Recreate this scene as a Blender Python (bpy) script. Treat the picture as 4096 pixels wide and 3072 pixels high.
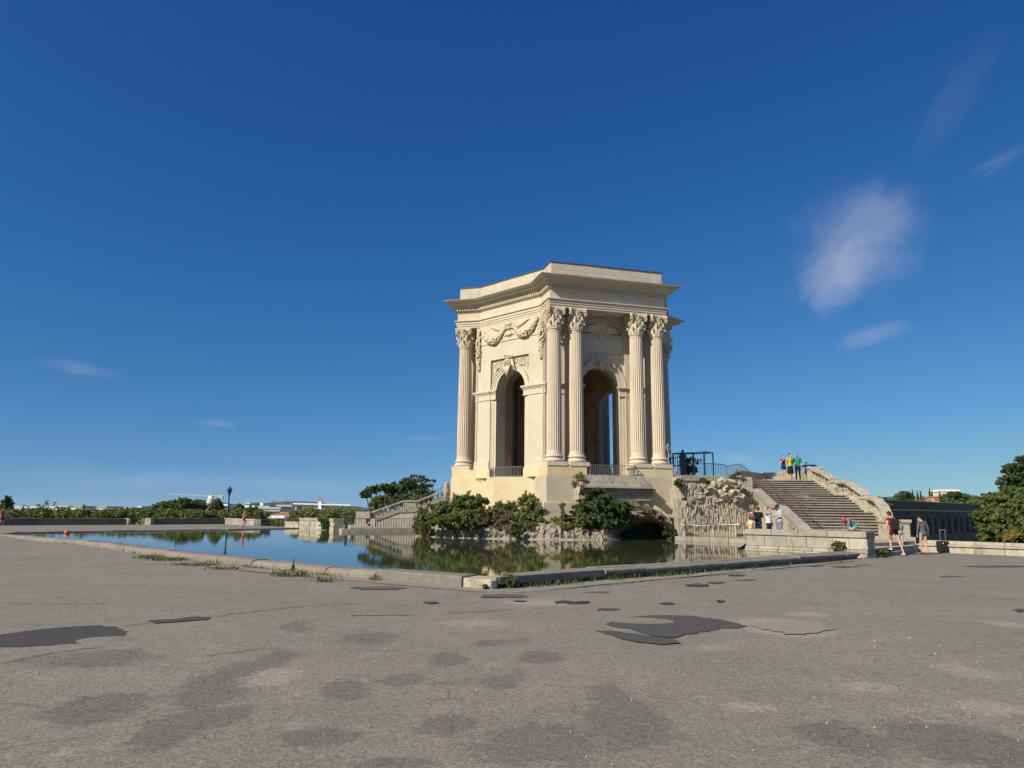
import bpy, bmesh, math, random
import numpy as np
from math import sin, cos, pi, radians, sqrt, atan2, hypot
from mathutils import Vector, Matrix, noise as mnoise
random.seed(7); rng = np.random.default_rng(7)
S = bpy.context.scene
for o in list(bpy.data.objects): bpy.data.objects.remove(o)
C = S.collection

# ------------------------------------------------------------------ camera
FPX, PITCH, ROLL, EYE = 2960.0, radians(9.81), radians(0.5), 1.6
cd = bpy.data.cameras.new('camera'); cam = bpy.data.objects.new('camera', cd); C.objects.link(cam)
cd.sensor_fit = 'HORIZONTAL'; cd.sensor_width = 36.0; cd.lens = 36.0 * FPX / 4096.0
cd.clip_start = 0.05; cd.clip_end = 30000
CR = Matrix.Rotation(pi / 2 + PITCH, 3, 'X') @ Matrix.Rotation(ROLL, 3, 'Z')
cam.matrix_world = Matrix.Translation((0, 0, EYE)) @ CR.to_4x4()
S.camera = cam

# ------------------------------------------------------------------ light
SUN_AZ, SUN_EL = radians(-138.2), radians(36.5)      # azimuth measured from +X, the way the sun lies
sdir = Vector((cos(SUN_AZ) * cos(SUN_EL), sin(SUN_AZ) * cos(SUN_EL), sin(SUN_EL)))
sl = bpy.data.lights.new('sun', 'SUN'); sl.energy = 5.0; sl.angle = radians(0.53); sl.color = (1.0, 0.90, 0.74)
so = bpy.data.objects.new('sun', sl); C.objects.link(so); so.rotation_euler = sdir.to_track_quat('Z', 'Y').to_euler()
so.location = (-20, -20, 40)

def ray(x, y):
    return CR @ Vector(((x - 2048) / FPX, -(y - 1536) / FPX, -1))
def G(x, y, z=0.0):
    d = ray(x, y); t = (z - EYE) / d.z; return Vector((d.x * t, d.y * t, z))
def D(x, y, Y):
    d = ray(x, y); t = Y / d.y; return Vector((d.x * t, Y, EYE + d.z * t))

SKY_LIFT = 0.115; SKY_GRADE = ((0.158, 2.08), (0.44, 1.35), (1.02, 0.92))
W = bpy.data.worlds.new('World'); S.world = W; W.use_nodes = True
nt = W.node_tree; nt.nodes.clear()
def N(nt, t, **kw):
    n = nt.nodes.new(t)
    for k, v in kw.items():
        if k.startswith('i_'): n.inputs[k[2:].replace('_', ' ')].default_value = v
        else: setattr(n, k, v)
    return n
out = N(nt, 'ShaderNodeOutputWorld'); bg = N(nt, 'ShaderNodeBackground'); bg.inputs['Strength'].default_value = 0.095
sky = N(nt, 'ShaderNodeTexSky'); sky.sky_type = 'NISHITA'; sky.sun_disc = False
sky.sun_elevation = SUN_EL; sky.sun_rotation = pi / 2 - SUN_AZ; sky.altitude = 60
sky.air_density = 1.0; sky.dust_density = 0.25; sky.ozone_density = 2.6
tc = N(nt, 'ShaderNodeTexCoord')
def vmath(nt, op, a, b=None, val=None):
    n = N(nt, 'ShaderNodeVectorMath', operation=op); nt.links.new(a, n.inputs[0])
    if b is not None:
        if hasattr(b, 'is_linked'): nt.links.new(b, n.inputs[1])
        else: n.inputs[1].default_value = b
    return n
def smath(nt, op, a, b=None, clamp=False):
    n = N(nt, 'ShaderNodeMath', operation=op); n.use_clamp = clamp
    for i, v in enumerate((a, b)):
        if v is None: continue
        if hasattr(v, 'is_linked'): nt.links.new(v, n.inputs[i])
        else: n.inputs[i].default_value = v
    return n.outputs[0]
# the clear sky: looked up a little above each direction (a drier horizon), then graded per channel like the camera's own rendering
sx = N(nt, 'ShaderNodeSeparateXYZ'); nt.links.new(tc.outputs['Generated'], sx.inputs[0]); cxz = N(nt, 'ShaderNodeCombineXYZ')
nt.links.new(sx.outputs[0], cxz.inputs[0]); nt.links.new(sx.outputs[1], cxz.inputs[1])
nt.links.new(smath(nt, 'ADD', smath(nt, 'MULTIPLY', smath(nt, 'MAXIMUM', sx.outputs[2], 0.0), 0.95), SKY_LIFT), cxz.inputs[2])
nz = N(nt, 'ShaderNodeVectorMath', operation='NORMALIZE'); nt.links.new(cxz.outputs[0], nz.inputs[0]); nt.links.new(nz.outputs[0], sky.inputs[0])
sc3 = N(nt, 'ShaderNodeSeparateColor'); nt.links.new(sky.outputs[0], sc3.inputs[0]); cc3 = N(nt, 'ShaderNodeCombineColor')
for i_, (k_, g_) in enumerate(SKY_GRADE): nt.links.new(smath(nt, 'MULTIPLY', smath(nt, 'POWER', smath(nt, 'MINIMUM', sc3.outputs[i_], 6.5), g_), k_), cc3.inputs[i_])
cur = cc3.outputs[0]
def cloud(px, py, wx, wy, ang, dens, nscale, col=(5.6, 5.6, 6.3), lo=0.42, hi=0.72, seed=0.0, stretch=(1, 1, 1)):
    """one wisp of cloud: a direction in the sky, its angular half sizes, and noise that breaks it up"""
    global cur
    c = ray(px, py).normalized(); right = Vector((c.y, -c.x, 0)).normalized(); up = right.cross(c)
    r2 = right * cos(ang) + up * sin(ang); u2 = -right * sin(ang) + up * cos(ang)
    g = tc.outputs['Generated']
    dx = vmath(nt, 'DOT_PRODUCT', g, tuple(r2)).outputs['Value']; dy = vmath(nt, 'DOT_PRODUCT', g, tuple(u2)).outputs['Value']
    dz = vmath(nt, 'DOT_PRODUCT', g, tuple(c)).outputs['Value']
    a = smath(nt, 'POWER', smath(nt, 'ABSOLUTE', smath(nt, 'DIVIDE', dx, wx)), 2.0)
    b = smath(nt, 'POWER', smath(nt, 'ABSOLUTE', smath(nt, 'DIVIDE', dy, wy)), 2.0)
    m = smath(nt, 'SUBTRACT', 1.0, smath(nt, 'ADD', a, b), True)
    m = smath(nt, 'MULTIPLY', m, smath(nt, 'GREATER_THAN', dz, 0.0))
    cx = N(nt, 'ShaderNodeCombineXYZ'); nt.links.new(smath(nt, 'MULTIPLY', dx, stretch[0]), cx.inputs[0]); nt.links.new(smath(nt, 'MULTIPLY', dy, stretch[1]), cx.inputs[1]); cx.inputs[2].default_value = seed
    no = N(nt, 'ShaderNodeTexNoise'); no.inputs['Scale'].default_value = nscale; no.inputs['Detail'].default_value = 9; no.inputs['Roughness'].default_value = 0.62
    no.inputs['Distortion'].default_value = 0.6
    nt.links.new(cx.outputs[0], no.inputs['Vector'])
    s = smath(nt, 'ADD', no.outputs['Fac'], smath(nt, 'MULTIPLY', smath(nt, 'SUBTRACT', m, 0.5), 0.5))
    mr = N(nt, 'ShaderNodeMapRange', interpolation_type='SMOOTHSTEP'); mr.inputs['From Min'].default_value = lo; mr.inputs['From Max'].default_value = hi
    nt.links.new(s, mr.inputs['Value'])
    f = smath(nt, 'MULTIPLY', smath(nt, 'MULTIPLY', mr.outputs[0], smath(nt, 'POWER', m, 0.5)), dens, True)
    mx = N(nt, 'ShaderNodeMix', data_type='RGBA'); nt.links.new(f, mx.inputs['Factor']); nt.links.new(cur, mx.inputs['A']); mx.inputs['B'].default_value = (*col, 1)
    cur = mx.outputs['Result']
cloud(3430, 975, 0.102, 0.092, 0.35, 0.28, 12, stretch=(1, 1.15, 1), seed=2.3, lo=0.26, hi=1.05)
cloud(3500, 880, 0.070, 0.050, 0.2, 0.14, 26, stretch=(1, 1.1, 1), seed=14.3, lo=0.35, hi=0.9)
cloud(3330, 1110, 0.075, 0.055, 0.5, 0.30, 16, stretch=(1, 1.5, 1), seed=4.3, lo=0.36, hi=0.9)
cloud(3490, 1345, 0.055, 0.018, 0.2, 0.19, 12, stretch=(1, 2, 1), seed=2.1, lo=0.4, hi=0.9)
cloud(3820, 400, 0.10, 0.035, 0.9, 0.035, 12, stretch=(1, 3, 1), seed=8.1, lo=0.4, hi=0.9)
cloud(3990, 650, 0.045, 0.014, 0.4, 0.08, 18, stretch=(1, 3, 1), seed=3.1, lo=0.4, hi=0.9)
cloud(330, 1475, 0.075, 0.012, -0.12, 0.11, 12, stretch=(1, 3, 1), seed=5.5, lo=0.4, hi=0.9)
cloud(870, 1693, 0.035, 0.007, -0.05, 0.12, 14, stretch=(1, 3, 1), seed=6.5, lo=0.4, hi=0.9)
cloud(1700, 1752, 0.035, 0.007, 0.0, 0.13, 14, stretch=(1, 3, 1), seed=7.5, lo=0.4, hi=0.9)
cloud(2960, 1838, 0.045, 0.012, -0.1, 0.18, 14, stretch=(1, 3, 1), seed=9.5, lo=0.4, hi=0.9)
cloud(850, 1930, 0.40, 0.020, 0.0, 0.12, 9, stretch=(1, 7, 1), seed=10.5, lo=0.35, hi=0.9)
nt.links.new(cur, bg.inputs['Color']); nt.links.new(bg.outputs[0], out.inputs['Surface'])

S.view_settings.view_transform = 'Standard'; S.view_settings.look = 'None'; S.view_settings.gamma = 1
S.view_settings.use_curve_mapping = False; S.view_settings.exposure = 0.28
S.render.engine = 'CYCLES'

# ------------------------------------------------------------------ materials
def mat(name, col, rough=0.85, var=0.15, scale=3.0, bump=0.0, bscale=30.0, stain=None, stain_amt=0.4, stain_scale=1.2, objrand=0.0, spec=0.3, metal=0.0, stretch=None, island=0.0, extra=None):
    m = bpy.data.materials.new(name); m.use_nodes = True; t = m.node_tree; b = t.nodes['Principled BSDF']
    b.inputs['Roughness'].default_value = rough; b.inputs['Metallic'].default_value = metal
    b.inputs['Specular IOR Level'].default_value = spec
    geo = N(t, 'ShaderNodeNewGeometry'); pos = geo.outputs['Position']
    if stretch:
        mp = N(t, 'ShaderNodeMapping'); mp.inputs['Scale'].default_value = stretch; t.links.new(pos, mp.inputs['Vector']); pos2 = mp.outputs[0]
    else: pos2 = pos
    n1 = N(t, 'ShaderNodeTexNoise'); n1.inputs['Scale'].default_value = scale; n1.inputs['Detail'].default_value = 8; n1.inputs['Roughness'].default_value = 0.65
    t.links.new(pos2, n1.inputs['Vector'])
    mr = N(t, 'ShaderNodeMapRange'); mr.inputs['From Min'].default_value = 0.3; mr.inputs['From Max'].default_value = 0.7
    mr.inputs['To Min'].default_value = 1 - var; mr.inputs['To Max'].default_value = 1 + var; t.links.new(n1.outputs['Fac'], mr.inputs['Value'])
    v = mr.outputs[0]
    if objrand:
        oi = N(t, 'ShaderNodeObjectInfo'); v = smath(t, 'MULTIPLY', v, smath(t, 'ADD', smath(t, 'MULTIPLY', oi.outputs['Random'], 2 * objrand), 1 - objrand))
    if island:
        v = smath(t, 'MULTIPLY', v, smath(t, 'ADD', smath(t, 'MULTIPLY', geo.outputs['Random Per Island'], 2 * island), 1 - island))
    vm = N(t, 'ShaderNodeVectorMath', operation='SCALE'); vm.inputs[0].default_value = col; t.links.new(v, vm.inputs['Scale'])
    c = vm.outputs[0]
    if stain:
        n2 = N(t, 'ShaderNodeTexNoise'); n2.inputs['Scale'].default_value = stain_scale; n2.inputs['Detail'].default_value = 10; n2.inputs['Roughness'].default_value = 0.7
        t.links.new(pos2, n2.inputs['Vector'])
        r2 = N(t, 'ShaderNodeMapRange', interpolation_type='SMOOTHSTEP'); r2.inputs['From Min'].default_value = 0.48; r2.inputs['From Max'].default_value = 0.66
        r2.inputs['To Max'].default_value = stain_amt; t.links.new(n2.outputs['Fac'], r2.inputs['Value'])
        mx = N(t, 'ShaderNodeMix', data_type='RGBA'); t.links.new(r2.outputs[0], mx.inputs['Factor']); t.links.new(c, mx.inputs['A']); mx.inputs['B'].default_value = (*stain, 1); c = mx.outputs['Result']
    if extra: c = extra(t, c, geo)
    t.links.new(c, b.inputs['Base Color'])
    if bump:
        n3 = N(t, 'ShaderNodeTexNoise'); n3.inputs['Scale'].default_value = bscale; n3.inputs['Detail'].default_value = 6; t.links.new(pos, n3.inputs['Vector'])
        bp = N(t, 'ShaderNodeBump'); bp.inputs['Strength'].default_value = bump; bp.inputs['Distance'].default_value = 0.03
        t.links.new(n3.outputs['Fac'], bp.inputs['Height']); t.links.new(bp.outputs[0], b.inputs['Normal'])
    return m
def leafmat(name, col, col2, trans=0.25):
    m = bpy.data.materials.new(name); m.use_nodes = True; t = m.node_tree; b = t.nodes['Principled BSDF']
    geo = N(t, 'ShaderNodeNewGeometry')
    n1 = N(t, 'ShaderNodeTexNoise'); n1.inputs['Scale'].default_value = 1.1; n1.inputs['Detail'].default_value = 4; t.links.new(geo.outputs['Position'], n1.inputs['Vector'])
    f = smath(t, 'ADD', smath(t, 'MULTIPLY', n1.outputs['Fac'], 1.1), smath(t, 'MULTIPLY', smath(t, 'SUBTRACT', geo.outputs['Random Per Island'], 0.5), 0.9))
    f = smath(t, 'SUBTRACT', f, 0.05, True)
    mx = N(t, 'ShaderNodeMix', data_type='RGBA'); t.links.new(f, mx.inputs['Factor']); mx.inputs['A'].default_value = (*col, 1); mx.inputs['B'].default_value = (*col2, 1)
    t.links.new(mx.outputs['Result'], b.inputs['Base Color']); b.inputs['Roughness'].default_value = 0.55; b.inputs['Specular IOR Level'].default_value = 0.25
    tr = N(t, 'ShaderNodeBsdfTranslucent'); t.links.new(mx.outputs['Result'], tr.inputs['Color'])
    ms = N(t, 'ShaderNodeMixShader'); ms.inputs[0].default_value = trans; t.links.new(b.outputs[0], ms.inputs[1]); t.links.new(tr.outputs[0], ms.inputs[2])
    o = [n for n in t.nodes if n.type == 'OUTPUT_MATERIAL'][0]; t.links.new(ms.outputs[0], o.inputs['Surface'])
    return m

def coursing(t, c, geo):
    """barely visible bed joints of the fine ashlar"""
    sp = N(t, 'ShaderNodeSeparateXYZ'); t.links.new(geo.outputs['Position'], sp.inputs[0])
    fr = smath(t, 'FRACT', smath(t, 'MULTIPLY', smath(t, 'ADD', sp.outputs[2], 8.0), 2.45)); ln = smath(t, 'LESS_THAN', fr, 0.045)
    n = N(t, 'ShaderNodeTexNoise'); n.inputs['Scale'].default_value = 1.4; n.inputs['Detail'].default_value = 5; t.links.new(geo.outputs['Position'], n.inputs['Vector'])
    f = smath(t, 'MULTIPLY', ln, smath(t, 'MULTIPLY', smath(t, 'SUBTRACT', n.outputs['Fac'], 0.30, True), 0.9))
    mx = N(t, 'ShaderNodeMix', data_type='RGBA'); t.links.new(f, mx.inputs['Factor']); t.links.new(c, mx.inputs['A']); mx.inputs['B'].default_value = (0.30, 0.24, 0.16, 1); return mx.outputs['Result']
M = {}
M['cream'] = mat('cream_limestone', (0.535, 0.485, 0.372), 0.9, 0.07, 2.2, 0.25, 25, stain=(0.47, 0.39, 0.27), stain_amt=0.35, stain_scale=0.7, stretch=(1, 1, 0.6), extra=coursing)
M['column'] = mat('pink_limestone', (0.57, 0.49, 0.375), 0.9, 0.08, 3, 0.2, 30, stain=(0.46, 0.36, 0.26), stain_amt=0.4, stain_scale=0.8, stretch=(1, 1, 0.35))
M['carved'] = mat('carved_limestone', (0.56, 0.48, 0.35), 0.92, 0.14, 6, 0.4, 20, stain=(0.36, 0.28, 0.18), stain_amt=0.35, stain_scale=4)
M['attic'] = mat('attic_stone', (0.52, 0.46, 0.36), 0.92, 0.10, 2.5, 0.3, 20, stain=(0.33, 0.30, 0.25), stain_amt=0.5, stain_scale=1.3, objrand=0.06)
M['cornice'] = mat('cornice_stone', (0.56, 0.49, 0.375), 0.92, 0.08, 2.5, 0.2, 20, stain=(0.28, 0.24, 0.20), stain_amt=0.35, stain_scale=1.0, stretch=(1, 1, 2))
M['podium'] = mat('podium_plaster', (0.61, 0.525, 0.325), 0.9, 0.06, 1.5, 0.3, 12, stain=(0.44, 0.37, 0.25), stain_amt=0.4, stain_scale=0.6)
M['podium_yellow'] = mat('podium_yellow_plaster', (0.62, 0.49, 0.28), 0.9, 0.06, 1.5, 0.2, 14, stain=(0.50, 0.38, 0.20), stain_amt=0.3)
M['podium_grey'] = mat('podium_grey_plaster', (0.50, 0.44, 0.325), 0.9, 0.08, 2.0, 0.4, 14, stain=(0.38, 0.33, 0.24), stain_amt=0.5, stain_scale=0.9, objrand=0.06)
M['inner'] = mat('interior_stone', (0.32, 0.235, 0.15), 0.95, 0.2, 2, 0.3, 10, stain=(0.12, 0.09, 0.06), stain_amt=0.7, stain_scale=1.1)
M['slab'] = mat('weathered_slab', (0.39, 0.355, 0.28), 0.9, 0.15, 4, 0.5, 20, stain=(0.15, 0.14, 0.11), stain_amt=0.55, stain_scale=2.2, objrand=0.08)
M['lead'] = mat('lead_sheet', (0.10, 0.085, 0.08), 0.6, 0.1)
M['kerb'] = mat('kerb_limestone', (0.215, 0.195, 0.163), 0.9, 0.18, 6, 0.6, 25, stain=(0.17, 0.16, 0.13), stain_amt=0.45, stain_scale=2.5, objrand=0.10)
M['kerb_grey'] = mat('kerb_grey_stone', (0.235, 0.215, 0.18), 0.9, 0.18, 6, 0.6, 25, stain=(0.11, 0.105, 0.09), stain_amt=0.6, stain_scale=2.5, objrand=0.08)
M['ledge'] = mat('wet_ledge', (0.23, 0.195, 0.18), 0.35, 0.2, 3, 0.3, 20, stain=(0.14, 0.13, 0.11), stain_amt=0.6, stain_scale=2)
M['wallstone'] = mat('grey_wall_stone', (0.32, 0.295, 0.24), 0.92, 0.16, 4, 0.5, 18, stain=(0.16, 0.15, 0.12), stain_amt=0.6, stain_scale=1.8, objrand=0.10)
M['palestone'] = mat('pale_block_stone', (0.43, 0.38, 0.295), 0.92, 0.16, 4, 0.6, 18, stain=(0.17, 0.15, 0.12), stain_amt=0.7, stain_scale=1.7, objrand=0.09)
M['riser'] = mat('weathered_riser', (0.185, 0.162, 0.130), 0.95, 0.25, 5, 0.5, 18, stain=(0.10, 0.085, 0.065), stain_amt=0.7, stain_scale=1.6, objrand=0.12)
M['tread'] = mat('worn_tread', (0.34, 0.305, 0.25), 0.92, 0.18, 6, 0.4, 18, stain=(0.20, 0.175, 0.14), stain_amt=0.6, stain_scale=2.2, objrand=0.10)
M['dripwall'] = mat('vermiculated_stone', (0.42, 0.37, 0.285), 0.95, 0.2, 5, 0.6, 14, stain=(0.22, 0.215, 0.19), stain_amt=0.85, stain_scale=0.55)
M['rock'] = mat('island_rock', (0.285, 0.25, 0.195), 0.95, 0.4, 4, 1.0, 12, stain=(0.055, 0.04, 0.025), stain_amt=0.9, stain_scale=1.5, stretch=(1.6, 1.6, 0.6))
M['shaderock'] = mat('cave_shade_rock', (0.04, 0.042, 0.025), 0.9, 0.4, 3, 0.8, 9, spec=0.05)  # near-black colour carries the shade of the hollow under the hump
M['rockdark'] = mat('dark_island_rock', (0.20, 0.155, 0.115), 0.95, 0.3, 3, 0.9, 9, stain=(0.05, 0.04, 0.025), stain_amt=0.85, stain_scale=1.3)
M['iron'] = mat('dark_iron', (0.035, 0.038, 0.05), 0.5, 0.1, spec=0.4)
M['blueiron'] = mat('navy_painted_iron', (0.02, 0.035, 0.085), 0.45, 0.1, spec=0.4)
M['greyiron'] = mat('grey_painted_iron', (0.17, 0.165, 0.17), 0.55, 0.1)
M['rustiron'] = mat('rusty_iron', (0.11, 0.075, 0.055), 0.8, 0.3, 8)
M['silveriron'] = mat('silver_wrought_iron', (0.33, 0.33, 0.35), 0.6, 0.3, 9)
M['shadewall'] = mat('shade_toned_boundary_stone', (0.17, 0.155, 0.13), 0.95, 0.2, 3, 0.3, 12, stain=(0.08, 0.075, 0.06), stain_amt=0.7, stain_scale=0.8, objrand=0.08)  # darker copy of the wall stone, shade of sun-averted faces in its colour
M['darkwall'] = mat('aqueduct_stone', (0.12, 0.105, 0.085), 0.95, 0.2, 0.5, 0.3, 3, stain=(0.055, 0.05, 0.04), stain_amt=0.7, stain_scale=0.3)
M['aqcap'] = mat('aqueduct_cap_stone', (0.42, 0.40, 0.28), 0.95, 0.3, 1.5, stain=(0.18, 0.2, 0.08), stain_amt=0.6, stain_scale=1.2)  # pale colour stands for sun grazing the tops of ledge and cap
M['lowground'] = mat('low_ground_cover', (0.12, 0.12, 0.07), 0.95, 0.4, 0.05, stain=(0.20, 0.19, 0.15), stain_amt=0.6, stain_scale=0.01)
M['hill'] = mat('far_hill_scrub', (0.055, 0.065, 0.05), 0.95, 0.3, 0.006)
M['white'] = mat('white_render', (0.78, 0.76, 0.72), 0.8, 0.06, 0.3)
M['beige'] = mat('beige_render', (0.60, 0.52, 0.42), 0.85, 0.08, 0.3)
M['greyb'] = mat('grey_render', (0.42, 0.41, 0.40), 0.85, 0.1, 0.3)
M['tile'] = mat('orange_roof_tile', (0.46, 0.20, 0.11), 0.85, 0.2, 2)
M['pinkwall'] = mat('pink_render', (0.55, 0.32, 0.24), 0.85, 0.1, 2)
M['glass'] = mat('window_glass', (0.06, 0.07, 0.09), 0.2, 0.1)
M['bark'] = mat('tree_bark', (0.13, 0.10, 0.075), 0.9, 0.3, 8)
M['leafdark'] = leafmat('dark_leaves', (0.036, 0.060, 0.018), (0.105, 0.145, 0.042))
M['leafgreen'] = leafmat('green_leaves', (0.062, 0.098, 0.022), (0.18, 0.215, 0.058))
M['leafbright'] = leafmat('bright_leaves', (0.10, 0.135, 0.030), (0.25, 0.265, 0.08))
M['leafyellow'] = leafmat('yellow_leaves', (0.20, 0.18, 0.03), (0.36, 0.30, 0.05))
M['leafdry'] = leafmat('dry_leaves', (0.11, 0.09, 0.045), (0.23, 0.20, 0.10))
M['leafred'] = leafmat('reddish_leaves', (0.16, 0.07, 0.03), (0.26, 0.14, 0.05))
M['leafolive'] = leafmat('olive_leaves', (0.075, 0.085, 0.030), (0.19, 0.195, 0.07))
M['grass'] = leafmat('weed_grass', (0.07, 0.085, 0.03), (0.17, 0.175, 0.07))
M['skin'] = mat('skin', (0.52, 0.31, 0.21), 0.6, 0.05)
def plain(name, col, rough=0.8): return mat(name, col, rough, 0.08, 12, 0.2, 40)

# ------------------------------------------------------------------ mesh helpers
ORIG = {}
def setp(o, label=None, cat=None, group=None, kind=None):
    if label: o['label'] = label
    if cat: o['category'] = cat
    if group: o['group'] = group
    if kind: o['kind'] = kind
    return o
def empty(name, loc=(0, 0, 0), rz=0.0, label=None, cat=None, group=None, kind=None, scale=1.0, local=False):
    o = bpy.data.objects.new(name, None); C.objects.link(o); o.location = loc; o.rotation_euler = (0, 0, rz); o.scale = (scale,) * 3
    o.empty_display_size = 0.3
    ORIG[o.name] = None if local else Vector(loc)
    return setp(o, label, cat, group, kind)
def link(name, me, parent=None, loc=None, rz=0.0):
    o = bpy.data.objects.new(name, me); C.objects.link(o)
    if parent is not None: o.parent = parent
    if loc is not None: o.location = loc
    if rz: o.rotation_euler = (0, 0, rz)
    return o
class MB:
    def __init__(s): s.v = []; s.f = []
    def add(s, vs, fs):
        b = len(s.v); s.v += [tuple(v) for v in vs]; s.f += [tuple(i + b for i in f) for f in fs]; return s
    def box(s, x0, x1, y0, y1, z0, z1, T=None):
        vs = [Vector((x, y, z)) for z in (z0, z1) for (x, y) in ((x0, y0), (x1, y0), (x1, y1), (x0, y1))]
        if T is not None: vs = [T @ v for v in vs]
        return s.add(vs, [(3, 2, 1, 0), (4, 5, 6, 7), (0, 1, 5, 4), (1, 2, 6, 5), (2, 3, 7, 6), (3, 0, 4, 7)])
    def prism(s, poly, z0, z1, T=None):
        n = len(poly); a = sum(poly[i][0] * poly[(i + 1) % n][1] - poly[(i + 1) % n][0] * poly[i][1] for i in range(n))
        if a < 0: poly = poly[::-1]
        vs = [Vector((p[0], p[1], z0)) for p in poly] + [Vector((p[0], p[1], z1)) for p in poly]
        if T is not None: vs = [T @ v for v in vs]
        return s.add(vs, [tuple(range(n - 1, -1, -1)), tuple(range(n, 2 * n))] + [(i, (i + 1) % n, (i + 1) % n + n, i + n) for i in range(n)])
    def hexa(s, b4, t4):
        return s.add(list(b4) + list(t4), [(3, 2, 1, 0), (4, 5, 6, 7), (0, 1, 5, 4), (1, 2, 6, 5), (2, 3, 7, 6), (3, 0, 4, 7)])
    def beam(s, p, q, w, h, up=Vector((0, 0, 1))):
        p = Vector(p); q = Vector(q); d = (q - p).normalized()
        if abs(d.dot(up)) > 0.99: up = Vector((0, 1, 0))
        a = d.cross(up).normalized() * w / 2; b = a.cross(d).normalized() * h / 2
        return s.hexa([p - a - b, p + a - b, p + a + b, p - a + b], [q - a - b, q + a - b, q + a + b, q - a + b])
    def tube(s, pts, r, n=6, cap=True):
        pts = [Vector(p) for p in pts]; R = r if hasattr(r, '__len__') else [r] * len(pts)
        prev = None; base = len(s.v)
        for i, p in enumerate(pts):
            d = (pts[min(i + 1, len(pts) - 1)] - pts[max(i - 1, 0)])
            d = d.normalized() if d.length > 1e-9 else Vector((0, 0, 1))
            if prev is None: a = d.orthogonal().normalized()
            else:
                a = prev - d * prev.dot(d); a = a.normalized() if a.length > 1e-6 else d.orthogonal().normalized()
            prev = a; b = d.cross(a)
            for k in range(n):
                t = 2 * pi * k / n; s.v.append(tuple(p + (a * cos(t) + b * sin(t)) * R[i]))
        for i in range(len(pts) - 1):
            for k in range(n):
                k2 = (k + 1) % n; s.f.append((base + i * n + k, base + i * n + k2, base + (i + 1) * n + k2, base + (i + 1) * n + k))
        if cap:
            s.f.append(tuple(base + k for k in range(n - 1, -1, -1))); e = base + (len(pts) - 1) * n; s.f.append(tuple(e + k for k in range(n)))
        return s
    def lathe(s, prof, n=24, c=(0, 0), T=None, cap=True):
        base = len(s.v)
        for r, z in prof:
            for k in range(n):
                t = 2 * pi * k / n; v = Vector((c[0] + r * cos(t), c[1] + r * sin(t), z)); s.v.append(tuple(T @ v if T is not None else v))
        for i in range(len(prof) - 1):
            for k in range(n):
                k2 = (k + 1) % n; s.f.append((base + i * n + k, base + i * n + k2, base + (i + 1) * n + k2, base + (i + 1) * n + k))
        if cap:
            s.f.append(tuple(base + k for k in range(n - 1, -1, -1))); e = base + (len(prof) - 1) * n; s.f.append(tuple(e + k for k in range(n)))
        return s
    def ell(s, c, r, n=8, m=6, T=None):
        c = Vector(c); prof = []
        base = len(s.v)
        for i in range(m + 1):
            ph = -pi / 2 + pi * i / m
            for k in range(n):
                t = 2 * pi * k / n; v = Vector((r[0] * cos(ph) * cos(t), r[1] * cos(ph) * sin(t), r[2] * sin(ph)))
                if T is not None: v = T @ v
                s.v.append(tuple(c + v))
        for i in range(m):
            for k in range(n):
                k2 = (k + 1) % n; s.f.append((base + i * n + k, base + i * n + k2, base + (i + 1) * n + k2, base + (i + 1) * n + k))
        return s
    def mesh(s, name, m, smooth=False, origin=None):
        me = bpy.data.meshes.new(name)
        vs = s.v if origin is None else [(v[0] - origin[0], v[1] - origin[1], v[2] - origin[2]) for v in s.v]
        me.from_pydata(vs, [], s.f); me.materials.append(m)
        if smooth: me.shade_smooth()
        me.update(); return me
    def build(s, name, m, parent=None, smooth=False, bevel=0.0, fixn=False):
        org = None; p = parent
        while p is not None and p.parent is not None: p = p.parent
        if p is not None: org = ORIG.get(p.name)
        me = s.mesh(name, m, smooth, org)
        if fixn:
            bm = bmesh.new(); bm.from_mesh(me); bmesh.ops.recalc_face_normals(bm, faces=bm.faces); bm.to_mesh(me); bm.free()
        o = link(name, me, parent)
        if bevel:
            b = o.modifiers.new('bevel', 'BEVEL'); b.width = bevel; b.segments = 1; b.limit_method = 'ANGLE'
        return o
def struct(o): o['kind'] = 'structure'; return o
def stuff(o): o['kind'] = 'stuff'; return o

# leaves: many small diamond faces through the volume of many small clumps
def leaf_arrays(clumps, n, size, seed=0, shell=0.45, droop=0.0, aspect=0.55):
    r = np.random.default_rng(seed)
    cs = np.array([c[0] for c in clumps], float); rs = np.array([c[1] for c in clumps], float)
    w = rs.prod(axis=1) ** (2 / 3); w /= w.sum()
    idx = r.choice(len(cs), n, p=w)
    d = r.normal(size=(n, 3)); d /= np.linalg.norm(d, axis=1, keepdims=True)
    rad = shell + (1.08 - shell) * r.random((n, 1)) ** 0.6
    P = cs[idx] + d * rs[idx] * rad
    nn = d * 0.6 + r.normal(size=(n, 3)) * 0.6; nn[:, 2] += 0.25; nn /= np.linalg.norm(nn, axis=1, keepdims=True)
    a = np.cross(nn, r.normal(size=(n, 3))); a /= np.linalg.norm(a, axis=1, keepdims=True); b = np.cross(nn, a)
    if droop: a[:, 2] -= droop; a /= np.linalg.norm(a, axis=1, keepdims=True)
    sz = size * (0.55 + 0.9 * r.random((n, 1)))
    V = np.stack([P - a * sz * .5, P + b * sz * .5 * aspect, P + a * sz * .5, P - b * sz * .5 * aspect], axis=1)
    return V.reshape(-1, 3)
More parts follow.
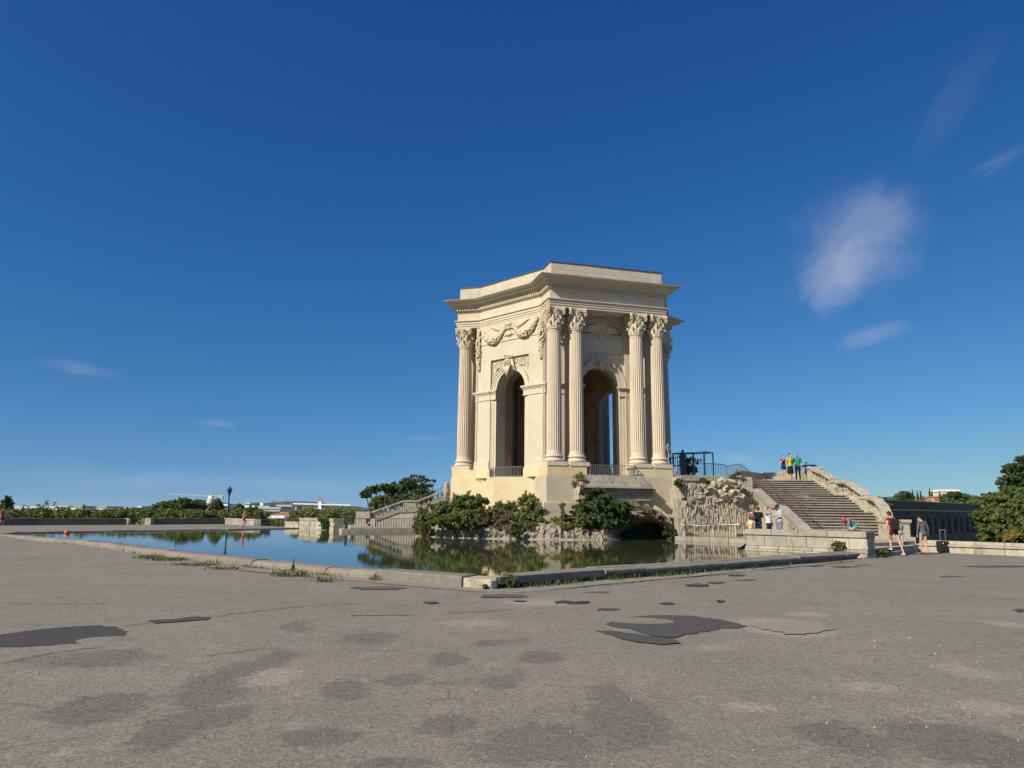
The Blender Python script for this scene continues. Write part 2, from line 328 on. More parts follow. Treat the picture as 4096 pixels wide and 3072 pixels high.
def spray_arrays(blobs, n, size, seed=0, stems=26, wid=.10, aspect=0.55, droop=0.0, **kw):
    """leaves set along curved shoots that run out from the heart of each lobe"""
    r = np.random.default_rng(seed + 50); cs = np.array([b[0] for b in blobs], float); rs = np.array([b[1] for b in blobs], float)
    w = rs.prod(axis=1) ** (2 / 3); w /= w.sum(); m = stems * len(blobs); si = r.choice(len(blobs), m, p=w)
    d = r.normal(size=(m, 3)); d[:, 2] += .45; d /= np.linalg.norm(d, axis=1, keepdims=True)
    base = cs[si] + r.normal(size=(m, 3)) * rs[si] * .22; base[:, 2] -= rs[si][:, 2] * .35; tip = cs[si] + d * rs[si] * (.62 + .62 * r.random((m, 1)) ** 1.3)
    mr = rs[si].prod(axis=1) ** (1 / 3); k = r.integers(0, m, n); t = .35 + .65 * r.random((n, 1)) ** .75
    P = base[k] * (1 - t) + tip[k] * t; P[:, 2] += (mr[k] * .22 * np.sin(np.pi * t[:, 0])); P += r.normal(size=(n, 3)) * (wid * mr[k])[:, None] * (1.25 - .75 * t)
    nn = d[k] * .35 + r.normal(size=(n, 3)) * .7; nn[:, 2] += .3; nn /= np.linalg.norm(nn, axis=1, keepdims=True)
    a = np.cross(nn, r.normal(size=(n, 3))); a /= np.linalg.norm(a, axis=1, keepdims=True); b = np.cross(nn, a)
    if droop: a[:, 2] -= droop; a /= np.linalg.norm(a, axis=1, keepdims=True)
    sz = size * (.5 + .9 * r.random((n, 1))); return np.stack([P - a * sz * .5, P + b * sz * .5 * aspect, P + a * sz * .5, P - b * sz * .5 * aspect], axis=1).reshape(-1, 3)
def leaf_obj(name, V, m, parent=None):
    p = parent
    while p is not None and p.parent is not None: p = p.parent
    org = ORIG.get(p.name) if p is not None else None
    if org is not None: V = V - np.array(org)
    n = len(V); q = n // 4; me = bpy.data.meshes.new(name)
    me.vertices.add(n); me.vertices.foreach_set('co', V.astype(np.float32).ravel())
    me.loops.add(n); me.loops.foreach_set('vertex_index', np.arange(n, dtype=np.int32))
    me.polygons.add(q); me.polygons.foreach_set('loop_start', np.arange(0, n, 4, dtype=np.int32))
    try: me.polygons.foreach_set('loop_total', np.full(q, 4, dtype=np.int32))
    except Exception: pass
    me.materials.append(m); me.update(calc_edges=True); me.validate()
    return link(name, me, parent)
def subclumps(blobs, k, f=0.3, seed=0, inside=0.75):
    r = random.Random(seed); res = []
    for c, rad in blobs:
        for i in range(k):
            d = Vector((r.gauss(0, 1), r.gauss(0, 1), r.gauss(0, 1))).normalized(); t = inside + (1.18 - inside) * r.random() if r.random() < 0.8 else r.random()
            q = f * (0.6 + 0.8 * r.random()); mr = (rad[0] * rad[1] * rad[2]) ** (1 / 3)
            res.append(((c[0] + d.x * rad[0] * t, c[1] + d.y * rad[1] * t, c[2] + d.z * rad[2] * t), (mr * q, mr * q, mr * q * 0.8)))
    return res
def shrub(name, blobs, m, n, size, label, cat='shrub', group=None, k=16, f=0.3, seed=1, stem=True, **kw):
    cx = sum(b[0][0] for b in blobs) / len(blobs); cy = sum(b[0][1] for b in blobs) / len(blobs); z0 = min(b[0][2] - b[1][2] for b in blobs)
    root = empty(name, (cx, cy, z0), label=label, cat=cat, group=group)
    kw.setdefault('shell', 0.2)
    leaf_obj('foliage', np.concatenate([leaf_arrays(subclumps([(c_, tuple(v * .86 for v in r_)) for c_, r_ in blobs], int(k * 2.2), f * .6, seed, .5), int(n * .45), size, seed, **kw), spray_arrays(blobs, int(n * .62), size, seed + 1, stems=34, **kw)]), m, root)
    if stem:
        s = MB(); r = random.Random(seed)
        for c, rad in blobs:
            for _ in range(3):
                e = Vector(c) + Vector((r.uniform(-.6, .6) * rad[0], r.uniform(-.6, .6) * rad[1], r.uniform(.1, .6) * rad[2]))
                b = Vector((cx + r.uniform(-.15, .15), cy + r.uniform(-.15, .15), z0)); mid = (b + e) / 2 + Vector((r.uniform(-.2, .2), r.uniform(-.2, .2), 0))
                s.tube([b, mid, e], [0.035, 0.022, 0.008], 5)
        s.build('stem', M['bark'], root)
    return root
def tree(name, base, h, blobs, m, n, size, label, group=None, tr=0.15, k=16, f=0.3, seed=1, lean=(0, 0), **kw):
    root = empty(name, base, label=label, cat='tree', group=group)
    kw.setdefault('shell', 0.2)
    leaf_obj('crown', np.concatenate([leaf_arrays(subclumps([(c_, tuple(v * .9 for v in r_)) for c_, r_ in blobs], int(k * 2), f * .6, seed, .55), int(n * .5), size, seed, **kw), spray_arrays(blobs, int(n * .55), size, seed + 1, stems=30, **kw)]), m, root)
    s = MB(); b = Vector(base); top = b + Vector((lean[0], lean[1], h)); r = random.Random(seed)
    pts = [b, b.lerp(top, .35) + Vector((r.uniform(-.1, .1) * h * .2, 0, 0)), b.lerp(top, .7), top]; s.tube(pts, [tr, tr * .8, tr * .55, tr * .2], 8)
    for c, rad in blobs:
        st = b.lerp(top, r.uniform(.35, .8))
        for _ in range(2):
            e = Vector(c) + Vector((r.uniform(-.5, .5) * rad[0], r.uniform(-.5, .5) * rad[1], r.uniform(-.3, .5) * rad[2]))
            s.tube([st, st.lerp(e, .5) + Vector((0, 0, -.06 * h)), e], [tr * .45, tr * .3, tr * .08], 6)
    s.build('trunk', M['bark'], root)
    return root
def at(px, py, Y):
    v = D(px, py, Y); return (v.x, v.y, v.z)
def blob(px, py, Y, rx, rz, ry=None):
    """a crown lobe: where it stands (Y metres off) and its half sizes in photo pixels turned to metres"""
    k = Y / FPX; return (at(px, py, Y), (rx * k, (ry if ry else rx * k), rz * k))


# ================================================================== THE SETTING
# --- low ground far below the terrace, out to the horizon
lg = MB(); R = 12000
ring = [(R * cos(2 * pi * i / 48), R * sin(2 * pi * i / 48)) for i in range(48)]
lg.add([(x, y, -6.5) for x, y in ring], [tuple(range(48))]); struct(lg.build('low_ground', M['lowground']))

# --- terrace slab of the plaza (solid, its top at z 0) with retaining sides
TER = [(-90, -60), (-90, 14), (-42.9, 62.3), (-29.3, 76.1), (-22.6, 69.2), (-19.5, 66.5), (-13, 74), (2, 80), (17, 68), (21.5, 50), (21.5, 37.5), (19.2, 33.9), (34, 14.5), (60, -20), (60, -60)]
tb = MB(); tb.prism(TER, -7, -0.02); struct(tb.build('terrace_base', M['wallstone']))

# --- plaza asphalt: one fine sheet whose wear is stored as its own colour, cracked and patched
def ground_mat():
    m = bpy.data.materials.new('worn_asphalt'); m.use_nodes = True; t = m.node_tree; b = t.nodes['Principled BSDF']; b.inputs['Roughness'].default_value = 0.93; b.inputs['Specular IOR Level'].default_value = 0.2
    geo = N(t, 'ShaderNodeNewGeometry'); P = geo.outputs['Position']
    def noise(sc, det=6, ro=0.6): 
        n = N(t, 'ShaderNodeTexNoise'); n.inputs['Scale'].default_value = sc; n.inputs['Detail'].default_value = det; n.inputs['Roughness'].default_value = ro; t.links.new(P, n.inputs['Vector']); return n.outputs['Fac']
    def rng_(v, a, b_, c=0.0, d=1.0):
        r = N(t, 'ShaderNodeMapRange', interpolation_type='SMOOTHSTEP'); r.inputs['From Min'].default_value = a; r.inputs['From Max'].default_value = b_; r.inputs['To Min'].default_value = c; r.inputs['To Max'].default_value = d; t.links.new(v, r.inputs['Value']); return r.outputs[0]
    def mix(f, A, B, mode='MIX'):
        x = N(t, 'ShaderNodeMix', data_type='RGBA', blend_type=mode); 
        for k, v in (('Factor', f), ('A', A), ('B', B)):
            if hasattr(v, 'is_linked'): t.links.new(v, x.inputs[k])
            else: x.inputs[k].default_value = v if k == 'Factor' else (*v, 1)
        return x.outputs['Result']
    c = mix(rng_(noise(0.35, 8), 0.35, 0.65), (0.196, 0.180, 0.150), (0.220, 0.202, 0.168))
    c = mix(rng_(noise(1.9, 10, 0.78), 0.50, 0.66, 0, 0.8), c, (0.250, 0.229, 0.196))          # worn pale places
    c = mix(rng_(noise(0.9, 9, 0.7), 0.56, 0.70, 0, 0.55), c, (0.150, 0.139, 0.122))         # older dark places
    at_ = N(t, 'ShaderNodeAttribute'); at_.attribute_name = 'stain'
    sep = N(t, 'ShaderNodeSeparateColor'); t.links.new(at_.outputs['Color'], sep.inputs[0])
    edge = smath(t, 'ADD', sep.outputs[0], smath(t, 'MULTIPLY', smath(t, 'SUBTRACT', noise(9, 6, 0.75), 0.5), 0.9))
    edge = smath(t, 'ADD', edge, smath(t, 'MULTIPLY', smath(t, 'SUBTRACT', noise(2.4, 5, 0.7), 0.5), 1.1))
    c = mix(rng_(edge, 0.36, 0.66, 0, 0.68), c, (0.126, 0.117, 0.104))
    edge2 = smath(t, 'ADD', sep.outputs[1], smath(t, 'MULTIPLY', smath(t, 'SUBTRACT', noise(11, 6, 0.75), 0.5), 1.1))
    c = mix(rng_(edge2, 0.40, 0.66, 0, 0.9), c, (0.285, 0.262, 0.222))
    # aggregate: stones of the mix, fine and coarse
    for sc, amt in ((90, 0.26), (38, 0.15)):
        v = N(t, 'ShaderNodeTexVoronoi'); v.inputs['Scale'].default_value = sc; t.links.new(P, v.inputs['Vector'])
        s2 = N(t, 'ShaderNodeSeparateColor'); t.links.new(v.outputs['Color'], s2.inputs[0])
        k = rng_(s2.outputs[0], 0.0, 1.0, 1 - amt, 1 + amt)
        vm = N(t, 'ShaderNodeVectorMath', operation='SCALE'); t.links.new(c, vm.inputs[0]); t.links.new(k, vm.inputs['Scale']); c = vm.outputs[0]
    g = smath(t, 'GREATER_THAN', noise(55, 2), 0.715)
    c = mix(smath(t, 'MULTIPLY', g, 0.8), c, (0.40, 0.37, 0.32))
    # hairline cracks
    v = N(t, 'ShaderNodeTexVoronoi', feature='DISTANCE_TO_EDGE'); v.inputs['Scale'].default_value = 0.33
    wv = N(t, 'ShaderNodeTexNoise'); wv.inputs['Scale'].default_value = 1.3; wv.inputs['Detail'].default_value = 8; t.links.new(P, wv.inputs['Vector'])
    mm = N(t, 'ShaderNodeMix', data_type='VECTOR'); mm.inputs['Factor'].default_value = 0.42; t.links.new(P, mm.inputs['A'])
    sc_ = N(t, 'ShaderNodeVectorMath', operation='SCALE'); t.links.new(wv.outputs['Color'], sc_.inputs[0]); sc_.inputs['Scale'].default_value = 4; ad = vmath(t, 'ADD', P, sc_.outputs[0]); t.links.new(ad.outputs[0], v.inputs['Vector'])
    ck = smath(t, 'MULTIPLY', smath(t, 'LESS_THAN', v.outputs['Distance'], 0.0045), rng_(noise(0.5, 3), 0.5, 0.56))
    c = mix(smath(t, 'MULTIPLY', ck, 0.75), c, (0.075, 0.068, 0.06))
    t.links.new(c, b.inputs['Base Color'])
    bp = N(t, 'ShaderNodeBump'); bp.inputs['Strength'].default_value = 0.35; bp.inputs['Distance'].default_value = 0.006
    h = smath(t, 'ADD', noise(80, 3, 0.8), smath(t, 'MULTIPLY', noise(14, 5, 0.7), 0.3)); t.links.new(h, bp.inputs['Height']); t.links.new(bp.outputs[0], b.inputs['Normal'])
    return m
M['asphalt'] = ground_mat()

# stains: (centre in the photo, half sizes in photo pixels, strength, channel 0 dark / 1 pale)
ST = [(370, 2640, 300, 45, .8, 0), (900, 2740, 190, 110, .9, 0), (380, 2840, 190, 70, 1, 0), (690, 2920, 130, 95, 1, 0), (880, 2870, 120, 60, .8, 0), (1290, 2945, 170, 45, .9, 0),
      (1790, 2895, 130, 45, .9, 0), (1380, 2760, 110, 45, .9, 0), (1610, 2715, 110, 30, .8, 0), (1480, 2550, 150, 28, .8, 0), (1180, 2510, 110, 35, .6, 0), (1110, 2630, 110, 40, .7, 0), (1790, 2640, 90, 28, .9, 0),
      (2170, 2633, 95, 26, 1, 0), (1990, 2730, 90, 30, .9, 0), (1960, 2570, 90, 16, .8, 0), (2060, 2560, 100, 14, .6, 0), (2080, 2700, 50, 40, .6, 0), (2440, 2790, 120, 70, .7, 0), (2500, 2900, 230, 120, .8, 0), (2170, 2980, 260, 100, .9, 0),
      (3380, 2960, 190, 80, .9, 0), (3850, 2970, 260, 100, 1, 0), (4050, 3000, 150, 70, 1, 0), (1550, 3050, 200, 30, .8, 0), (330, 2430, 160, 10, .4, 0), (2300, 3050, 160, 40, .7, 0), (1950, 3010, 160, 60, .6, 0),
      (3130, 2510, 190, 40, 1, 1), (3230, 2455, 100, 12, .8, 1), (2990, 2830, 130, 30, .7, 1), (3480, 2750, 170, 30, .7, 1), (3880, 2690, 160, 60, .6, 1), (3960, 2830, 180, 40, .7, 1), (1080, 2710, 150, 60, .7, 1), (850, 2620, 120, 40, .5, 1),
      (1900, 2490, 200, 20, .6, 1), (2180, 2410, 230, 18, .7, 1), (3850, 2480, 120, 14, .5, 1), (180, 2720, 160, 30, .5, 1), (1190, 2900, 130, 40, .5, 1), (250, 3020, 130, 30, .6, 1), (2860, 2590, 150, 18, .6, 1), (3540, 2560, 120, 20, .5, 1), (3700, 2880, 150, 30, .5, 1), (4040, 2500, 100, 20, .7, 1), (460, 2330, 150, 8, .5, 1)]
def stain_fields(X, Y, Z=0.0):
    a = [np.zeros_like(X), np.zeros_like(X)]
    for (px, py, hx, hy, s, ch) in ST:
        c = G(px, py); e = G(px + hx, py); f0 = G(px, py + hy); f1 = G(px, max(py - hy, 2120))
        rx = abs(e.x - c.x); ry = abs(f1.y - f0.y) / 2
        q = ((X - c.x) / rx) ** 2 + ((Y - (f0.y + f1.y) / 2) / ry) ** 2
        a[ch] = np.maximum(a[ch], s * np.clip(1.35 - q ** 0.5 * 0.85, 0, 1))
    return a
def grid_ground(name, x0, x1, y0, y1, step, z, hole=None):
    xs = np.arange(x0, x1 + step * .5, step); ys = np.arange(y0, y1 + step * .5, step); X, Y = np.meshgrid(xs, ys)
    Zs = z + 0.006 * np.sin(X * 1.1 + 0.7 * np.sin(Y * .9)) + 0.006 * np.sin(Y * 1.7 + X * .4)
    Zs = np.where((X <= x0 + 1e-6) | (X >= x1 - 1e-6) | (Y <= y0 + 1e-6) | (Y >= y1 - 1e-6), z, Zs)
    nx, ny = len(xs), len(ys); V = np.stack([X.ravel(), Y.ravel(), Zs.ravel()], 1)
    i = np.arange(nx * ny).reshape(ny, nx); F = np.stack([i[:-1, :-1].ravel(), i[:-1, 1:].ravel(), i[1:, 1:].ravel(), i[1:, :-1].ravel()], 1)
    me = bpy.data.meshes.new(name); me.vertices.add(len(V)); me.vertices.foreach_set('co', V.astype(np.float32).ravel())
    me.loops.add(F.size); me.loops.foreach_set('vertex_index', F.astype(np.int32).ravel()); me.polygons.add(len(F)); me.polygons.foreach_set('loop_start', np.arange(0, F.size, 4, dtype=np.int32))
    me.update(calc_edges=True)
    a = stain_fields(X.ravel(), Y.ravel()); ca = me.color_attributes.new('stain', 'FLOAT_COLOR', 'POINT')
    ca.data.foreach_set('color', np.stack([a[0], a[1], 0 * a[0], 0 * a[0] + 1], 1).astype(np.float32).ravel())
    me.materials.append(M['asphalt']); me.shade_smooth(); return link(name, me)
plaza = empty('plaza', (0, 0, 0), kind='structure', local=True); ORIG['plaza'] = Vector((0, 0, 0))
near = grid_ground('asphalt_paving', -24, 24, 0.8, 31, 0.11, 0.0); near.parent = plaza
# the rest of the plaza round the fine sheet, butted against it
ob = MB()
def rect(x0, x1, y0, y1, z=0.0): ob.add([(x0, y0, z), (x1, y0, z), (x1, y1, z), (x0, y1, z)], [(0, 1, 2, 3)])
rect(-90, 60, -60, 0.8); rect(-90, -24, 0.8, 14); rect(24, 27, 0.8, 22)
ob.add([(-90, 14, 0), (-24, 14, 0), (-24, 31, 0), (-73, 31, 0)], [(0, 1, 2, 3)])
ob.add([(-73, 31, 0), (-24, 31, 0), (-24, 44, 0), (-42.9, 62.3, 0)], [(0, 1, 2, 3)])
ob.add([(24, 22, 0), (27, 22, 0), (27, 23, 0), (24, 27.4, 0)], [(0, 1, 2, 3)]); ob.add([(27, 0.8, 0), (44, 0.8, 0), (27, 23, 0)], [(0, 1, 2)])
ob.add([(-24, 31, 0), (21.2, 31, 0), (19.2, 33.9, 0), (21.5, 37.5, 0), (21.5, 50, 0), (-24, 44, 0)], [(0, 1, 2, 3, 4, 5)])
o = ob.build('outer_paving', M['asphalt'], plaza)

# asphalt repairs: thin sheets with ragged outlines, each its own piece
def pm(name, col): return mat(name, col, 0.92, 0.18, 8, 0.6, 60, objrand=0.12, stain=(col[0] * 1.7, col[1] * 1.7, col[2] * 1.65), stain_amt=0.22, stain_scale=30)
M['patchdark'] = pm('dark_asphalt_repair', (0.070, 0.067, 0.063)); M['patchmid'] = pm('faded_asphalt_repair', (0.108, 0.101, 0.091)); M['patchpale'] = pm('bare_gravel_patch', (0.245, 0.222, 0.188))
def patch(pts, m, jit=0.02, z=0.011, sub=7, name='asphalt_repair', seed=0):
    r = random.Random(seed + len(pts)); P = [G(*p) for p in pts]; out_ = []
    for i in range(len(P)):
        a, b = P[i], P[(i + 1) % len(P)]
        L = (b - a).length; k = max(2, int(L / 0.09))
        for j in range(k):
            q = a.lerp(b, j / k); out_.append((q.x + r.gauss(0, jit), q.y + r.gauss(0, jit * 1.3)))
    mb = MB(); mb.v = [(x, y, z) for x, y in out_]; mb.f = [tuple(range(len(out_)))]
    me = mb.mesh(name, m); bm = bmesh.new(); bm.from_mesh(me); bmesh.ops.triangulate(bm, faces=bm.faces)
    for f in bm.faces:
        if f.normal.z < 0: f.normal_flip()
    bm.to_mesh(me); bm.free(); return link(name, me, plaza)
patch([(-60, 2590), (-20, 2545), (120, 2524), (250, 2512), (400, 2504), (460, 2508), (508, 2530), (500, 2550), (470, 2566), (380, 2578), (200, 2584), (80, 2592)], M['patchdark'], 0.018)
patch([(590, 2484), (700, 2478), (790, 2468), (845, 2470), (820, 2482), (700, 2490), (620, 2495)], M['patchdark'], 0.02)
patch([(2418, 2501), (2450, 2488), (2492, 2475), (2540, 2468), (2604, 2464), (2680, 2463), (2752, 2465), (2820, 2472), (2881, 2481), (2950, 2496), (2999, 2508), (2937, 2518), (2895, 2516), (2854, 2522), (2789, 2535), (2740, 2540), (2696, 2553), (2622, 2548), (2567, 2536), (2520, 2518), (2465, 2513)], M['patchdark'], 0.014)
patch([(2381, 2526), (2455, 2526), (2530, 2537), (2604, 2548), (2687, 2557), (2733, 2577), (2690, 2576), (2641, 2580), (2548, 2572), (2483, 2559), (2437, 2543)], M['patchdark'], 0.014, z=0.0121)
k = 0
for (x, y, hx, hy, mm) in [(2290, 2411, 80, 7, 'patchdark'), (2430, 2440, 46, 6, 'patchdark'), (2790, 2341, 48, 5, 'patchdark'), (2866, 2332, 40, 3.5, 'patchdark'), (2668, 2415, 32, 4, 'patchdark'), (2882, 2406, 20, 5, 'patchdark'),
                           (2078, 2405, 32, 4, 'patchmid'), (2010, 2386, 110, 8, 'patchmid'), (1510, 2354, 120, 7, 'patchmid'), (2945, 2302, 36, 3, 'patchdark'), (3380, 2268, 60, 2.5, 'patchmid'), (3810, 2307, 56, 3, 'patchmid'), (3450, 2262, 30, 2.5, 'patchmid'),
                           (4080, 2444, 22, 8, 'patchdark'), (3980, 2266, 130, 3, 'patchmid'), (3250, 2264, 50, 3, 'patchmid'), (1725, 2411, 30, 5, 'patchmid'), (2390, 2372, 60, 4, 'patchmid'), (2980, 2321, 50, 3, 'patchmid')]:
    k += 1; rr = random.Random(k); n = 12
    patch([(x + hx * cos(2 * pi * i / n) * rr.uniform(.8, 1.1), y + hy * sin(2 * pi * i / n) * rr.uniform(.7, 1.15)) for i in range(n)], M[mm], 0.012 + 0.0003 * hx, z=0.0115, seed=k)
patch([(3010, 2508), (3060, 2490), (3140, 2484), (3230, 2486), (3290, 2500), (3330, 2518), (3240, 2540), (3150, 2536), (3080, 2524)], M['patchpale'], 0.05, z=0.0113, name='gravel_patch')
# long cracks that follow the kerbs
ck = MB()
def crack(pts, w=0.02, seed=1):
    r = random.Random(seed); P = [G(*p, 0.013) for p in pts]; Q = []
    for i in range(len(P) - 1):
        k = max(2, int((P[i + 1] - P[i]).length / 0.15))
        for j in range(k): q = P[i].lerp(P[i + 1], j / k); Q.append(q + Vector((r.gauss(0, .025), r.gauss(0, .04), 0)))
    Q.append(P[-1]); L = []; Rr = []
    for i, q in enumerate(Q):
        d = (Q[min(i + 1, len(Q) - 1)] - Q[max(i - 1, 0)]).normalized(); nn = Vector((-d.y, d.x, 0)) * w * r.uniform(.25, 1.0); L.append(q + nn); Rr.append(q - nn)
    n = len(Q); ck.add(L + Rr, [(i + n, i + 1 + n, i + 1, i) for i in range(n - 1)])
crack([(2060, 2372), (2200, 2362), (2400, 2341), (2600, 2322), (2800, 2303), (2990, 2286), (3150, 2272)], .035)
crack([(1400, 2463), (1550, 2459), (1655, 2461)], .03, 3); crack([(1780, 2453), (1880, 2446), (1960, 2443), (2060, 2436)], .018, 4)
crack([(500, 2502), (640, 2480), (850, 2465), (1060, 2440), (1230, 2424), (1420, 2413)], .022, 5); crack([(830, 2620), (1000, 2600), (1130, 2590)], .012, 6)
crack([(0, 2655), (200, 2610), (420, 2590)], .012, 7); crack([(0, 2412), (300, 2416), (420, 2412)], .02, 8)
cko = ck.build('long_cracks', mat('crack_fill', (0.07, 0.062, 0.055), 0.95), plaza); stuff(cko)

# --- pavement beyond the basin, slightly higher
fp = MB(); fp.prism([(-42.6, 61.9), (-29.5, 75.4), (-22.8, 68.9), (-17.6, 64), (-17.2, 61.2), (-20.4, 54.9), (-24.2, 50.4), (-28.2, 44.6), (-27.75, 41.2), (-34, 47)], -0.5, 0.15)
struct(fp.build('far_pavement', M['asphalt']))
fs = MB(); fs.add([(-34, 47, .152), (-42.6, 61.9, .152), (-60.2, 44.4, .15), (-75, 29.5, .004), (-45, 34, .004), (-23.4, 36.9, .004), (-27.75, 41.15, .152)], [(0, 1, 2), (0, 2, 4), (2, 3, 4), (0, 4, 6), (6, 4, 5)])
struct(fs.build('sloping_pavement', M['asphalt'], fixn=True))

# --- water of the basin
def water_mat():
    m = bpy.data.materials.new('pool_water'); m.use_nodes = True; t = m.node_tree; b = t.nodes['Principled BSDF']
    b.inputs['Base Color'].default_value = (0.055, 0.065, 0.026, 1); b.inputs['Roughness'].default_value = 0.012; b.inputs['IOR'].default_value = 1.36
    geo = N(t, 'ShaderNodeNewGeometry'); n = N(t, 'ShaderNodeTexNoise'); n.inputs['Scale'].default_value = 2.2; n.inputs['Detail'].default_value = 3
    mp = N(t, 'ShaderNodeMapping'); mp.inputs['Rotation'].default_value = (0, 0, 0.5); mp.inputs['Scale'].default_value = (1, 1.5, 1); t.links.new(geo.outputs['Position'], mp.inputs[0]); t.links.new(mp.outputs[0], n.inputs['Vector'])
    bp = N(t, 'ShaderNodeBump'); bp.inputs['Strength'].default_value = 0.065; bp.inputs['Distance'].default_value = 0.02; t.links.new(n.outputs['Fac'], bp.inputs['Height']); t.links.new(bp.outputs[0], b.inputs['Normal'])
    return m
ZW = 0.12
wt = MB(); wp = [(-0.4, 16.7), (12.4, 28.9), (9.7, 32.3), (12.3, 39.4), (12.0, 46), (0, 62), (-6, 56), (-11.6, 52.6), (-13.0, 56.2), (-17.0, 61.6), (-20.5, 55.1), (-24.4, 50.6), (-28.4, 44.4), (-26.8, 40.9), (-22.2, 37.4), (-18.0, 33.8), (-12.0, 27.3), (-8.0, 23.4), (-5.1, 20.5), (-2.9, 18.7)]
wt.add([(x, y, ZW) for x, y in wp], [tuple(range(len(wp)))]); struct(wt.build('pool_water', water_mat()))

# --- kerb of the basin, stone by stone
kb = empty('pool_kerb', (0, 0, 0), kind='structure', local=True); ORIG['pool_kerb'] = Vector((0, 0, 0))
def kerb_run(path, prof, L, m, name='kerb_stone', inside=1, seed=0, gap=0.012):
    """path: outer foot line; prof: (inward, z) section; the run is cut into stones"""
    r = random.Random(seed); P = [Vector((p[0], p[1], 0)) for p in path]
    cum = [0]
    for i in range(1, len(P)): cum.append(cum[-1] + (P[i] - P[i - 1]).length)
    def at_s(s):
        for i in range(1, len(P)):
            if s <= cum[i] or i == len(P) - 1:
                t = (s - cum[i - 1]) / (cum[i] - cum[i - 1]); return P[i - 1].lerp(P[i], t)
    s = 0
    while s < cum[-1] - 0.15:
        l = min(L * r.uniform(.75, 1.25), cum[-1] - s)
        if cum[-1] - s - l < 0.4: l = cum[-1] - s
        a, b = at_s(s + gap), at_s(s + l - gap); d = (b - a).normalized(); nn = Vector((-d.y, d.x, 0)) * inside
        dz = r.uniform(-.012, .012); dn = r.uniform(-.012, .012); n = len(prof); mb = MB()
        for e in (a, b):
            tw = r.uniform(-.006, .006)
            for (t, z) in prof: q = e + nn * (t + dn); mb.v.append((q.x, q.y, z + (dz + tw if z > 0.05 else 0)))
        mb.f = [(i, (i + 1) % n, (i + 1) % n + n, i + n) for i in range(n)] + [tuple(range(n - 1, -1, -1)), tuple(range(n, 2 * n))]
        mb.build(name, m, kb, fixn=True, bevel=0.008); s += l
LEFT = [(-0.55, 16.05), (-3.2, 18.02), (-5.47, 19.82), (-8.54, 22.74), (-12.67, 26.67), (-18.6, 33.1), (-22.98, 36.75), (-27.9, 41.0)]
RIGHT = [(-0.3, 16.0), (2.3, 18.34), (6.3, 21.95), (12.9, 27.95)]
pl = [(0, -.05), (0.0, .10), (.03, .14), (.10, .18), (.22, .195), (.50, .18), (.55, .15), (.55, -.05)]
pr = [(0.10, -.05), (.10, .09), (.02, .12), (.0, .15), (.0, .20), (.03, .235), (.26, .25), (.28, .225), (.31, .225), (.33, .262), (.62, .268), (.66, .24), (.66, -.05)]
kerb_run(LEFT[1:], pl, 1.15, M['kerb'], inside=-1, seed=3)
kerb_run(RIGHT[1:], pr, 1.5, M['kerb_grey'], inside=1, seed=5)
# corner: a broken pale block and its neighbour
cb = MB(); cb.prism([(-0.42, 15.9), (-0.28, 16.02), (-0.25, 16.75), (-0.72, 17.0), (-1.02, 16.38)], -.05, .20); cb.build('kerb_stone', M['palestone'], kb, bevel=0.03)
cb = MB(); cb.prism([(-1.05, 16.40), (-0.76, 17.02), (-2.85, 18.5), (-3.2, 18.02)], -.05, .225); cb.build('kerb_stone', M['kerb'], kb, bevel=0.02)
cb = MB(); cb.prism([(-0.24, 16.06), (2.26, 18.36), (1.84, 18.86), (-0.2, 16.85)], .09, .255); cb.prism([(-0.1, 16.3), (2.2, 18.42), (1.84, 18.86), (-0.2, 16.9)], -.05, .10); cb.build('kerb_stone', M['kerb_grey'], kb, bevel=0.015)
# wet inner ledge along the left kerb
ins = []; 
for i, p in enumerate(LEFT[1:]):
    a = Vector((*LEFT[i], 0)); c_ = Vector((*LEFT[min(i + 2, len(LEFT) - 1)], 0)); d = (c_ - a).normalized(); ins.append((Vector((*p, 0)) + Vector((d.y, -d.x, 0)) * 0.5, Vector((*p, 0)) + Vector((d.y, -d.x, 0)) * 1.12))
ins = [(Vector((-0.35, 16.7, 0)), Vector((-0.35, 17.35, 0)))] + ins
ld = MB()
for i in range(len(ins) - 1):
    a, b = ins[i], ins[i + 1]; ld.add([(a[0].x, a[0].y, .155), (b[0].x, b[0].y, .155), (b[1].x, b[1].y, .126), (a[1].x, a[1].y, .126), (a[1].x, a[1].y, -.1), (b[1].x, b[1].y, -.1)], [(0, 3, 2, 1), (3, 4, 5, 2)])
ld.build('wet_ledge', M['ledge'], kb, fixn=True)
# far kerb
FAR = [(-27.9, 41.0), (-29.0, 44.4), (-24.8, 50.8), (-20.9, 55.4), (-17.6, 61.4)]
pf = [(0, -.05), (0, .18), (.05, .21), (.35, .21), (.40, .17), (.40, -.05)]
kerb_run(FAR, pf, 1.4, M['kerb'], inside=-1, seed=9)
# a strip of newer cement before the left kerb
cs = MB(); Q = [G(*p, 0.012) for p in [(780, 2262), (1000, 2284), (1300, 2312), (1600, 2340), (1900, 2366), (2060, 2370), (2400, 2338), (2900, 2293), (3430, 2243)]]
Q2 = [G(*p, 0.012) for p in [(790, 2248), (1010, 2270), (1300, 2297), (1600, 2326), (1900, 2352), (2050, 2360), (2400, 2322), (2900, 2285), (3430, 2239)]]
n = len(Q); cs.add(Q + Q2, [(i, i + 1, i + 1 + n, i + n) for i in range(n - 1)]); cs.build('cement_strip', mat('cement_strip_mat', (0.25, 0.222, 0.182), 0.93, 0.2, 4, 0.4, 40, stain=(0.2, 0.18, 0.15), stain_amt=0.5), plaza)

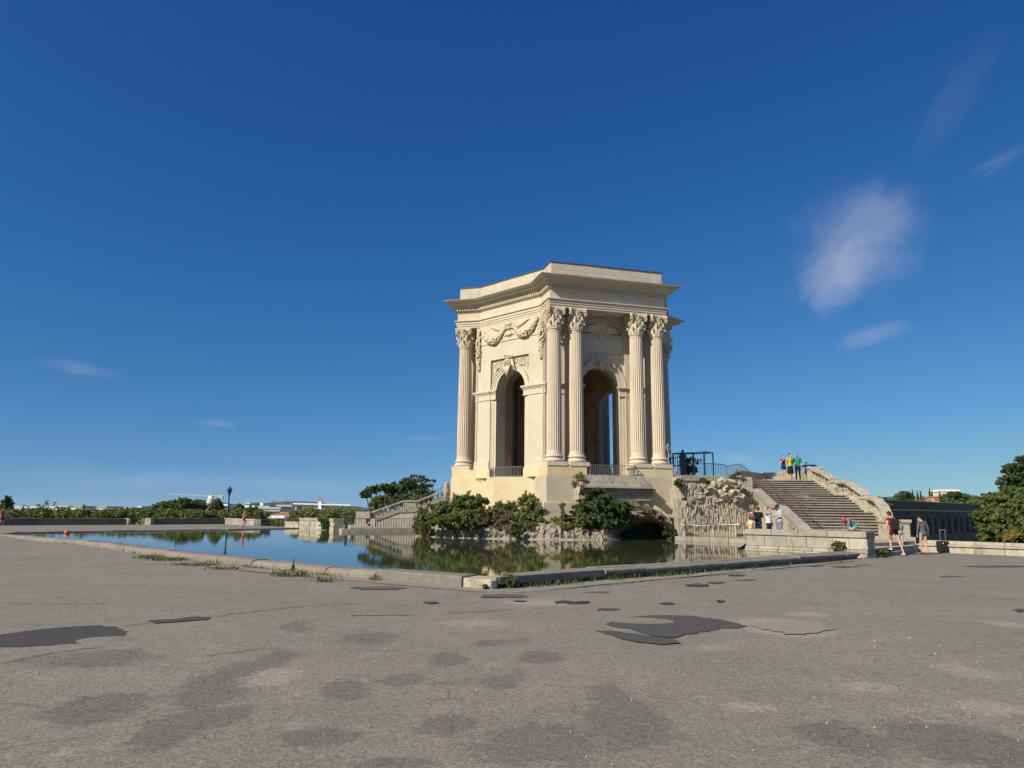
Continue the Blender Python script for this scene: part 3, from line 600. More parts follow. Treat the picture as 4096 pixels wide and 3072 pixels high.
# --- weeds that grow along the foot of the kerb
def weeds(name, spots, m, seed=0, h=0.10, n=60, sx=0.35, label=None):
    r = random.Random(seed); mb = MB()
    for (px, py, wpx, k) in spots:
        for i in range(int(n * k)):
            q = G(px + r.gauss(0, wpx), py + r.gauss(0, 2.5)); hh = h * r.uniform(.3, 1.2); a = r.uniform(0, 2 * pi); w = 0.012 * r.uniform(.6, 1.6)
            dx, dy = cos(a) * w, sin(a) * w; lx, ly = r.gauss(0, .35) * hh, r.gauss(0, .35) * hh
            mb.add([(q.x - dx, q.y - dy, 0), (q.x + dx, q.y + dy, 0), (q.x + lx * .5 + dx * .7, q.y + ly * .5 + dy * .7, hh * .6), (q.x + lx, q.y + ly, hh), (q.x + lx * .5 - dx * .7, q.y + ly * .5 - dy * .7, hh * .6)], [(0, 1, 2, 3, 4)])
    o = mb.build(name, m); stuff(o)
    setp(o, label or 'low green and dry weeds growing in the joint at the foot of the stone kerb', 'weeds'); return o
weeds('weeds', [(80, 2140, 35, 1.2), (190, 2155, 50, 1.1), (270, 2172, 20, .5), (340, 2176, 30, .5), (480, 2195, 60, .5), (570, 2210, 25, .8), (600, 2232, 30, 2.2), (680, 2240, 40, 3.2), (760, 2232, 18, 2.6), (640, 2225, 40, 1.2), (790, 2262, 50, 2.4), (900, 2276, 40, 1.2), (880, 2249, 40, 1.0), (960, 2256, 20, 1), (1010, 2264, 25, 1.2),
              (1080, 2272, 40, 1.2), (1150, 2280, 40, 1.0), (1230, 2289, 40, 1.6), (1330, 2300, 30, 1.0), (1450, 2293, 40, 1.2)], M['grass'], 1, 0.07, 170)
weeds('weeds', [(1540, 2304, 8, .8), (1596, 2309, 9, 1.2), (1660, 2317, 18, 1.4), (1750, 2327, 12, 1), (1780, 2325, 10, .9), (1840, 2332, 14, 2.4), (1500, 2321, 12, .5), (1120, 2303, 20, .6), (1200, 2305, 30, .7), (1300, 2328, 30, .5)], M['leafolive'], 2, 0.16, 130, label='small separate weed tufts along the near stretch of the left kerb')
weeds('weeds', [(2150, 2345, 30, .8), (2250, 2338, 30, 1), (2340, 2325, 25, 1.0), (2460, 2320, 20, .9), (2520, 2312, 25, 1.2), (2650, 2305, 30, .8), (2760, 2294, 30, .7), (2700, 2299, 40, .6), (2880, 2285, 40, .5), (3000, 2275, 40, .5), (3100, 2266, 50, .5), (3300, 2250, 50, .5)], M['leafdark'], 3, 0.13, 90, label='green weeds in the dark joint under the right kerb')

# loose grit lying on the asphalt near the viewer
mb = MB(); r = random.Random(21)
for i in range(420):
    y = 2.6 + 9 * r.random() ** 1.5; x = r.uniform(-.8, .8) * y; s = r.uniform(.0025, .006) * (1 + .05 * y); a = r.uniform(0, 6.28); c, n_ = cos(a), sin(a)
    pts = [(-1, -.6), (1, -.5), (.8, .7), (-.7, .8)]; b = [(x + (u * c - v * n_) * s, y + (u * n_ + v * c) * s, .0) for u, v in pts]; t = [(x + (u * c - v * n_) * s * .6, y + (u * n_ + v * c) * s * .6, .008 + s * .9) for u, v in pts]; mb.hexa(b, t)
o = mb.build('loose_grit', mat('grit', (0.30, 0.275, 0.235), 0.9, 0.3, 9, island=.45), plaza); stuff(o)

# ================================================================== THE PAVILION
PHI = radians(15.84); PS = 0.88
PO = (4.59 * PS, 58.27 * PS, EYE * (1 - PS))          # all its measures below are in units of 0.88 m
pav = empty('water_tower_pavilion', PO, PHI, label='cream limestone hexagonal pavilion with fluted Corinthian columns and open arches on a rocky island', cat='pavilion', scale=PS, local=True)
APA, APB, AF, CW = 6.35, 6.9, 7.5, 3.9
TH = lambda k: -k * pi / 3
def part(mb, name, m, k=0, parent=None, smooth=False, bevel=0.0, fixn=False, loc=None):
    me = mb.mesh(name, m, smooth)
    if fixn:
        bm = bmesh.new(); bm.from_mesh(me); bmesh.ops.recalc_face_normals(bm, faces=bm.faces); bm.to_mesh(me); bm.free()
    o = link(name, me, parent or pav, loc=loc, rz=TH(k))
    if bevel: b = o.modifiers.new('bevel', 'BEVEL'); b.width = bevel; b.segments = 1
    return o
def spread(o, ks, subs=()):
    """copies of a part on the other faces of the hexagon, with copies of its sub-parts"""
    k0 = ks[0]
    for k in ks[1:]:
        c = o.copy(); C.objects.link(c); R = Matrix.Rotation(TH(k) - TH(k0), 4, 'Z'); c.location = R @ o.location; c.rotation_euler = (0, 0, o.rotation_euler.z + TH(k) - TH(k0))
        for ch in subs: d = ch.copy(); C.objects.link(d); d.parent = c
AK, BK = (0, 2, 4), (1, 3, 5)

def arch_wall(w, zs, z0, z1, half, yf, yb, n=28, mb=None):
    """a wall slab |x|<=half between y=yf (front, more negative) and yb with a round-headed opening"""
    mb = mb or MB()
    mb.box(-half, -w, yf, yb, z0, z1); mb.box(w, half, yf, yb, z0, z1)
    xs = [-w * cos(pi * i / n) for i in range(n + 1)]
    for i in range(n):
        xa, xb = xs[i], xs[i + 1]; za = zs + sqrt(max(w * w - xa * xa, 0)); zb = zs + sqrt(max(w * w - xb * xb, 0))
        mb.add([(xa, yf, za), (xb, yf, zb), (xb, yf, z1), (xa, yf, z1)], [(0, 1, 2, 3)]); mb.add([(xa, yb, za), (xb, yb, zb), (xb, yb, z1), (xa, yb, z1)], [(3, 2, 1, 0)])
        mb.add([(xa, yf, za), (xb, yf, zb), (xb, yb, zb), (xa, yb, za)], [(3, 2, 1, 0)])
    return mb
FLOOR, SPR, AW_ = 4.05, 10.45, 1.45
def archivolt(w0, w1, zs, y, yb, n=28, z0=None):
    """moulded band round the arch head, in two fasciae; optional straight legs down to z0"""
    mb = MB(); prof = [(w0, 0), (w0 + (w1 - w0) * .45, 0), (w0 + (w1 - w0) * .45, -.045), (w0 + (w1 - w0) * .8, -.045), (w0 + (w1 - w0) * .84, -.10), (w1, -.10), (w1, yb - y)]
    rows = []
    for i in range(n + 1):
        a = pi * i / n; rows.append([(-r * cos(a), y + d, zs + r * sin(a)) for r, d in prof])
    for i in range(n):
        for j in range(len(prof) - 1): mb.add([rows[i][j], rows[i][j + 1], rows[i + 1][j + 1], rows[i + 1][j]], [(0, 1, 2, 3)])
    if z0 is not None:
        for s in (-1, 1):
            for j in range(len(prof) - 1):
                r0, d0 = prof[j]; r1, d1 = prof[j + 1]; mb.add([(s * r0, y + d0, z0), (s * r1, y + d1, z0), (s * r1, y + d1, zs), (s * r0, y + d0, zs)], [(0, 1, 2, 3) if s < 0 else (3, 2, 1, 0)])
    return mb

# --- walls of the plain faces (B) and the column faces (A)
mb = MB(); arch_wall(AW_, SPR, FLOOR, 15.6, 3.4, -6.70, -5.80, mb=mb)
for s in (-1, 1): mb.box(min(s * 1.95, s * 3.52), max(s * 1.95, s * 3.52), -6.9, -6.702, FLOOR, 15.6)
mb.box(-1.95, 1.95, -6.9, -6.702, 12.82, 15.6)
oB = part(mb, 'wall', M['cream'], 1); spread(oB, BK)
mb = MB(); arch_wall(AW_, SPR, FLOOR, 15.6, 4.30, -6.35, -5.72, mb=mb)
oA = part(mb, 'wall', M['cream'], 0); spread(oA, AK)
# inner lining: brown stone, colour darkened for the room's shade; floor and vault
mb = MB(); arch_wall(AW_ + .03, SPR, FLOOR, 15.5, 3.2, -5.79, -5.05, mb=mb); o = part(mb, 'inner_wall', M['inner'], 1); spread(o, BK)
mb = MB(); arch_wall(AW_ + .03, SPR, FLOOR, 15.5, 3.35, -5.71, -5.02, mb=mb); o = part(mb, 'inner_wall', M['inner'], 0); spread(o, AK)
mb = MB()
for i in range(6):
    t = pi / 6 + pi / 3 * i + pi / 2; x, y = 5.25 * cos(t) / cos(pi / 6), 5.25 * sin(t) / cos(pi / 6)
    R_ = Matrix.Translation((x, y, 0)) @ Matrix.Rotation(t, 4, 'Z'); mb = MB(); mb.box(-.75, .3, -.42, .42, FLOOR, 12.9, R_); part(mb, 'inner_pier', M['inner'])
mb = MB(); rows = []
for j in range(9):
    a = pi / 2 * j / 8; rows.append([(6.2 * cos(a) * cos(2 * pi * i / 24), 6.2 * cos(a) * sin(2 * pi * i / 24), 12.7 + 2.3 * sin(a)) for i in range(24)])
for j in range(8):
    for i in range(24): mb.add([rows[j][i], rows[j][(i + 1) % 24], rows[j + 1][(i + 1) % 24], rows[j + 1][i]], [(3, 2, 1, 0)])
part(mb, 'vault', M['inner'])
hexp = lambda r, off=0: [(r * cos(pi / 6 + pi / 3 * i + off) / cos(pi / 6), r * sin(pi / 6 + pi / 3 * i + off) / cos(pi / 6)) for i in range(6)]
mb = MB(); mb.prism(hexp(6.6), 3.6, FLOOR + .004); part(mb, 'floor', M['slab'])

# spandrel recess carving: hanging drips, and the mask
def drips(w, zs, x1, z1, y, n, seed):
    r = random.Random(seed); mb = MB()
    for i in range(n):
        x = r.uniform(-x1, x1); zb = zs + sqrt(max((w) ** 2 - x * x, 0)) + .04 if abs(x) < w else zs + .1
        t = abs(x) / x1; lo = zb + (z1 - zb) * r.uniform(0, .75) ; hi = lo + r.uniform(.18, .5)
        lo = max(lo, zs + .35 + 1.2 * (1 - t)); hi = min(max(hi, lo + .15), z1 - .03)
        rr = r.uniform(.022, .045); mb.tube([(x, y, hi), (x + r.gauss(0, .02), y - .03, (lo + hi) / 2), (x + r.gauss(0, .02), y - .015, lo)], [rr * .6, rr, rr * .3], 5)
    return mb
o = part(drips(2.0, SPR, 1.82, 12.76, -6.70, 150, 3), 'drip_carving', M['carved'], 1); stuff(o); spread(o, BK)
mb = MB()
for s in (-1, 1): mb.box(min(s * 1.84, s * 1.90), max(s * 1.84, s * 1.90), -6.74, -6.70, 10.5, 12.78)
mb.box(-1.9, 1.9, -6.74, -6.70, 12.72, 12.78); o = part(mb, 'panel_frame', M['cream'], 1); spread(o, BK)
o = part(archivolt(AW_ + .002, AW_ + .46, SPR, -6.76, -6.70, z0=FLOOR), 'archivolt', M['cream'], 1, fixn=True); spread(o, BK)
o = part(archivolt(AW_ + .002, AW_ + .50, SPR, -6.40, -6.35, z0=FLOOR), 'archivolt', M['cream'], 0, fixn=True); spread(o, AK)
# imposts
def impost_prof(mb, x0, x1, y, z0=9.82, z1=10.52, ends=(0, 0)):
    for (dz0, dz1, d) in ((0.0, .06, .05), (.42, .5, .06), (.50, .58, .11), (.58, z1 - z0, .17)):
        mb.box(x0 - (d if ends[0] else 0), x1 + (d if ends[1] else 0), y - d, y + .06, z0 + dz0, z0 + dz1)
    mb.box(x0 - (.015 if ends[0] else 0), x1 + (.015 if ends[1] else 0), y - .015, y + .06, z0 + .06, z0 + .42)
for a_ in ((-3.54, -1.96, -6.9, (1, 0)), (1.96, 3.54, -6.9, (0, 1)), (-1.94, -AW_ + .03, -6.86, (0, 1)), (AW_ - .03, 1.94, -6.86, (1, 0))): mb = MB(); impost_prof(mb, a_[0], a_[1], a_[2], ends=a_[3]); o = part(mb, 'impost', M['cream'], 1); spread(o, BK)
for a_ in ((-2.02, -AW_ + .03, -6.47, (0, 1)), (AW_ - .03, 2.02, -6.47, (1, 0)), (-4.2, -2.02, -6.352, (0, 0)), (2.02, 4.2, -6.352, (0, 0))): mb = MB(); impost_prof(mb, a_[0], a_[1], a_[2], ends=a_[3]); o = part(mb, 'impost', M['cream'], 0); spread(o, AK)
# string course under the garland panel
mb = MB()
for s in (-1, 1): pass
mb.box(-2.95, 2.95, -6.955, -6.898, 14.10, 14.19); mb.box(-3.58, -3.45, -6.955, -6.898, 14.10, 14.19); o = part(mb, 'string_course', M['cream'], 1); spread(o, BK)
mb = MB(); mb.box(-4.35, 4.35, -6.42, -6.352, 14.10, 14.22); o = part(mb, 'string_course', M['cream'], 0); spread(o, AK)
mb = MB(); mb.box(-2.2, 2.2, -6.40, -6.352, 12.90, 12.97); o = part(mb, 'string_course', M['cream'], 0); spread(o, AK)
for s in (-1, 1):
    for c_ in (CW, CW - 1.6): mb = MB(); mb.box(s * c_ - .46, s * c_ + .46, -6.47, -6.352, FLOOR + .6, 15.6); o = part(mb, 'pilaster', M['column'], 0); spread(o, AK)
for s in (-1, 1):
    mb = MB(); mb.box(min(s * 2.0, s * 3.56), max(s * 2.0, s * 3.56), -6.97, -6.898, 4.67, 5.25); o = part(mb, 'pier_base', M['cream'], 1); spread(o, BK)

# garlands: fruit and leaves heaped along a hanging line
def garland(pts, r0, dens, seed, y, name='garland'):
    r = random.Random(seed); mb = MB(); P = [Vector(p) for p in pts]
    for i in range(len(P) - 1):
        L = (P[i + 1] - P[i]).length; n = max(2, int(L * dens))
        for j in range(n):
            t = (j + r.random()) / n; q = P[i].lerp(P[i + 1], t); tt = (i + t) / (len(P) - 1); rr = r0(tt)
            a = r.uniform(0, 2 * pi); s = r.uniform(.055, .095); d = (P[i + 1] - P[i]).normalized(); nn = Vector((-d.z, 0, d.x))
            o_ = nn * cos(a) * rr * .85; dep = abs(sin(a)) * rr * .8
            T = Matrix.Rotation(r.uniform(0, pi), 3, 'Y'); mb.ell(q + o_ + Vector((0, -dep - .02, 0)), (s * 1.5, s * .8, s), 5, 4, T)
    return mb
def swag(x0, x1, z0, z1, sag, n=12):
    return [(x0 + (x1 - x0) * i / n, -6.93, z0 + (z1 - z0) * i / n - sag * (1 - (2 * i / n - 1) ** 2)) for i in range(n + 1)]
g1 = garland(swag(-2.72, -.42, 15.05, 15.15, .82), lambda t: .09 + .24 * sin(pi * min(t * 1.1, 1)) , 75, 1, 0)
o = part(g1, 'garland', M['carved'], 1, smooth=True); spread(o, BK)
g2 = garland(swag(.42, 2.85, 15.15, 15.35, .92), lambda t: .09 + .24 * sin(pi * min((1 - t) * 1.1, 1)), 75, 2, 0)
o = part(g2, 'garland', M['carved'], 1, smooth=True); spread(o, BK)
for s, zt, zb in ((-1, 15.35, 12.25), (1, 15.45, 12.3)):
    gv = garland([(s * 3.22 + .03 * sin(i), -6.93, zt - (zt - zb) * i / 14) for i in range(15)], lambda t: .10 + .13 * sin(pi * min(1, max(t, .05))), 40, 5 + s, 0)
    o = part(gv, 'hanging_garland', M['carved'], 1, smooth=True); spread(o, BK)
# ribbon knot and plumes between the swags
mb = MB(); r = random.Random(8)
mb.ell((0, -7.0, 15.05), (.13, .10, .17), 8, 6); mb.ell((0, -6.98, 15.32), (.20, .09, .08), 8, 5)
for s in (-1, 1):
    for i in range(5):
        mb.tube([(s * .12, -6.96, 15.25 - .06 * i), (s * (.32 + .07 * i), -7.03, 15.42 - .12 * i), (s * (.52 + .09 * i), -6.97, 15.22 - .13 * i)], [.05, .045, .02], 5)
    for i in range(9):
        x = s * (.75 + .11 * i); z = 14.92 + .035 * i + r.uniform(-.05, .05); mb.tube([(x - s * .2, -6.93, z - .1), (x + s * .1, -6.975, z + .10), (x + s * .42, -6.93, z + .22)], [.03, .05, .012], 5)
    mb.tube([(s * .1, -6.95, 14.8), (s * .22, -6.97, 14.55), (s * .5, -6.94, 14.45)], [.06, .05, .02], 5)
for i in range(7):
    a = -pi / 2 + (i - 3) * .33; mb.tube([(0, -6.97, 14.72), (.28 * cos(a), -6.99, 14.62 + .28 * sin(a) * .9)], [.06, .02], 5)
o = part(mb, 'ribbon_knot', M['carved'], 1, smooth=True); spread(o, BK)

# bearded mask on the keystone
def mask(cx, y, cz, s, crown=True, seed=1):
    r = random.Random(seed); mb = MB(); e = lambda c, rr, n=10, m=8: mb.ell((cx + c[0] * s, y + c[1] * s, cz + c[2] * s), [q * s for q in rr], n, m)
    e((0, -.05, 0), (.27, .30, .36), 14, 12); e((0, -.10, .16), (.24, .22, .12)); 
    for q in (-1, 1):
        e((q * .10, -.33, .075), (.085, .04, .03)); e((q * .10, -.315, .03), (.05, .035, .028)); e((q * .13, -.27, -.08), (.075, .07, .07)); e((q * .27, -.05, .02), (.05, .07, .10))
    mb.tube([(cx, y - .34 * s, cz + .08 * s), (cx, y - .41 * s, cz - .02 * s), (cx, y - .43 * s, cz - .09 * s), (cx, y - .34 * s, cz - .12 * s)], [.03 * s, .04 * s, .055 * s, .03 * s], 6)
    e((0, -.33, -.20), (.08, .035, .022))
    for q in (-1, 1): mb.tube([(cx, y - .35 * s, cz - .155 * s), (cx + q * .10 * s, y - .35 * s, cz - .18 * s), (cx + q * .17 * s, y - .28 * s, cz - .27 * s)], [.03 * s, .035 * s, .012 * s], 6)
    for i in range(15):
        x = (i - 7) / 7 * .24; L = .75 - .4 * abs(i - 7) / 7 + r.uniform(-.06, .06)
        mb.tube([(cx + x * .8 * s, y - (.30 - .12 * abs(i - 7) / 7) * s, cz - .16 * s), (cx + (x + .02 * sin(i * 2)) * s, y - .30 * s, cz - (.25 + L * .4) * s), (cx + (x * .8 - .02 * sin(i * 2)) * s, y - .24 * s, cz - (.24 + L) * s)], [.035 * s, .045 * s, .015 * s], 5)
    for q in (-1, 1):
        for i in range(6): mb.tube([(cx + q * .2 * s, y - .1 * s, cz + (.22 - .06 * i) * s), (cx + q * (.36 + .02 * i) * s, y - .1 * s, cz + (.12 - .09 * i) * s), (cx + q * (.34 + .035 * i) * s, y - .05 * s, cz - (.1 + .1 * i) * s)], [.04 * s, .045 * s, .015 * s], 5)
    if crown:
        mb.lathe([(.29 * s, cz + .22 * s), (.31 * s, cz + .24 * s), (.31 * s, cz + .31 * s), (.28 * s, cz + .33 * s)], 14, (cx, y - .05 * s))
        for i in range(11):
            a = pi + pi * (i + .5) / 11; mb.tube([(cx + .29 * s * cos(a), y + .29 * s * sin(a) - .05 * s, cz + .31 * s), (cx + .35 * s * cos(a), y + .35 * s * sin(a) - .05 * s, cz + .50 * s)], [.03 * s, .008 * s], 4)
    else:
        for i in range(9):
            a = pi * (i + .5) / 9; mb.tube([(cx + .18 * s * cos(a), y - .15 * s, cz + .2 * s), (cx + .34 * s * cos(a), y - .18 * s, cz + (.28 + .14 * sin(a)) * s), (cx + .42 * s * cos(a), y - .08 * s, cz + (.1 + .2 * sin(a)) * s)], [.06 * s, .06 * s, .02 * s], 5)
    mb.box(cx - .22 * s, cx + .22 * s, y - .02 * s, y + .14, cz - .75 * s, cz + .15 * s)
    return mb
o = part(mask(0, -6.86, 12.42, 1.18), 'keystone_mask', M['carved'], 1, smooth=True); spread(o, BK)
o = part(mask(0, -6.50, 12.45, .92, False, 4), 'keystone_mask', M['carved'], 0, smooth=True); spread(o, AK)
def leaf_spray(cx, y, cz, s, side, n, L, seed):
    r = random.Random(seed); mb = MB()
    for i in range(n):
        a = (pi * .05 + pi * .6 * i / n); a = a if side > 0 else pi - a; l = L * r.uniform(.7, 1.1)
        p0 = Vector((cx, y, cz)); p1 = p0 + Vector((cos(a) * l * .5, -.12, sin(a) * l * .42 - .1)); p2 = p0 + Vector((cos(a) * l, -.05, sin(a) * l * .55 - .28))
        mb.tube([p0, p1, p2], [.05, .085, .015], 5)
        for q in (-1, 1): mb.tube([p1, p1 + Vector((cos(a + q * .9) * .2, -.04, sin(a + q * .9) * .18))], [.05, .012], 4)
    return mb
for s in (-1, 1):
    mb = MB(); t = leaf_spray(s * .28, -6.42, 12.25, 1, s, 9, .95, 3 + s); mb.add(t.v, t.f)
    t = leaf_spray(s * .75, -6.42, 12.0, 1, s, 5, .6, 6 + s); mb.add(t.v, t.f)
    mb.ell((s * .62, -6.44, 12.05), (.14, .08, .12)); mb.ell((s * 1.0, -6.43, 12.02), (.13, .07, .1))
    o = part(mb, 'leaf_carving', M['carved'], 0, smooth=True); spread(o, AK)
for s in (-1, 1):
    mb = MB()
    for i in range(4): mb.tube([(s * (.45 + .22 * i), -6.74, 12.3 - .05 * i), (s * (.65 + .22 * i), -6.80, 12.42 - .08 * i), (s * (.85 + .22 * i), -6.74, 12.25 - .1 * i)], [.03, .06, .015], 5)
    mb.ell((s * .78, -6.76, 12.2), (.12, .07, .1)); mb.ell((s * 1.02, -6.76, 12.15), (.09, .06, .08))
    o = part(mb, 'leaf_carving', M['carved'], 1, smooth=True); spread(o, BK)
# cartouche under the soffit of the column face
mb = MB()
for i in range(26):
    a = pi * i / 25; mb.ell((-1.55 * cos(a), -6.45, 14.45 + 1.0 * sin(a)), (.13, .07, .05), 6, 4)
for s in (-1, 1):
    for i in range(9):
        a = .2 + 1.2 * i / 9; mb.tube([(s * .35, -6.42, 14.35), (s * (.35 + .6 * cos(a)), -6.58, 14.35 + .5 * sin(a)), (s * (.35 + 1.25 * cos(a) + .1), -6.46, 14.3 + .75 * sin(a))], [.06, .10, .02], 5)
    mb.tube([(s * .1, -6.5, 14.35), (s * .8, -6.52, 14.2), (s * 1.6, -6.5, 14.22), (s * 1.95, -6.5, 14.45), (s * 1.75, -6.5, 14.5)], [.05, .07, .08, .06, .03], 6)
    mb.lathe([(.04, -.06), (.2, -.05), (.22, .0), (.16, .03)], 10, T=Matrix.Translation((s * .3, -6.46, 14.42)) @ Matrix.Rotation(pi / 2, 4, 'X'))
mb.ell((0, -6.5, 14.2), (.18, .12, .3)); mb.ell((0, -6.46, 14.8), (.62, .07, .42), 14, 8)
o = part(mb, 'cartouche', M['carved'], 0, smooth=True); spread(o, AK)

# --- columns: fluted shaft, base, capital with leaves and volutes
def flute_ring(r, z, nf=22, dep=.055):
    pts = []
    for i in range(nf):
        for u, k in ((0, 1), (.12, 1), (.27, 1 - dep * .75), (.56, 1 - dep * 1.25), (.85, 1 - dep * .75)):
            a = 2 * pi * (i + u) / nf; pts.append((r * k * cos(a), r * k * sin(a), z))
    return pts
mb = MB(); rings = []
zb, zt = 5.44, 14.18
for z, r_, dp in ((5.44, .56, 0), (5.50, .53, 0), (5.62, .515, 0), (5.72, .515, 1), (8.5, .513, 1), (11.2, .485, 1), (13.88, .452, 1), (13.98, .452, 0), (14.06, .455, 0)):
    rings.append(flute_ring(r_, z, dep=.085 * dp + 1e-5))
n = len(rings[0])
for rg in rings: mb.v += rg
for i in range(len(rings) - 1):
    for k in range(n): mb.f.append((i * n + k, i * n + (k + 1) % n, (i + 1) * n + (k + 1) % n, (i + 1) * n + k))
shaft = mb
base = MB(); tor = lambda r, z, h, b: [(r + b * sin(pi * i / 5), z + h * (1 - cos(pi * i / 5)) / 2) for i in range(6)]
base.lathe([(.3, 4.94)] + tor(.60, 4.94, .19, .10) + [(.60, 5.14), (.575, 5.18), (.575, 5.22), (.60, 5.25)] + tor(.59, 5.25, .13, .06) + [(.57, 5.40), (.57, 5.44), (.4, 5.44)], 32)
base.box(-.70, .70, -.70, .70, 4.67, 4.94)
cap = MB(); cap.lathe([(.3, 14.06), (.47, 14.06), (.515, 14.09), (.515, 14.14), (.47, 14.17), (.45, 14.2), (.46, 14.7), (.50, 15.1), (.60, 15.32), (.60, 15.36), (.3, 15.36)], 24)
def acanthus(mb, a, z0, h, r0, out, w):
    c, s = cos(a), sin(a); N_ = 7; rowsL = []
    for i in range(N_):
        t = i / (N_ - 1)
        if t < .72: rr = r0 + .04 + .10 * t; zz = z0 + h * t / .80
        else: u = (t - .72) / .28; rr = r0 + .11 + out * sin(u * pi * .62); zz = z0 + h * (.90 + .12 * sin(u * pi) - .22 * max(0, u - .5) * 2)
        ww = w * (0.75 + .5 * sin(pi * min(t * 1.05, 1)) - .35 * t); ww *= (1.18 if i % 2 else .88)
        rowsL.append([(rr - .035, -ww), (rr + .01, -ww * .5), (rr + .045, 0), (rr + .01, ww * .5), (rr - .035, ww)])
        rowsL[-1] = [(x * c - y * s, x * s + y * c, zz) for x, y in rowsL[-1]]
    b = len(mb.v)
    for rw in rowsL: mb.v += rw
    for i in range(N_ - 1):
        for j in range(4): mb.f.append((b + i * 5 + j, b + i * 5 + j + 1, b + (i + 1) * 5 + j + 1, b + (i + 1) * 5 + j))
    tip = rowsL[-1][2]; mb.ell((tip[0], tip[1], tip[2] + .01), (.05, .05, .035), 6, 4)
for i in range(8): acanthus(cap, 2 * pi * i / 8, 14.16, .46, .44, .13, .135)
for i in range(8): acanthus(cap, 2 * pi * (i + .5) / 8, 14.2, .80, .45, .15, .13)
for q in range(4):
    a = pi / 4 + pi / 2 * q; d = Vector((cos(a), sin(a), 0)); pd = Vector((-sin(a), cos(a), 0))
    for sg in (-1, 1):
        sp = []
        for i in range(15):
            th = i / 14 * 2.6 * pi; rr = .15 * (1 - i / 14 * .75); sp.append(d * (.72 + rr * sin(th + .3)) + pd * sg * (.05 + .02 * i / 14) + Vector((0, 0, 15.22 + rr * cos(th + .3))))
        st = [d * .50 + pd * sg * .2 + Vector((0, 0, 14.75)), d * .60 + pd * sg * .12 + Vector((0, 0, 15.1))]
        cap.tube(st + sp, [.03, .04] + [.04 - .018 * i / 14 for i in range(15)], 5)
    a = pi / 2 * q; d = Vector((cos(a), sin(a), 0)); pd = Vector((-sin(a), cos(a), 0))
    for sg in (-1, 1):
        sp = [d * .56 + pd * sg * .17 + Vector((0, 0, 14.75))] + [d * .62 + pd * sg * (.11 - (.085 - .05 * i / 8) * sin(i * .75)) + Vector((0, 0, 15.2 + (.085 - .05 * i / 8) * cos(i * .75))) for i in range(9)]
        cap.tube(sp, .025, 4)
    for i in range(5): cap.ell(d * .68 + pd * .075 * cos(i * 2 * pi / 5) + Vector((0, 0, 15.45 + .075 * sin(i * 2 * pi / 5))), (.055, .055, .055), 6, 4)
    cap.ell(d * .70 + Vector((0, 0, 15.45)), (.05, .05, .05), 6, 4); cap.ell(d * .60 + Vector((0, 0, 15.02)), (.06, .07, .10), 6, 5)
ab = []
for q in range(4):
    a0 = pi / 4 + pi / 2 * q; c0 = Vector((cos(a0), sin(a0))) * .98; a1 = a0 + pi / 2; c1 = Vector((cos(a1), sin(a1))) * .98; md = Vector((cos(a0 + pi / 4), sin(a0 + pi / 4)))
    for i in range(6):
        t = (i + .25) / 5.5; p = c0.lerp(c1, .06 + .88 * t) - md * .15 * (1 - (2 * t - 1) ** 2); ab.append((p.x, p.y))
cap.prism(ab, 15.36, 15.46); cap.prism([(x * 1.04, y * 1.04) for x, y in ab], 15.46, 15.598)
first = None
me_s, me_b, me_c = shaft.mesh('column', M['column']), base.mesh('column_base', M['column']), cap.mesh('capital', M['carved'])
for me in (me_b,):
    bm = bmesh.new(); bm.from_mesh(me); bm.to_mesh(me); bm.free()
for k in AK:
    for i, x in enumerate((-CW, -CW + 1.6, CW - 1.6, CW)):
        R_ = Matrix.Rotation(TH(k), 4, 'Z'); co = link('column', me_s, pav, loc=R_ @ Vector((x, -AF, 0)), rz=TH(k) + random.uniform(0, 6.28) * 0)
        link('column_base', me_b, co); link('capital', me_c, co)

# --- entablature along the broken outline: column blocks step forward from the plain faces
FA = 8.05; FU = 4.40; FB = 6.92
def outline(o):
    """mitred outline of the frieze moved outward by o (36 numbers round the hexagon)"""
    P = []
    for k in range(6):
        t = TH(k)
        if k % 2 == 0:
            P.append((k, 'L')); P.append((k, 'R'))
    pts = []
    for k in AK:
        R_ = Matrix.Rotation(TH(k), 3, 'Z')
        hu, hn = FU + o, FA + o
        def meet(sgn):
            # line x = sgn*hu in A's frame meets plane n = FB+o of the neighbouring B face
            kb_ = k + sgn * -1 if False else None
            t = -sgn * pi / 3 * -1
            # outward normal of the B face on that side, in A's frame: A's is (0,-1); turn by +60 deg (right side) or -60
            an = -pi / 2 + sgn * pi / 3; nx, ny = cos(an), sin(an); x = sgn * hu; y = (FB + o - nx * x) / ny; return (x, y)
        for q in (meet(-1), (-hu, -hn), (hu, -hn), meet(1)):
            v = R_ @ Vector((q[0], q[1], 0)); pts.append((v.x, v.y, k))
    # order counter-clockwise
    pts.sort(key=lambda p: 0)
    seq = []
    for k in (0, 4, 2):
        seq += [p[:2] for p in pts if p[2] == k]
    return seq
def loft(prof, name, m, close=True, fix=True):
    mb = MB(); n = 12
    for o_, z in prof: mb.v += [(x, y, z) for x, y in outline(o_)]
    for i in range(len(prof) - 1):
        for k in range(n): mb.f.append((i * n + k, i * n + (k + 1) % n, (i + 1) * n + (k + 1) % n, (i + 1) * n + k))
    if close: mb.f.append(tuple(range(n - 1, -1, -1))); e = (len(prof) - 1) * n; mb.f.append(tuple(e + k for k in range(n)))
    return part(mb, name, m, 0)
loft([(0, 15.6), (0, 15.74), (.045, 15.745), (.045, 15.90), (.09, 15.905), (.09, 16.05), (.12, 16.07), (.19, 16.12), (.19, 16.18), (0, 16.19)], 'architrave', M['cornice'])
loft([(-.02, 16.192), (-.02, 16.90), (.06, 16.91)], 'frieze', M['cornice'], True)
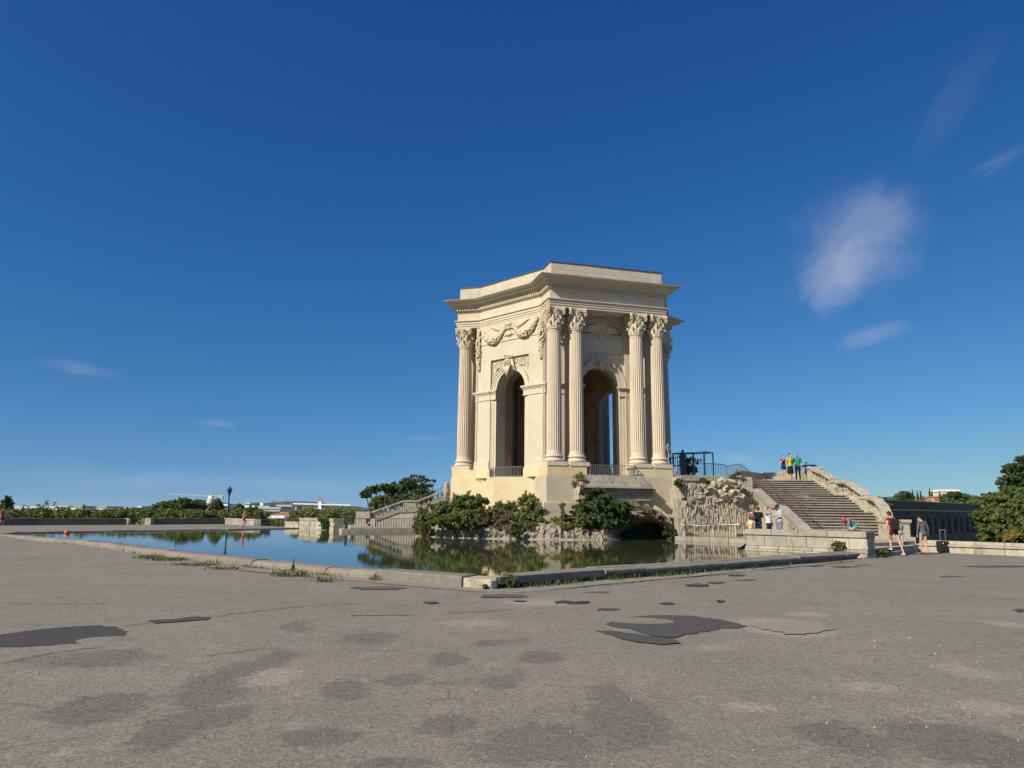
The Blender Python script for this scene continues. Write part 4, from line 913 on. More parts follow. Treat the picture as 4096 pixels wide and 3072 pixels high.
loft([(.05, 16.912), (.05, 16.93), (.07, 16.94), (.07, 17.14), (.14, 17.16), (.16, 17.20), (.20, 17.30), (.26, 17.385), (.52, 17.41), (.54, 17.39), (.57, 17.39), (.57, 17.50), (.62, 17.505), (.62, 17.52), (.70, 17.54), (.82, 17.58), (.86, 17.64), (.90, 17.645), (.90, 17.675)], 'cornice', M['cornice'])
loft([(.905, 17.677), (.905, 17.69), (.3, 17.76), (-.2, 17.80)], 'cornice_flashing', M['lead'])
loft([(-.16, 17.72), (-.16, 18.84)], 'attic', M['attic'])
loft([(-.08, 18.842), (-.08, 18.90), (-.3, 18.93), (-1.5, 19.1)], 'attic_flashing', M['lead'])
# dentils
mb = MB(); O_ = outline(.065)
for i in range(12):
    a, b = Vector((*O_[i], 0)), Vector((*O_[(i + 1) % 12], 0)); d = (b - a); L = d.length; d.normalize(); nn = Vector((d.y, -d.x, 0))
    n = int(L / .19)
    for j in range(n):
        c_ = a + d * (L * (j + .5) / n); w = .055
        q = [c_ - d * w, c_ + d * w, c_ + d * w + nn * .15, c_ - d * w + nn * .15]
        mb.prism([(v.x, v.y) for v in q], 16.945, 17.125)
o = part(mb, 'dentils', M['cornice']); stuff(o)
# attic faces are laid in two courses of big blocks
def ashlar(mbname, p, q, z0, z1, nx, m, k=0, seed=0, dep=.03, jit=.006, gap=.008, rows=2, parent=None):
    r = random.Random(seed); p = Vector(p); q = Vector(q); d = (q - p); L = d.length; d.normalize(); nn = Vector((d.y, -d.x, 0)); res = []
    for rw in range(rows):
        za, zb_ = z0 + (z1 - z0) * rw / rows, z0 + (z1 - z0) * (rw + 1) / rows; off = 0 if rw % 2 == 0 else .5; cuts = [0] + [L * (i + off + r.uniform(-.15, .15)) / nx for i in range(1 if off == 0 else 0, nx)] + [L]
        for i in range(len(cuts) - 1):
            a, b = cuts[i] + gap / 2, cuts[i + 1] - gap / 2
            if b - a < .05: continue
            e = dep + r.uniform(-jit, jit); mb = MB(); v = [p + d * a, p + d * b, p + d * b + nn * e, p + d * a + nn * e]
            mb.prism([(x.x, x.y) for x in v], za + gap / 2, zb_ - gap / 2); res.append(part(mb, mbname, m, k, parent=parent))
    return res
OA = outline(-.16)
for i in range(12):
    if i in (1, 2, 3, 9, 10, 11, 0, 8): 
        L = (Vector(OA[i]) - Vector(OA[(i + 1) % 12])).length
        if L > .3: ashlar('stone_block', (*OA[i], 0), (*OA[(i + 1) % 12], 0), 17.80, 18.84, max(1, round(L / 1.3)), M['attic'], seed=i)

# --- podium
mb = MB(); mb.prism(hexp(7.12), -2, 4.03); part(mb, 'podium', M['podium'])
for s in (-1, 1):
    mb = MB(); mb.box(min(s * 1.66, s * 3.9), max(s * 1.66, s * 3.9), -7.12, -5.6, 4.03, 4.67); o = part(mb, 'podium_course', M['podium'], 1); spread(o, BK)
mb = MB(); mb.box(-4.70, 4.70, -8.20, -5.5, 2.27, 4.03); o = part(mb, 'podium_block', M['podium_grey'], 0, bevel=.02)
me_ = mb.mesh('podium_block', M['podium'])
for k in (2, 4): link('podium_block', me_, pav, rz=TH(k))
mb = MB()
for s in (-1, 1):
    mb = MB(); mb.box(min(s * 1.78, s * 4.62), max(s * 1.78, s * 4.62), -8.15, -5.5, 4.032, 4.67); part(mb, 'podium_course', M['podium_yellow' if s < 0 else 'podium'], 0, bevel=.02)
    me_ = mb.mesh('podium_course', M['podium'])
    for k in (2, 4): link('podium_course', me_, pav, rz=TH(k))
mb = MB(); mb.box(-4.94, 4.94, -8.36, -5.5, -2, 2.268); o = part(mb, 'podium_foot', M['podium_grey'], 0, bevel=.02)
me_ = mb.mesh('podium_foot', M['podium'])
for k in (2, 4): link('podium_foot', me_, pav, rz=TH(k))
# visible ashlar at the foot
for (x0, x1) in ((-4.94, -2.9), (2.6, 4.94)):
    ashlar('stone_block', (x0, -8.36, 0), (x1, -8.36, 0), -.1, 2.2, 2, M['podium_grey'], 0, seed=int(x0 * 7), dep=.025, rows=4)
# --- the stone steps under the column-face opening
def slabrow(z0, z1, hw, y0, n, m, seed, name='step_stone', back=-8.0):
    r = random.Random(seed); xs = [-hw + 2 * hw * i / n + (r.uniform(-.12, .12) if 0 < i < n else 0) for i in range(n + 1)]
    for i in range(n):
        mb = MB(); dy = r.uniform(-.012, .012); mb.box(xs[i] + .006, xs[i + 1] - .006, y0 + dy, back, z0, z1 + r.uniform(-.006, .006)); part(mb, name, m, 0, bevel=.012)
slabrow(3.72, 4.07, 2.20, -8.62, 7, M['slab'], 1, back=-6.2); slabrow(3.36, 3.715, 2.42, -9.00, 6, M['slab'], 2, back=-8.1); slabrow(3.20, 3.355, 2.52, -9.38, 5, M['slab'], 3, back=-8.1)
mb = MB(); mb.box(-2.5, 2.5, -8.75, -8.1, 2.72, 3.195); mb.box(-2.72, 2.45, -8.95, -8.1, 2.42, 2.715); mb.box(-2.5, 2.4, -8.8, -8.1, 1.0, 2.415)
for s, w_ in ((-1, 2.60), (1, 2.60)): mb.hexa([(s * w_ - .12, -8.9, 2.72), (s * w_ + .12, -8.9, 2.72), (s * w_ + .12, -8.1, 2.72), (s * w_ - .12, -8.1, 2.72)], [(s * w_ - .14, -9.36, 3.197), (s * w_ + .1, -9.36, 3.197), (s * w_ + .1, -8.1, 3.197), (s * w_ - .14, -8.1, 3.197)])
part(mb, 'corbel', M['slab'], 0, bevel=.015)

# --- railings between the columns
def railing_mesh(pts, z0, h, step, br, tr, posts=None):
    top, bars = MB(), MB(); P = [Vector(p) for p in pts]
    for i in range(len(P) - 1):
        a, b = P[i], P[i + 1]; top.beam(a + Vector((0, 0, z0 + h)), b + Vector((0, 0, z0 + h)), tr, tr * .7); top.beam(a + Vector((0, 0, z0 + .05)), b + Vector((0, 0, z0 + .05)), tr * .8, tr * .6)
        n = max(1, int((b - a).length / step))
        for j in range(n + 1):
            q = a.lerp(b, j / n); bars.beam(q + Vector((0, 0, z0 + .05)), q + Vector((0, 0, z0 + h)), br * 2, br * 2)
    return top, bars
for pts, k, ks in (([(-1.66, -7.02, 0), (-1.62, -7.18, 0), (1.62, -7.18, 0), (1.66, -7.02, 0)], 1, BK), ([(-1.62, -8.1, 0), (-1.62, -8.5, 0), (1.62, -8.5, 0), (1.62, -8.1, 0), (1.62, -7.3, 0)], 0, AK[:1])):
    t, b = railing_mesh(pts, 4.06, .69, .135, .014, .05); ro = part(t, 'railing', M['greyiron'], k); bo = link('bars', b.mesh('bars', M['greyiron']), ro); stuff(bo)
    if len(ks) > 1: spread(ro, ks, (bo,))
# spiked gate in the rear opening and small iron post in the room
t, b = MB(), MB()
for i in range(21):
    x = -1.4 + 2.8 * i / 20; b.tube([(x, -6.2, 4.06), (x, -6.2, 5.62), (x, -6.2, 5.82)], [.018, .018, .003], 4); b.ell((x, -6.2, 5.64), (.035, .035, .03), 5, 4)
for z in (4.3, 5.45): t.beam((-1.45, -6.2, z), (1.45, -6.2, z), .04, .05)
ro = part(t, 'gate', M['blueiron'], 4); bo = link('bars', b.mesh('bars', M['blueiron']), ro); stuff(bo)
ro2 = ro.copy(); C.objects.link(ro2); ro2.rotation_euler = (0, 0, TH(2)); b2 = bo.copy(); C.objects.link(b2); b2.parent = ro2
mb = MB(); mb.lathe([(.22, 4.055), (.22, 4.5), (.16, 4.6), (.12, 4.75), (.05, 4.8)], 12, (1.2, 1.2)); mb.tube([(1.0, 1.2, 4.9), (1.4, 1.2, 4.9)], .03, 6); mb.tube([(1.2, 1.2, 4.75), (1.2, 1.2, 4.95)], .03, 6); part(mb, 'iron_valve', M['iron'])

# --- wrought-iron scrollwork fixed to the right corner of the podium
sw = MB(); ox, oy = 4.74, -8.2
def scroll(pts, r=.022): sw.tube(pts, r, 5)
def spiral(c, r0, r1, turns, a0, sg=1, n=22): return [(c[0] + (r0 + (r1 - r0) * i / n) * cos(a0 + sg * 2 * pi * turns * i / n), c[1], c[2] + (r0 + (r1 - r0) * i / n) * sin(a0 + sg * 2 * pi * turns * i / n)) for i in range(n + 1)]
Y_ = -8.45
scroll([(4.15, Y_, 6.4), (4.05, Y_, 6.1), (4.15, Y_, 5.7), (4.1, Y_, 5.3), (4.2, Y_, 4.9), (4.35, Y_, 4.5), (4.3, Y_, 4.1), (4.45, Y_, 3.75), (4.4, Y_, 3.4)], .03)
scroll(spiral((4.15, Y_, 6.1), .22, .05, 1.3, pi / 2)); scroll(spiral((4.22, Y_, 3.85), .26, .05, 1.6, pi)); scroll(spiral((4.2, Y_, 5.5), .14, .04, 1.2, 0))
scroll(spiral((4.85, Y_, 3.75), .28, .06, 1.4, pi * .9, -1)); scroll([(4.3, Y_, 3.45), (4.6, Y_, 3.25), (4.95, Y_, 3.1), (5.15, Y_, 2.95)], .025)
for i in range(5): scroll([(4.3 + .03 * i, Y_ + .02 * i, 4.9 - .1 * i), (4.55 + .05 * i, Y_, 4.45 - .14 * i), (5.0, Y_, 4.1 - .22 * i)], .02)
for i in range(4): scroll([(4.45, Y_, 4.5 - .1 * i), (4.7, Y_, 4.75 - .15 * i), (5.05, Y_, 4.6 - .2 * i)], .018)
scroll([(4.62, -8.1, 4.3), (4.4, Y_, 4.3)], .02); scroll([(4.62, -8.15, 3.5), (4.4, Y_, 3.5)], .02)
part(sw, 'iron_scrollwork', M['silveriron'])
# dead plant stems and small marks on the plaster
mb = MB(); r = random.Random(4)
for (x, z) in ((-3.1, 4.0), (-2.95, 3.95), (.1, 4.0)):
    for i in range(4): mb.tube([(x, -7.13, z), (x + r.uniform(-.3, .3), -7.2, z + r.uniform(-.08, .06)), (x + r.uniform(-.5, .5), -7.18, z + r.uniform(-.05, .1))], .009, 4)
o = part(mb, 'dry_sprig', M['leafdry'], 1)
for x in (-.65, -.25, .2): mb = MB(); mb.box(x - .025, x + .025, -7.16, -7.1, 2.75, 2.87); part(mb, 'wall_fitting', M['iron'], 1)
mb = MB(); mb.box(-.55, .1, -7.5, -7.1, 1.9, 2.3); part(mb, 'wall_box', M['iron'], 1)

# ================================================================== THE ROCKY ISLAND
isl = empty('rock_island', (3, 43, ZW), label='rugged tan rock bank of the island below the pavilion, rising straight from the pool water', cat='rocks')
ORIG['rock_island'] = Vector((3, 43, ZW))
def nz(x, y, z, s=1.0): return mnoise.noise(Vector((x * s, y * s, z * s)))
path = [(-4.9, 52.0), (-5.6, 48.0), (-5.25, 45.4), (-4.0, 43.9), (-2.3, 42.7), (0.4, 41.8), (3.0, 41.6), (5.0, 41.7), (5.75, 42.2), (6.1, 43.4), (6.3, 46.5)]
PV = [Vector((*p, 0)) for p in path]; cum = [0]
for i in range(1, len(PV)): cum.append(cum[-1] + (PV[i] - PV[i - 1]).length)
def ppt(s):
    for i in range(1, len(PV)):
        if s <= cum[i]: return PV[i - 1].lerp(PV[i], (s - cum[i - 1]) / (cum[i] - cum[i - 1]))
    return PV[-1]
NS = 380; mb = MB(); rows = []
for i in range(NS + 1):
    s = cum[-1] * i / NS; p = ppt(s); q0, q1 = ppt(max(s - .6, 0)), ppt(min(s + .6, cum[-1])); d = (q1 - q0).normalized(); nn = Vector((-d.y, d.x, 0))  # inward
    top = .62 + .34 * nz(s, 0, 3, .55) + .22 * nz(s, 1, 7, 1.7) + .10 * nz(s, 2, 5, 4)
    if s < 6: top += .25
    row = []
    for j in range(9):
        t = j / 8; z = ZW - .15 + (top + .15) * t
        rid = abs(nz(s, z * .25, 0, 2.2)); fold = .42 * nz(s, z * .3, 11, .8) + .34 * rid + .22 * nz(s, z * .7, 4, 3.6) + .15 * nz(s, z * .8, 9, 8)
        inn = -fold * .9 + .22 * t - .10 * sin(pi * t); 
        if j <= 1: inn -= .08
        v = p + nn * inn; row.append((v.x, v.y, z))
    for j in range(1, 9):
        u = j / 8 * 3.2; v = p + nn * (.22 + u); zz = ZW + top + .12 * u ** .8 * 1.6 + .16 * nz(v.x, v.y, 2, 1.3) + .06 * nz(v.x, v.y, 5, 4); row.append((v.x, v.y, zz))
    rows.append(row)
m_ = len(rows[0])
for rw in rows: mb.v += rw
for i in range(NS):
    for j in range(m_ - 1): mb.f.append((i * m_ + j, (i + 1) * m_ + j, (i + 1) * m_ + j + 1, i * m_ + j + 1))
mb.build('rock_bank', M['rock'], isl, smooth=False)
# foot ledge at the waterline
mb = MB(); r = random.Random(2)
k = 0; s = 5.0
while s < cum[-1] - 4.2:
    l = r.uniform(.7, 1.5); a, b = ppt(s), ppt(s + l - .03); d = (b - a).normalized(); nn = Vector((-d.y, d.x, 0)); e = r.uniform(-.05, .03)
    if r.random() < .85:
        bb = MB(); v = [a - nn * (.42 + e), b - nn * (.42 + e), b + nn * .3, a + nn * .3]; bb.prism([(x.x, x.y) for x in v], ZW - .2, ZW + .05 + r.uniform(-.015, .02)); bb.build('foot_stone', M['slab'], isl)
    s += l
# the hump with a hollow under it, right of the stone steps
def hump():
    Yh = 43.9
    outer = [(2705, 2150), (2690, 2112), (2664, 2076), (2622, 2044), (2578, 2020), (2524, 2003), (2470, 1999), (2425, 2012), (2385, 2040), (2345, 2090)]
    inner = [(2682, 2150), (2666, 2120), (2636, 2096), (2596, 2088), (2556, 2098), (2524, 2110), (2500, 2122), (2480, 2134), (2466, 2142), (2455, 2152)]
    def smooth(P, n):
        res = []
        for i in range(n + 1):
            t = i / n * (len(P) - 1); k = min(int(t), len(P) - 2); f = t - k; p0, p1, p2, p3 = P[max(k - 1, 0)], P[k], P[k + 1], P[min(k + 2, len(P) - 1)]
            res.append(tuple(.5 * ((2 * p1[c]) + (-p0[c] + p2[c]) * f + (2 * p0[c] - 5 * p1[c] + 4 * p2[c] - p3[c]) * f * f + (-p0[c] + 3 * p1[c] - 3 * p2[c] + p3[c]) * f ** 3) for c in (0, 1)))
        return res
    n = 90; O_, I_ = smooth(outer, n), smooth(inner, n); mb = MB(); rows = []
    for i in range(n + 1):
        a = Vector(at(*I_[i], Yh)); b = Vector(at(*O_[i], Yh)); row = []
        for j in range(5): row.append(a + Vector((0, 1.6 - 1.7 * j / 4, 0)))
        for j in range(1, 13):
            t = j / 12; v = a.lerp(b, t); v.y -= .15 + .75 * sin(pi * min(t * 1.1, 1)) * min(1, (b - a).length / 1.2); row.append(v)
        for j in range(1, 4): row.append(b + Vector((0, .2 + .6 * j, -.12 * j)))
        out_ = []
        for v in row:
            f = .30 * nz(v.x, v.y * .5, v.z, 1.1) + .16 * nz(v.x, v.y, v.z, 2.9) + .08 * nz(v.x, v.y, v.z, 6.5); out_.append((v.x + f * .4, v.y - abs(f) * 1.0, v.z + f * .25))
        rows.append(out_)
    m2 = len(rows[0])
    for rw in rows: mb.v += rw
    for i in range(n):
        for j in range(m2 - 1): mb.f.append((i * m2 + j, i * m2 + j + 1, (i + 1) * m2 + j + 1, (i + 1) * m2 + j))
    return mb
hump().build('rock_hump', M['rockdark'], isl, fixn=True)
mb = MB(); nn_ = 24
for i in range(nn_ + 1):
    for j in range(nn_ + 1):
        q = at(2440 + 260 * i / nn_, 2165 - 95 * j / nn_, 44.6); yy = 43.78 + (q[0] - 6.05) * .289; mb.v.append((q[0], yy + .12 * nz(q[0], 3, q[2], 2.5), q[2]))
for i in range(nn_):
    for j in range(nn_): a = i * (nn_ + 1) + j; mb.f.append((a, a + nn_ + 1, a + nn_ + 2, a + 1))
mb.build('cave_back', M['shaderock'], isl)  # sheet added behind the hollow, its dark colour standing for shade
mb = MB()
arcp = [(2612, 2034), (2640, 2052), (2662, 2078), (2678, 2108), (2684, 2140)]
for i in range(len(arcp) - 1): mb.beam(at(*arcp[i], 44.1), at(*arcp[i + 1], 44.1), .14, .45)
mb.build('arch_edge', M['podium_grey'], isl)
mb = MB(); mb.hexa([at(2362, 2200, 43.1), at(2450, 2200, 43.1), at(2450, 2200, 44), at(2362, 2200, 44)], [at(2356, 2110, 43.3), at(2455, 2108, 43.3), at(2452, 2106, 44.4), at(2362, 2108, 44.4)])

isl2 = (ZW)
YB = 43.2
shrub('green_shrub', [blob(1775, 2052, YB, 78, 42), blob(1860, 2022, YB + .4, 72, 46), blob(1720, 2082, YB - .4, 46, 30), blob(1830, 2078, YB - .6, 95, 40), blob(1905, 2010, YB + .6, 46, 36)], M['leafgreen'], 26000, .13, 'broad dark green shrub at the left end of the island, below the left column', k=18, seed=11)
shrub('dry_shrub', [blob(1950, 2070, YB - .3, 52, 44), blob(2010, 2082, YB - .5, 60, 38), blob(1905, 2098, YB - .7, 50, 26)], M['leafdry'], 11000, .11, 'dry brown shrub in the middle of the island below the left arch', k=18, seed=12, f=.26)
shrub('dry_grass_clump', [blob(2040, 2040, YB, 34, 36), blob(2000, 2035, YB + .2, 22, 26)], M['leafolive'], 3500, .22, 'tall yellowing grass clump against the cream podium, left of the corner bush', cat='grass clump', k=14, seed=13, aspect=.12, droop=-1.5)
shrub('corner_bush', [blob(2108, 2008, YB + .3, 46, 36), blob(2140, 2050, YB, 42, 46), blob(2090, 2062, YB - .3, 50, 36), blob(2150, 2092, YB - .4, 42, 26)], M['leafbright'], 13000, .11, 'light green bush standing at the grey corner of the podium', k=18, seed=14)
shrub('creeping_shrub', [blob(2055, 2112, YB - 1.1, 62, 20), blob(2120, 2108, YB - 1.0, 46, 18)], M['leafolive'], 6500, .10, 'low olive plants spilling over the middle of the rock bank', k=14, seed=15, stem=False)
shrub('waterside_sprig', [blob(2066, 2132, YB - 1.9, 24, 20)], M['leafdark'], 1600, .10, 'small dark plant hanging from the rock bank to the water', k=10, seed=16)
shrub('low_green_shrub', [blob(2225, 2090, YB - .7, 30, 20), blob(2275, 2084, YB - .7, 40, 26), blob(2250, 2104, YB - 1.0, 52, 14)], M['leafbright'], 6500, .11, 'low bright green shrub right of the podium corner, left of the dark fig bush', k=14, seed=17)
shrub('fig_bush', [blob(2400, 1985, YB - .7, 56, 34), blob(2385, 2028, YB - 1.2, 78, 44), blob(2452, 2042, YB - 1.0, 72, 42), blob(2325, 2046, YB - .9, 44, 30), blob(2490, 2086, YB - 1.0, 40, 26), blob(2400, 2082, YB - 1.2, 84, 34)], M['leafdark'], 30000, .14, 'large dark green fig bush covering the front of the stone steps', k=18, seed=18)
shrub('fern_shrub', [blob(2332, 2085, YB - 1.3, 46, 26)], M['leafolive'], 3500, .12, 'olive fern-like shrub at the left foot of the fig bush', k=12, seed=19)
shrub('scrub_on_hump', [blob(2600, 2050, YB - .6, 34, 10), blob(2650, 2072, YB - .2, 18, 12), blob(2560, 2034, YB - .6, 24, 8)], M['leafdry'], 2200, .10, 'dry reddish scrub on the rock hump right of the fig bush', k=14, seed=20, stem=False)
shrub('dark_scrub', [blob(2690, 2142, YB + .2, 28, 14), blob(2668, 2130, YB, 20, 14)], M['leafdark'], 2200, .11, 'dark green scrub at the water where the island meets the right side of the podium', k=10, seed=21)
shrub('reed_clump', [blob(1672, 2100, YB + 1.2, 22, 44), blob(1700, 2112, YB + .8, 26, 36)], M['leafolive'], 4200, .20, 'olive reeds at the far left tip of the island, standing in the water', cat='reeds', k=14, seed=22, aspect=.14, droop=-1.5)
shrub('reed_clump', [blob(1688, 2062, YB + 1.8, 24, 32)], M['leafred'], 2600, .18, 'reddish reeds behind the olive ones at the far left tip of the island', cat='reeds', k=12, seed=23, aspect=.16, droop=-1.2)
shrub('step_weeds', [blob(2320, 1912, 41.2, 26, 22), blob(2298, 1936, 41.2, 16, 20), blob(2345, 1928, 40.9, 18, 10)], M['leafolive'], 2600, .10, 'weed tuft growing on the upper left corner of the stone steps', k=12, seed=24, aspect=.2)
shrub('step_weeds', [blob(2250, 2024, 42.0, 16, 14), blob(2252, 2052, 42.0, 10, 20)], M['leafdry'], 600, .09, 'small dry weed on the foot of the podium beside the stone steps', k=8, seed=25)

# ================================================================== RIGHT-HAND WALLS, STAIRS AND RAILINGS
# landing floors
lf = MB(); lf.prism([(13.75, 29.2), (10.4, 32.9), (12.7, 40.0), (9.4, 43.4), (9.6, 46), (14.6, 46), (14.6, 36.6), (19.9, 36.6), (19.3, 34.6), (18.2, 34.0), (17.6, 33.4)], -1, .30); struct(lf.build('landing_floor', M['slab']))
dk = MB(); dk.prism([(9.9, 43.9), (14.3, 44.2), (14.62, 47.8), (19.6, 47.9), (22.0, 48.2), (21.6, 53.5), (16, 58), (9.5, 60), (8.6, 52), (9.6, 46)], -3, 3.76); struct(dk.build('bridge_deck', M['slab']))

# --- dripping-stone wall
rw_ = empty('dripstone_wall', (12, 43.5, .3), label='pale retaining wall carved like dripping stone between the pavilion and the stairs', cat='wall')
WA, WB = Vector((9.72, 43.25, 0)), Vector((14.42, 43.85, 0)); WD = (WB - WA).normalized(); WN = Vector((WD.y, -WD.x, 0)); WL = (WB - WA).length
def wtop(s): return 3.60 if s < WL - 1.25 else 3.60 - 1.1 * (s - (WL - 1.25)) / 1.25
mb = MB(); NW, NH = 150, 90
for i in range(NW + 1):
    s = WL * i / NW; tp = wtop(s)
    for j in range(NH + 1):
        z = -.2 + (tp + .2) * j / NH
        ridge = abs(nz(s, z * .16, 3, 5.5)) * .07 + abs(nz(s, z * .3, 8, 11)) * .04 + .04 * nz(s, z, 1, 1.0)
        hm = max(0, 1 - ((s - 3.0) / 1.25) ** 2) * max(0, 1 - ((z - 2.95) / .75) ** 2); h2 = max(0, 1 - ((s - 1.5) / .95) ** 2) * max(0, 1 - ((z - 2.75) / .45) ** 2); h3 = max(0, 1 - ((s - 4.1) / .5) ** 2) * max(0, 1 - ((z - 2.65) / .5) ** 2)
        big = (hm + .7 * h2 + .8 * h3) * (.16 + .22 * nz(s, z, 6, 2.2) + .14 * nz(s, z, 6, 5) + .06 * nz(s, z, 6, 11))
        q = WA + WD * s + WN * (ridge + big); mb.v.append((q.x, q.y, z))
for i in range(NW):
    for j in range(NH): a = i * (NH + 1) + j; mb.f.append((a, a + NH + 1, a + NH + 2, a + 1))
mb.build('carved_face', M['dripwall'], rw_)
mb = MB(); r = random.Random(5)
for i in range(620):
    s = r.uniform(.05, WL - .05); z = r.uniform(.9, wtop(s) - .25); L = r.uniform(.18, .55); hm = max(0, 1 - ((s - 3.0) / 1.1) ** 2) * max(0, 1 - ((z - 2.95) / .65) ** 2)
    if hm > .1: continue
    w = r.uniform(.014, .030); q = WA + WD * s + WN * (.06 + r.uniform(0, .05)); x = r.gauss(0, .015)
    mb.tube([(q.x, q.y, z + L / 2), (q.x + x, q.y - .04, z + L * .1), (q.x - x, q.y - .05, z - L * .3), (q.x, q.y - .01, z - L / 2)], [w * .3, w, w * 1.15, w * .3], 5)
o = mb.build('stone_drips', M['dripwall'], rw_); stuff(o)
mb = MB(); q = [WA + WN * -.02 - WD * .1, WA + WD * (WL - .05) - WN * .02, WA + WD * (WL - .05) - WN * .7, WA - WN * .7 - WD * .1]
mb.prism([(v.x, v.y) for v in q], -.5, 2.4); mb.build('wall_core', M['wallstone'], rw_)
# big lumpy rocks of the carved arch
r = random.Random(9)
for (px, py, rx, rz) in [(2835, 1962, 32, 14), (2800, 1975, 26, 12), (2866, 1935, 26, 16), (2905, 1925, 34, 16), (2880, 1970, 22, 16), (2938, 1968, 26, 16), (2950, 1995, 14, 18), (2962, 1985, 14, 20), (2925, 1945, 30, 10), (2870, 2000, 14, 12), (2900, 1985, 16, 14), (2790, 1990, 20, 8), (2975, 1990, 14, 14)]:
    mb = MB(); c = at(px, py, 43.1); k_ = 43.1 / FPX; mb.ell(c, (rx * k_, .26, rz * k_), 26, 18)
    mb.v = [(x + .16 * nz(x, y, z, 3.4) * 2 + .12 * nz(x, y, z, 9), y + .38 + .2 * nz(x, y, z + 5, 4.5) + .14 * nz(x * 3, y, z + 5, 5), z + .12 * nz(x, y + 4, z, 4.2) + .05 * nz(x, y, z, 10)) for x, y, z in mb.v]; mb.build('boulder', M['dripwall'], rw_)
# coping blocks of the wall
for i in range(3):
    a, b = 0.05 + i * 1.02, .05 + (i + 1) * 1.02 - .02; mb = MB(); v = [WA + WD * a + WN * .16, WA + WD * b + WN * .16, WA + WD * b - WN * .5, WA + WD * a - WN * .5]; mb.prism([(x.x, x.y) for x in v], 3.46, 3.78); mb.build('coping_stone', M['wallstone'], rw_, bevel=.02)
mb = MB(); mb.tube([at(2722, 2098, 42.8), at(2760, 2099, 42.8), at(2800, 2103, 42.7), at(2850, 2100, 42.8), at(2960, 2098, 42.8)], .022, 6); setp(mb.build('water_pipe', M['white']), 'thin white pipe running along the foot of the dripping-stone wall', 'pipe')

# --- ledge over the water with its railing
rl = empty('stone_ledge', (10.8, 40.9, 0), label='low stone ledge above the water in front of the dripping-stone wall', cat='ledge')
LA, LB = Vector((9.2, 42.45, 0)), Vector((12.35, 39.35, 0)); LD = (LB - LA).normalized(); LN = Vector((LD.y, -LD.x, 0)) * 1; LL = (LB - LA).length
for i in range(4):
    a, b = LL * i / 4 + .01, LL * (i + 1) / 4 - .01; mb = MB(); v = [LA + LD * a, LA + LD * b, LA + LD * b - LN * .7, LA + LD * a - LN * .7]
    if LN.y > 0: v = [LA + LD * a, LA + LD * b, LA + LD * b + LN * .7, LA + LD * a + LN * .7]
    mb.prism([(x.x, x.y) for x in v], -.1, .33 - .01 * (i % 2)); mb.build('ledge_stone', M['wallstone'], rl, bevel=.015)
def railing(name, pts, z0s, h, step, m, label, br=.011, tr=.035, cat='railing', post=None, low=.06):
    root = empty(name, (pts[0][0], pts[0][1], z0s[0]), label=label, cat=cat); top, bars, lowb = MB(), MB(), MB(); P = [Vector((p[0], p[1], z)) for p, z in zip(pts, z0s)]; U = Vector((0, 0, 1))
    for i in range(len(P) - 1):
        a, b = P[i], P[i + 1]; top.beam(a + U * h, b + U * h, tr, tr * .8); lowb.beam(a + U * low, b + U * low, tr * .8, tr * .6); n = max(1, round((b - a).length / step))
        for j in range(n + (1 if i == len(P) - 2 else 0)):
            q = a.lerp(b, j / n); bars.beam(q + U * .0, q + U * h, br * 2, br * 2)
    top.build('handrail', m, root); lowb.build('bottom_rail', m, root); stuff(bars.build('bars', m, root)); return root
railing('ledge_railing', [(9.95, 42.6), (9.75, 42.05), (12.30, 39.55)], [.33, .33, .33], .68, .16, M['rustiron'], 'rusty iron railing along the stone ledge below the dripping-stone wall', br=.013)
railing('end_railing', [(12.30, 39.50), (11.2, 35.9), (10.15, 32.3)], [.30, .30, .30], .70, .17, M['rustiron'], 'rusty railing seen end-on that joins the ledge to the grey parapet', br=.015)

# --- parapet of the landing
pp = empty('landing_parapet', (11.7, 30.2, 0), label='grey stone block parapet at the right side of the pool, a child crouching on it', cat='parapet')
PN, PF = Vector((13.42, 28.42, 0)), Vector((10.0, 32.15, 0)); PD = (PN - PF).normalized(); PQ = Vector((-PD.y, PD.x, 0)); PL = (PN - PF).length
PQ = PQ if PQ.y > 0 else -PQ
def course(cuts, z0, z1, out_, thick, mats, name, jit=.008):
    r = random.Random(int(z0 * 100) + 3)
    for i in range(len(cuts) - 1):
        a, b = cuts[i] * PL + .006, cuts[i + 1] * PL - .006; o_ = out_ + r.uniform(-jit, jit); mb = MB(); v = [PF + PD * a - PQ * o_, PF + PD * b - PQ * o_, PF + PD * b + PQ * (thick + out_), PF + PD * a + PQ * (thick + out_)]
        mb.prism([(x.x, x.y) for x in v], z0 + .004, z1 - .004); mb.build(name, mats[i % len(mats)] if not isinstance(mats, dict) else mats[i], pp, bevel=.012)
course([0, .24, .47, .70, 1.0], .74, .98, .06, .70, [M['wallstone']], 'coping_stone')
course([0, .17, .36, .53, .74, .865, 1.0], .30, .74, 0, .68, {0: M['wallstone'], 1: M['wallstone'], 2: M['wallstone'], 3: M['wallstone'], 4: M['palestone'], 5: M['palestone']}, 'wall_stone')
course([0, .12, .3, .42, .58, .70, .84, 1.0], .16, .30, .05, .68, [M['wallstone'], M['palestone'], M['wallstone']], 'wall_stone', .03)
course([0, .2, .33, .52, .7, .84, 1.0], -.3, .16, .10, .68, [M['slab'], M['palestone']], 'wall_stone', .03)
shrub('wall_plant', [((*(PF + PD * PL * .80 - PQ * .2).to_2d(), .42), (.30, .18, .20))], M['leafolive'], 1500, .07, 'bushy weed growing from the joint of the grey parapet', k=12, seed=31)
shrub('wall_plant', [((14.25, 29.15, .18), (.22, .25, .14))], M['leafgreen'], 1300, .06, 'green weed in the corner behind the near end of the grey parapet', k=10, seed=32, stem=False)

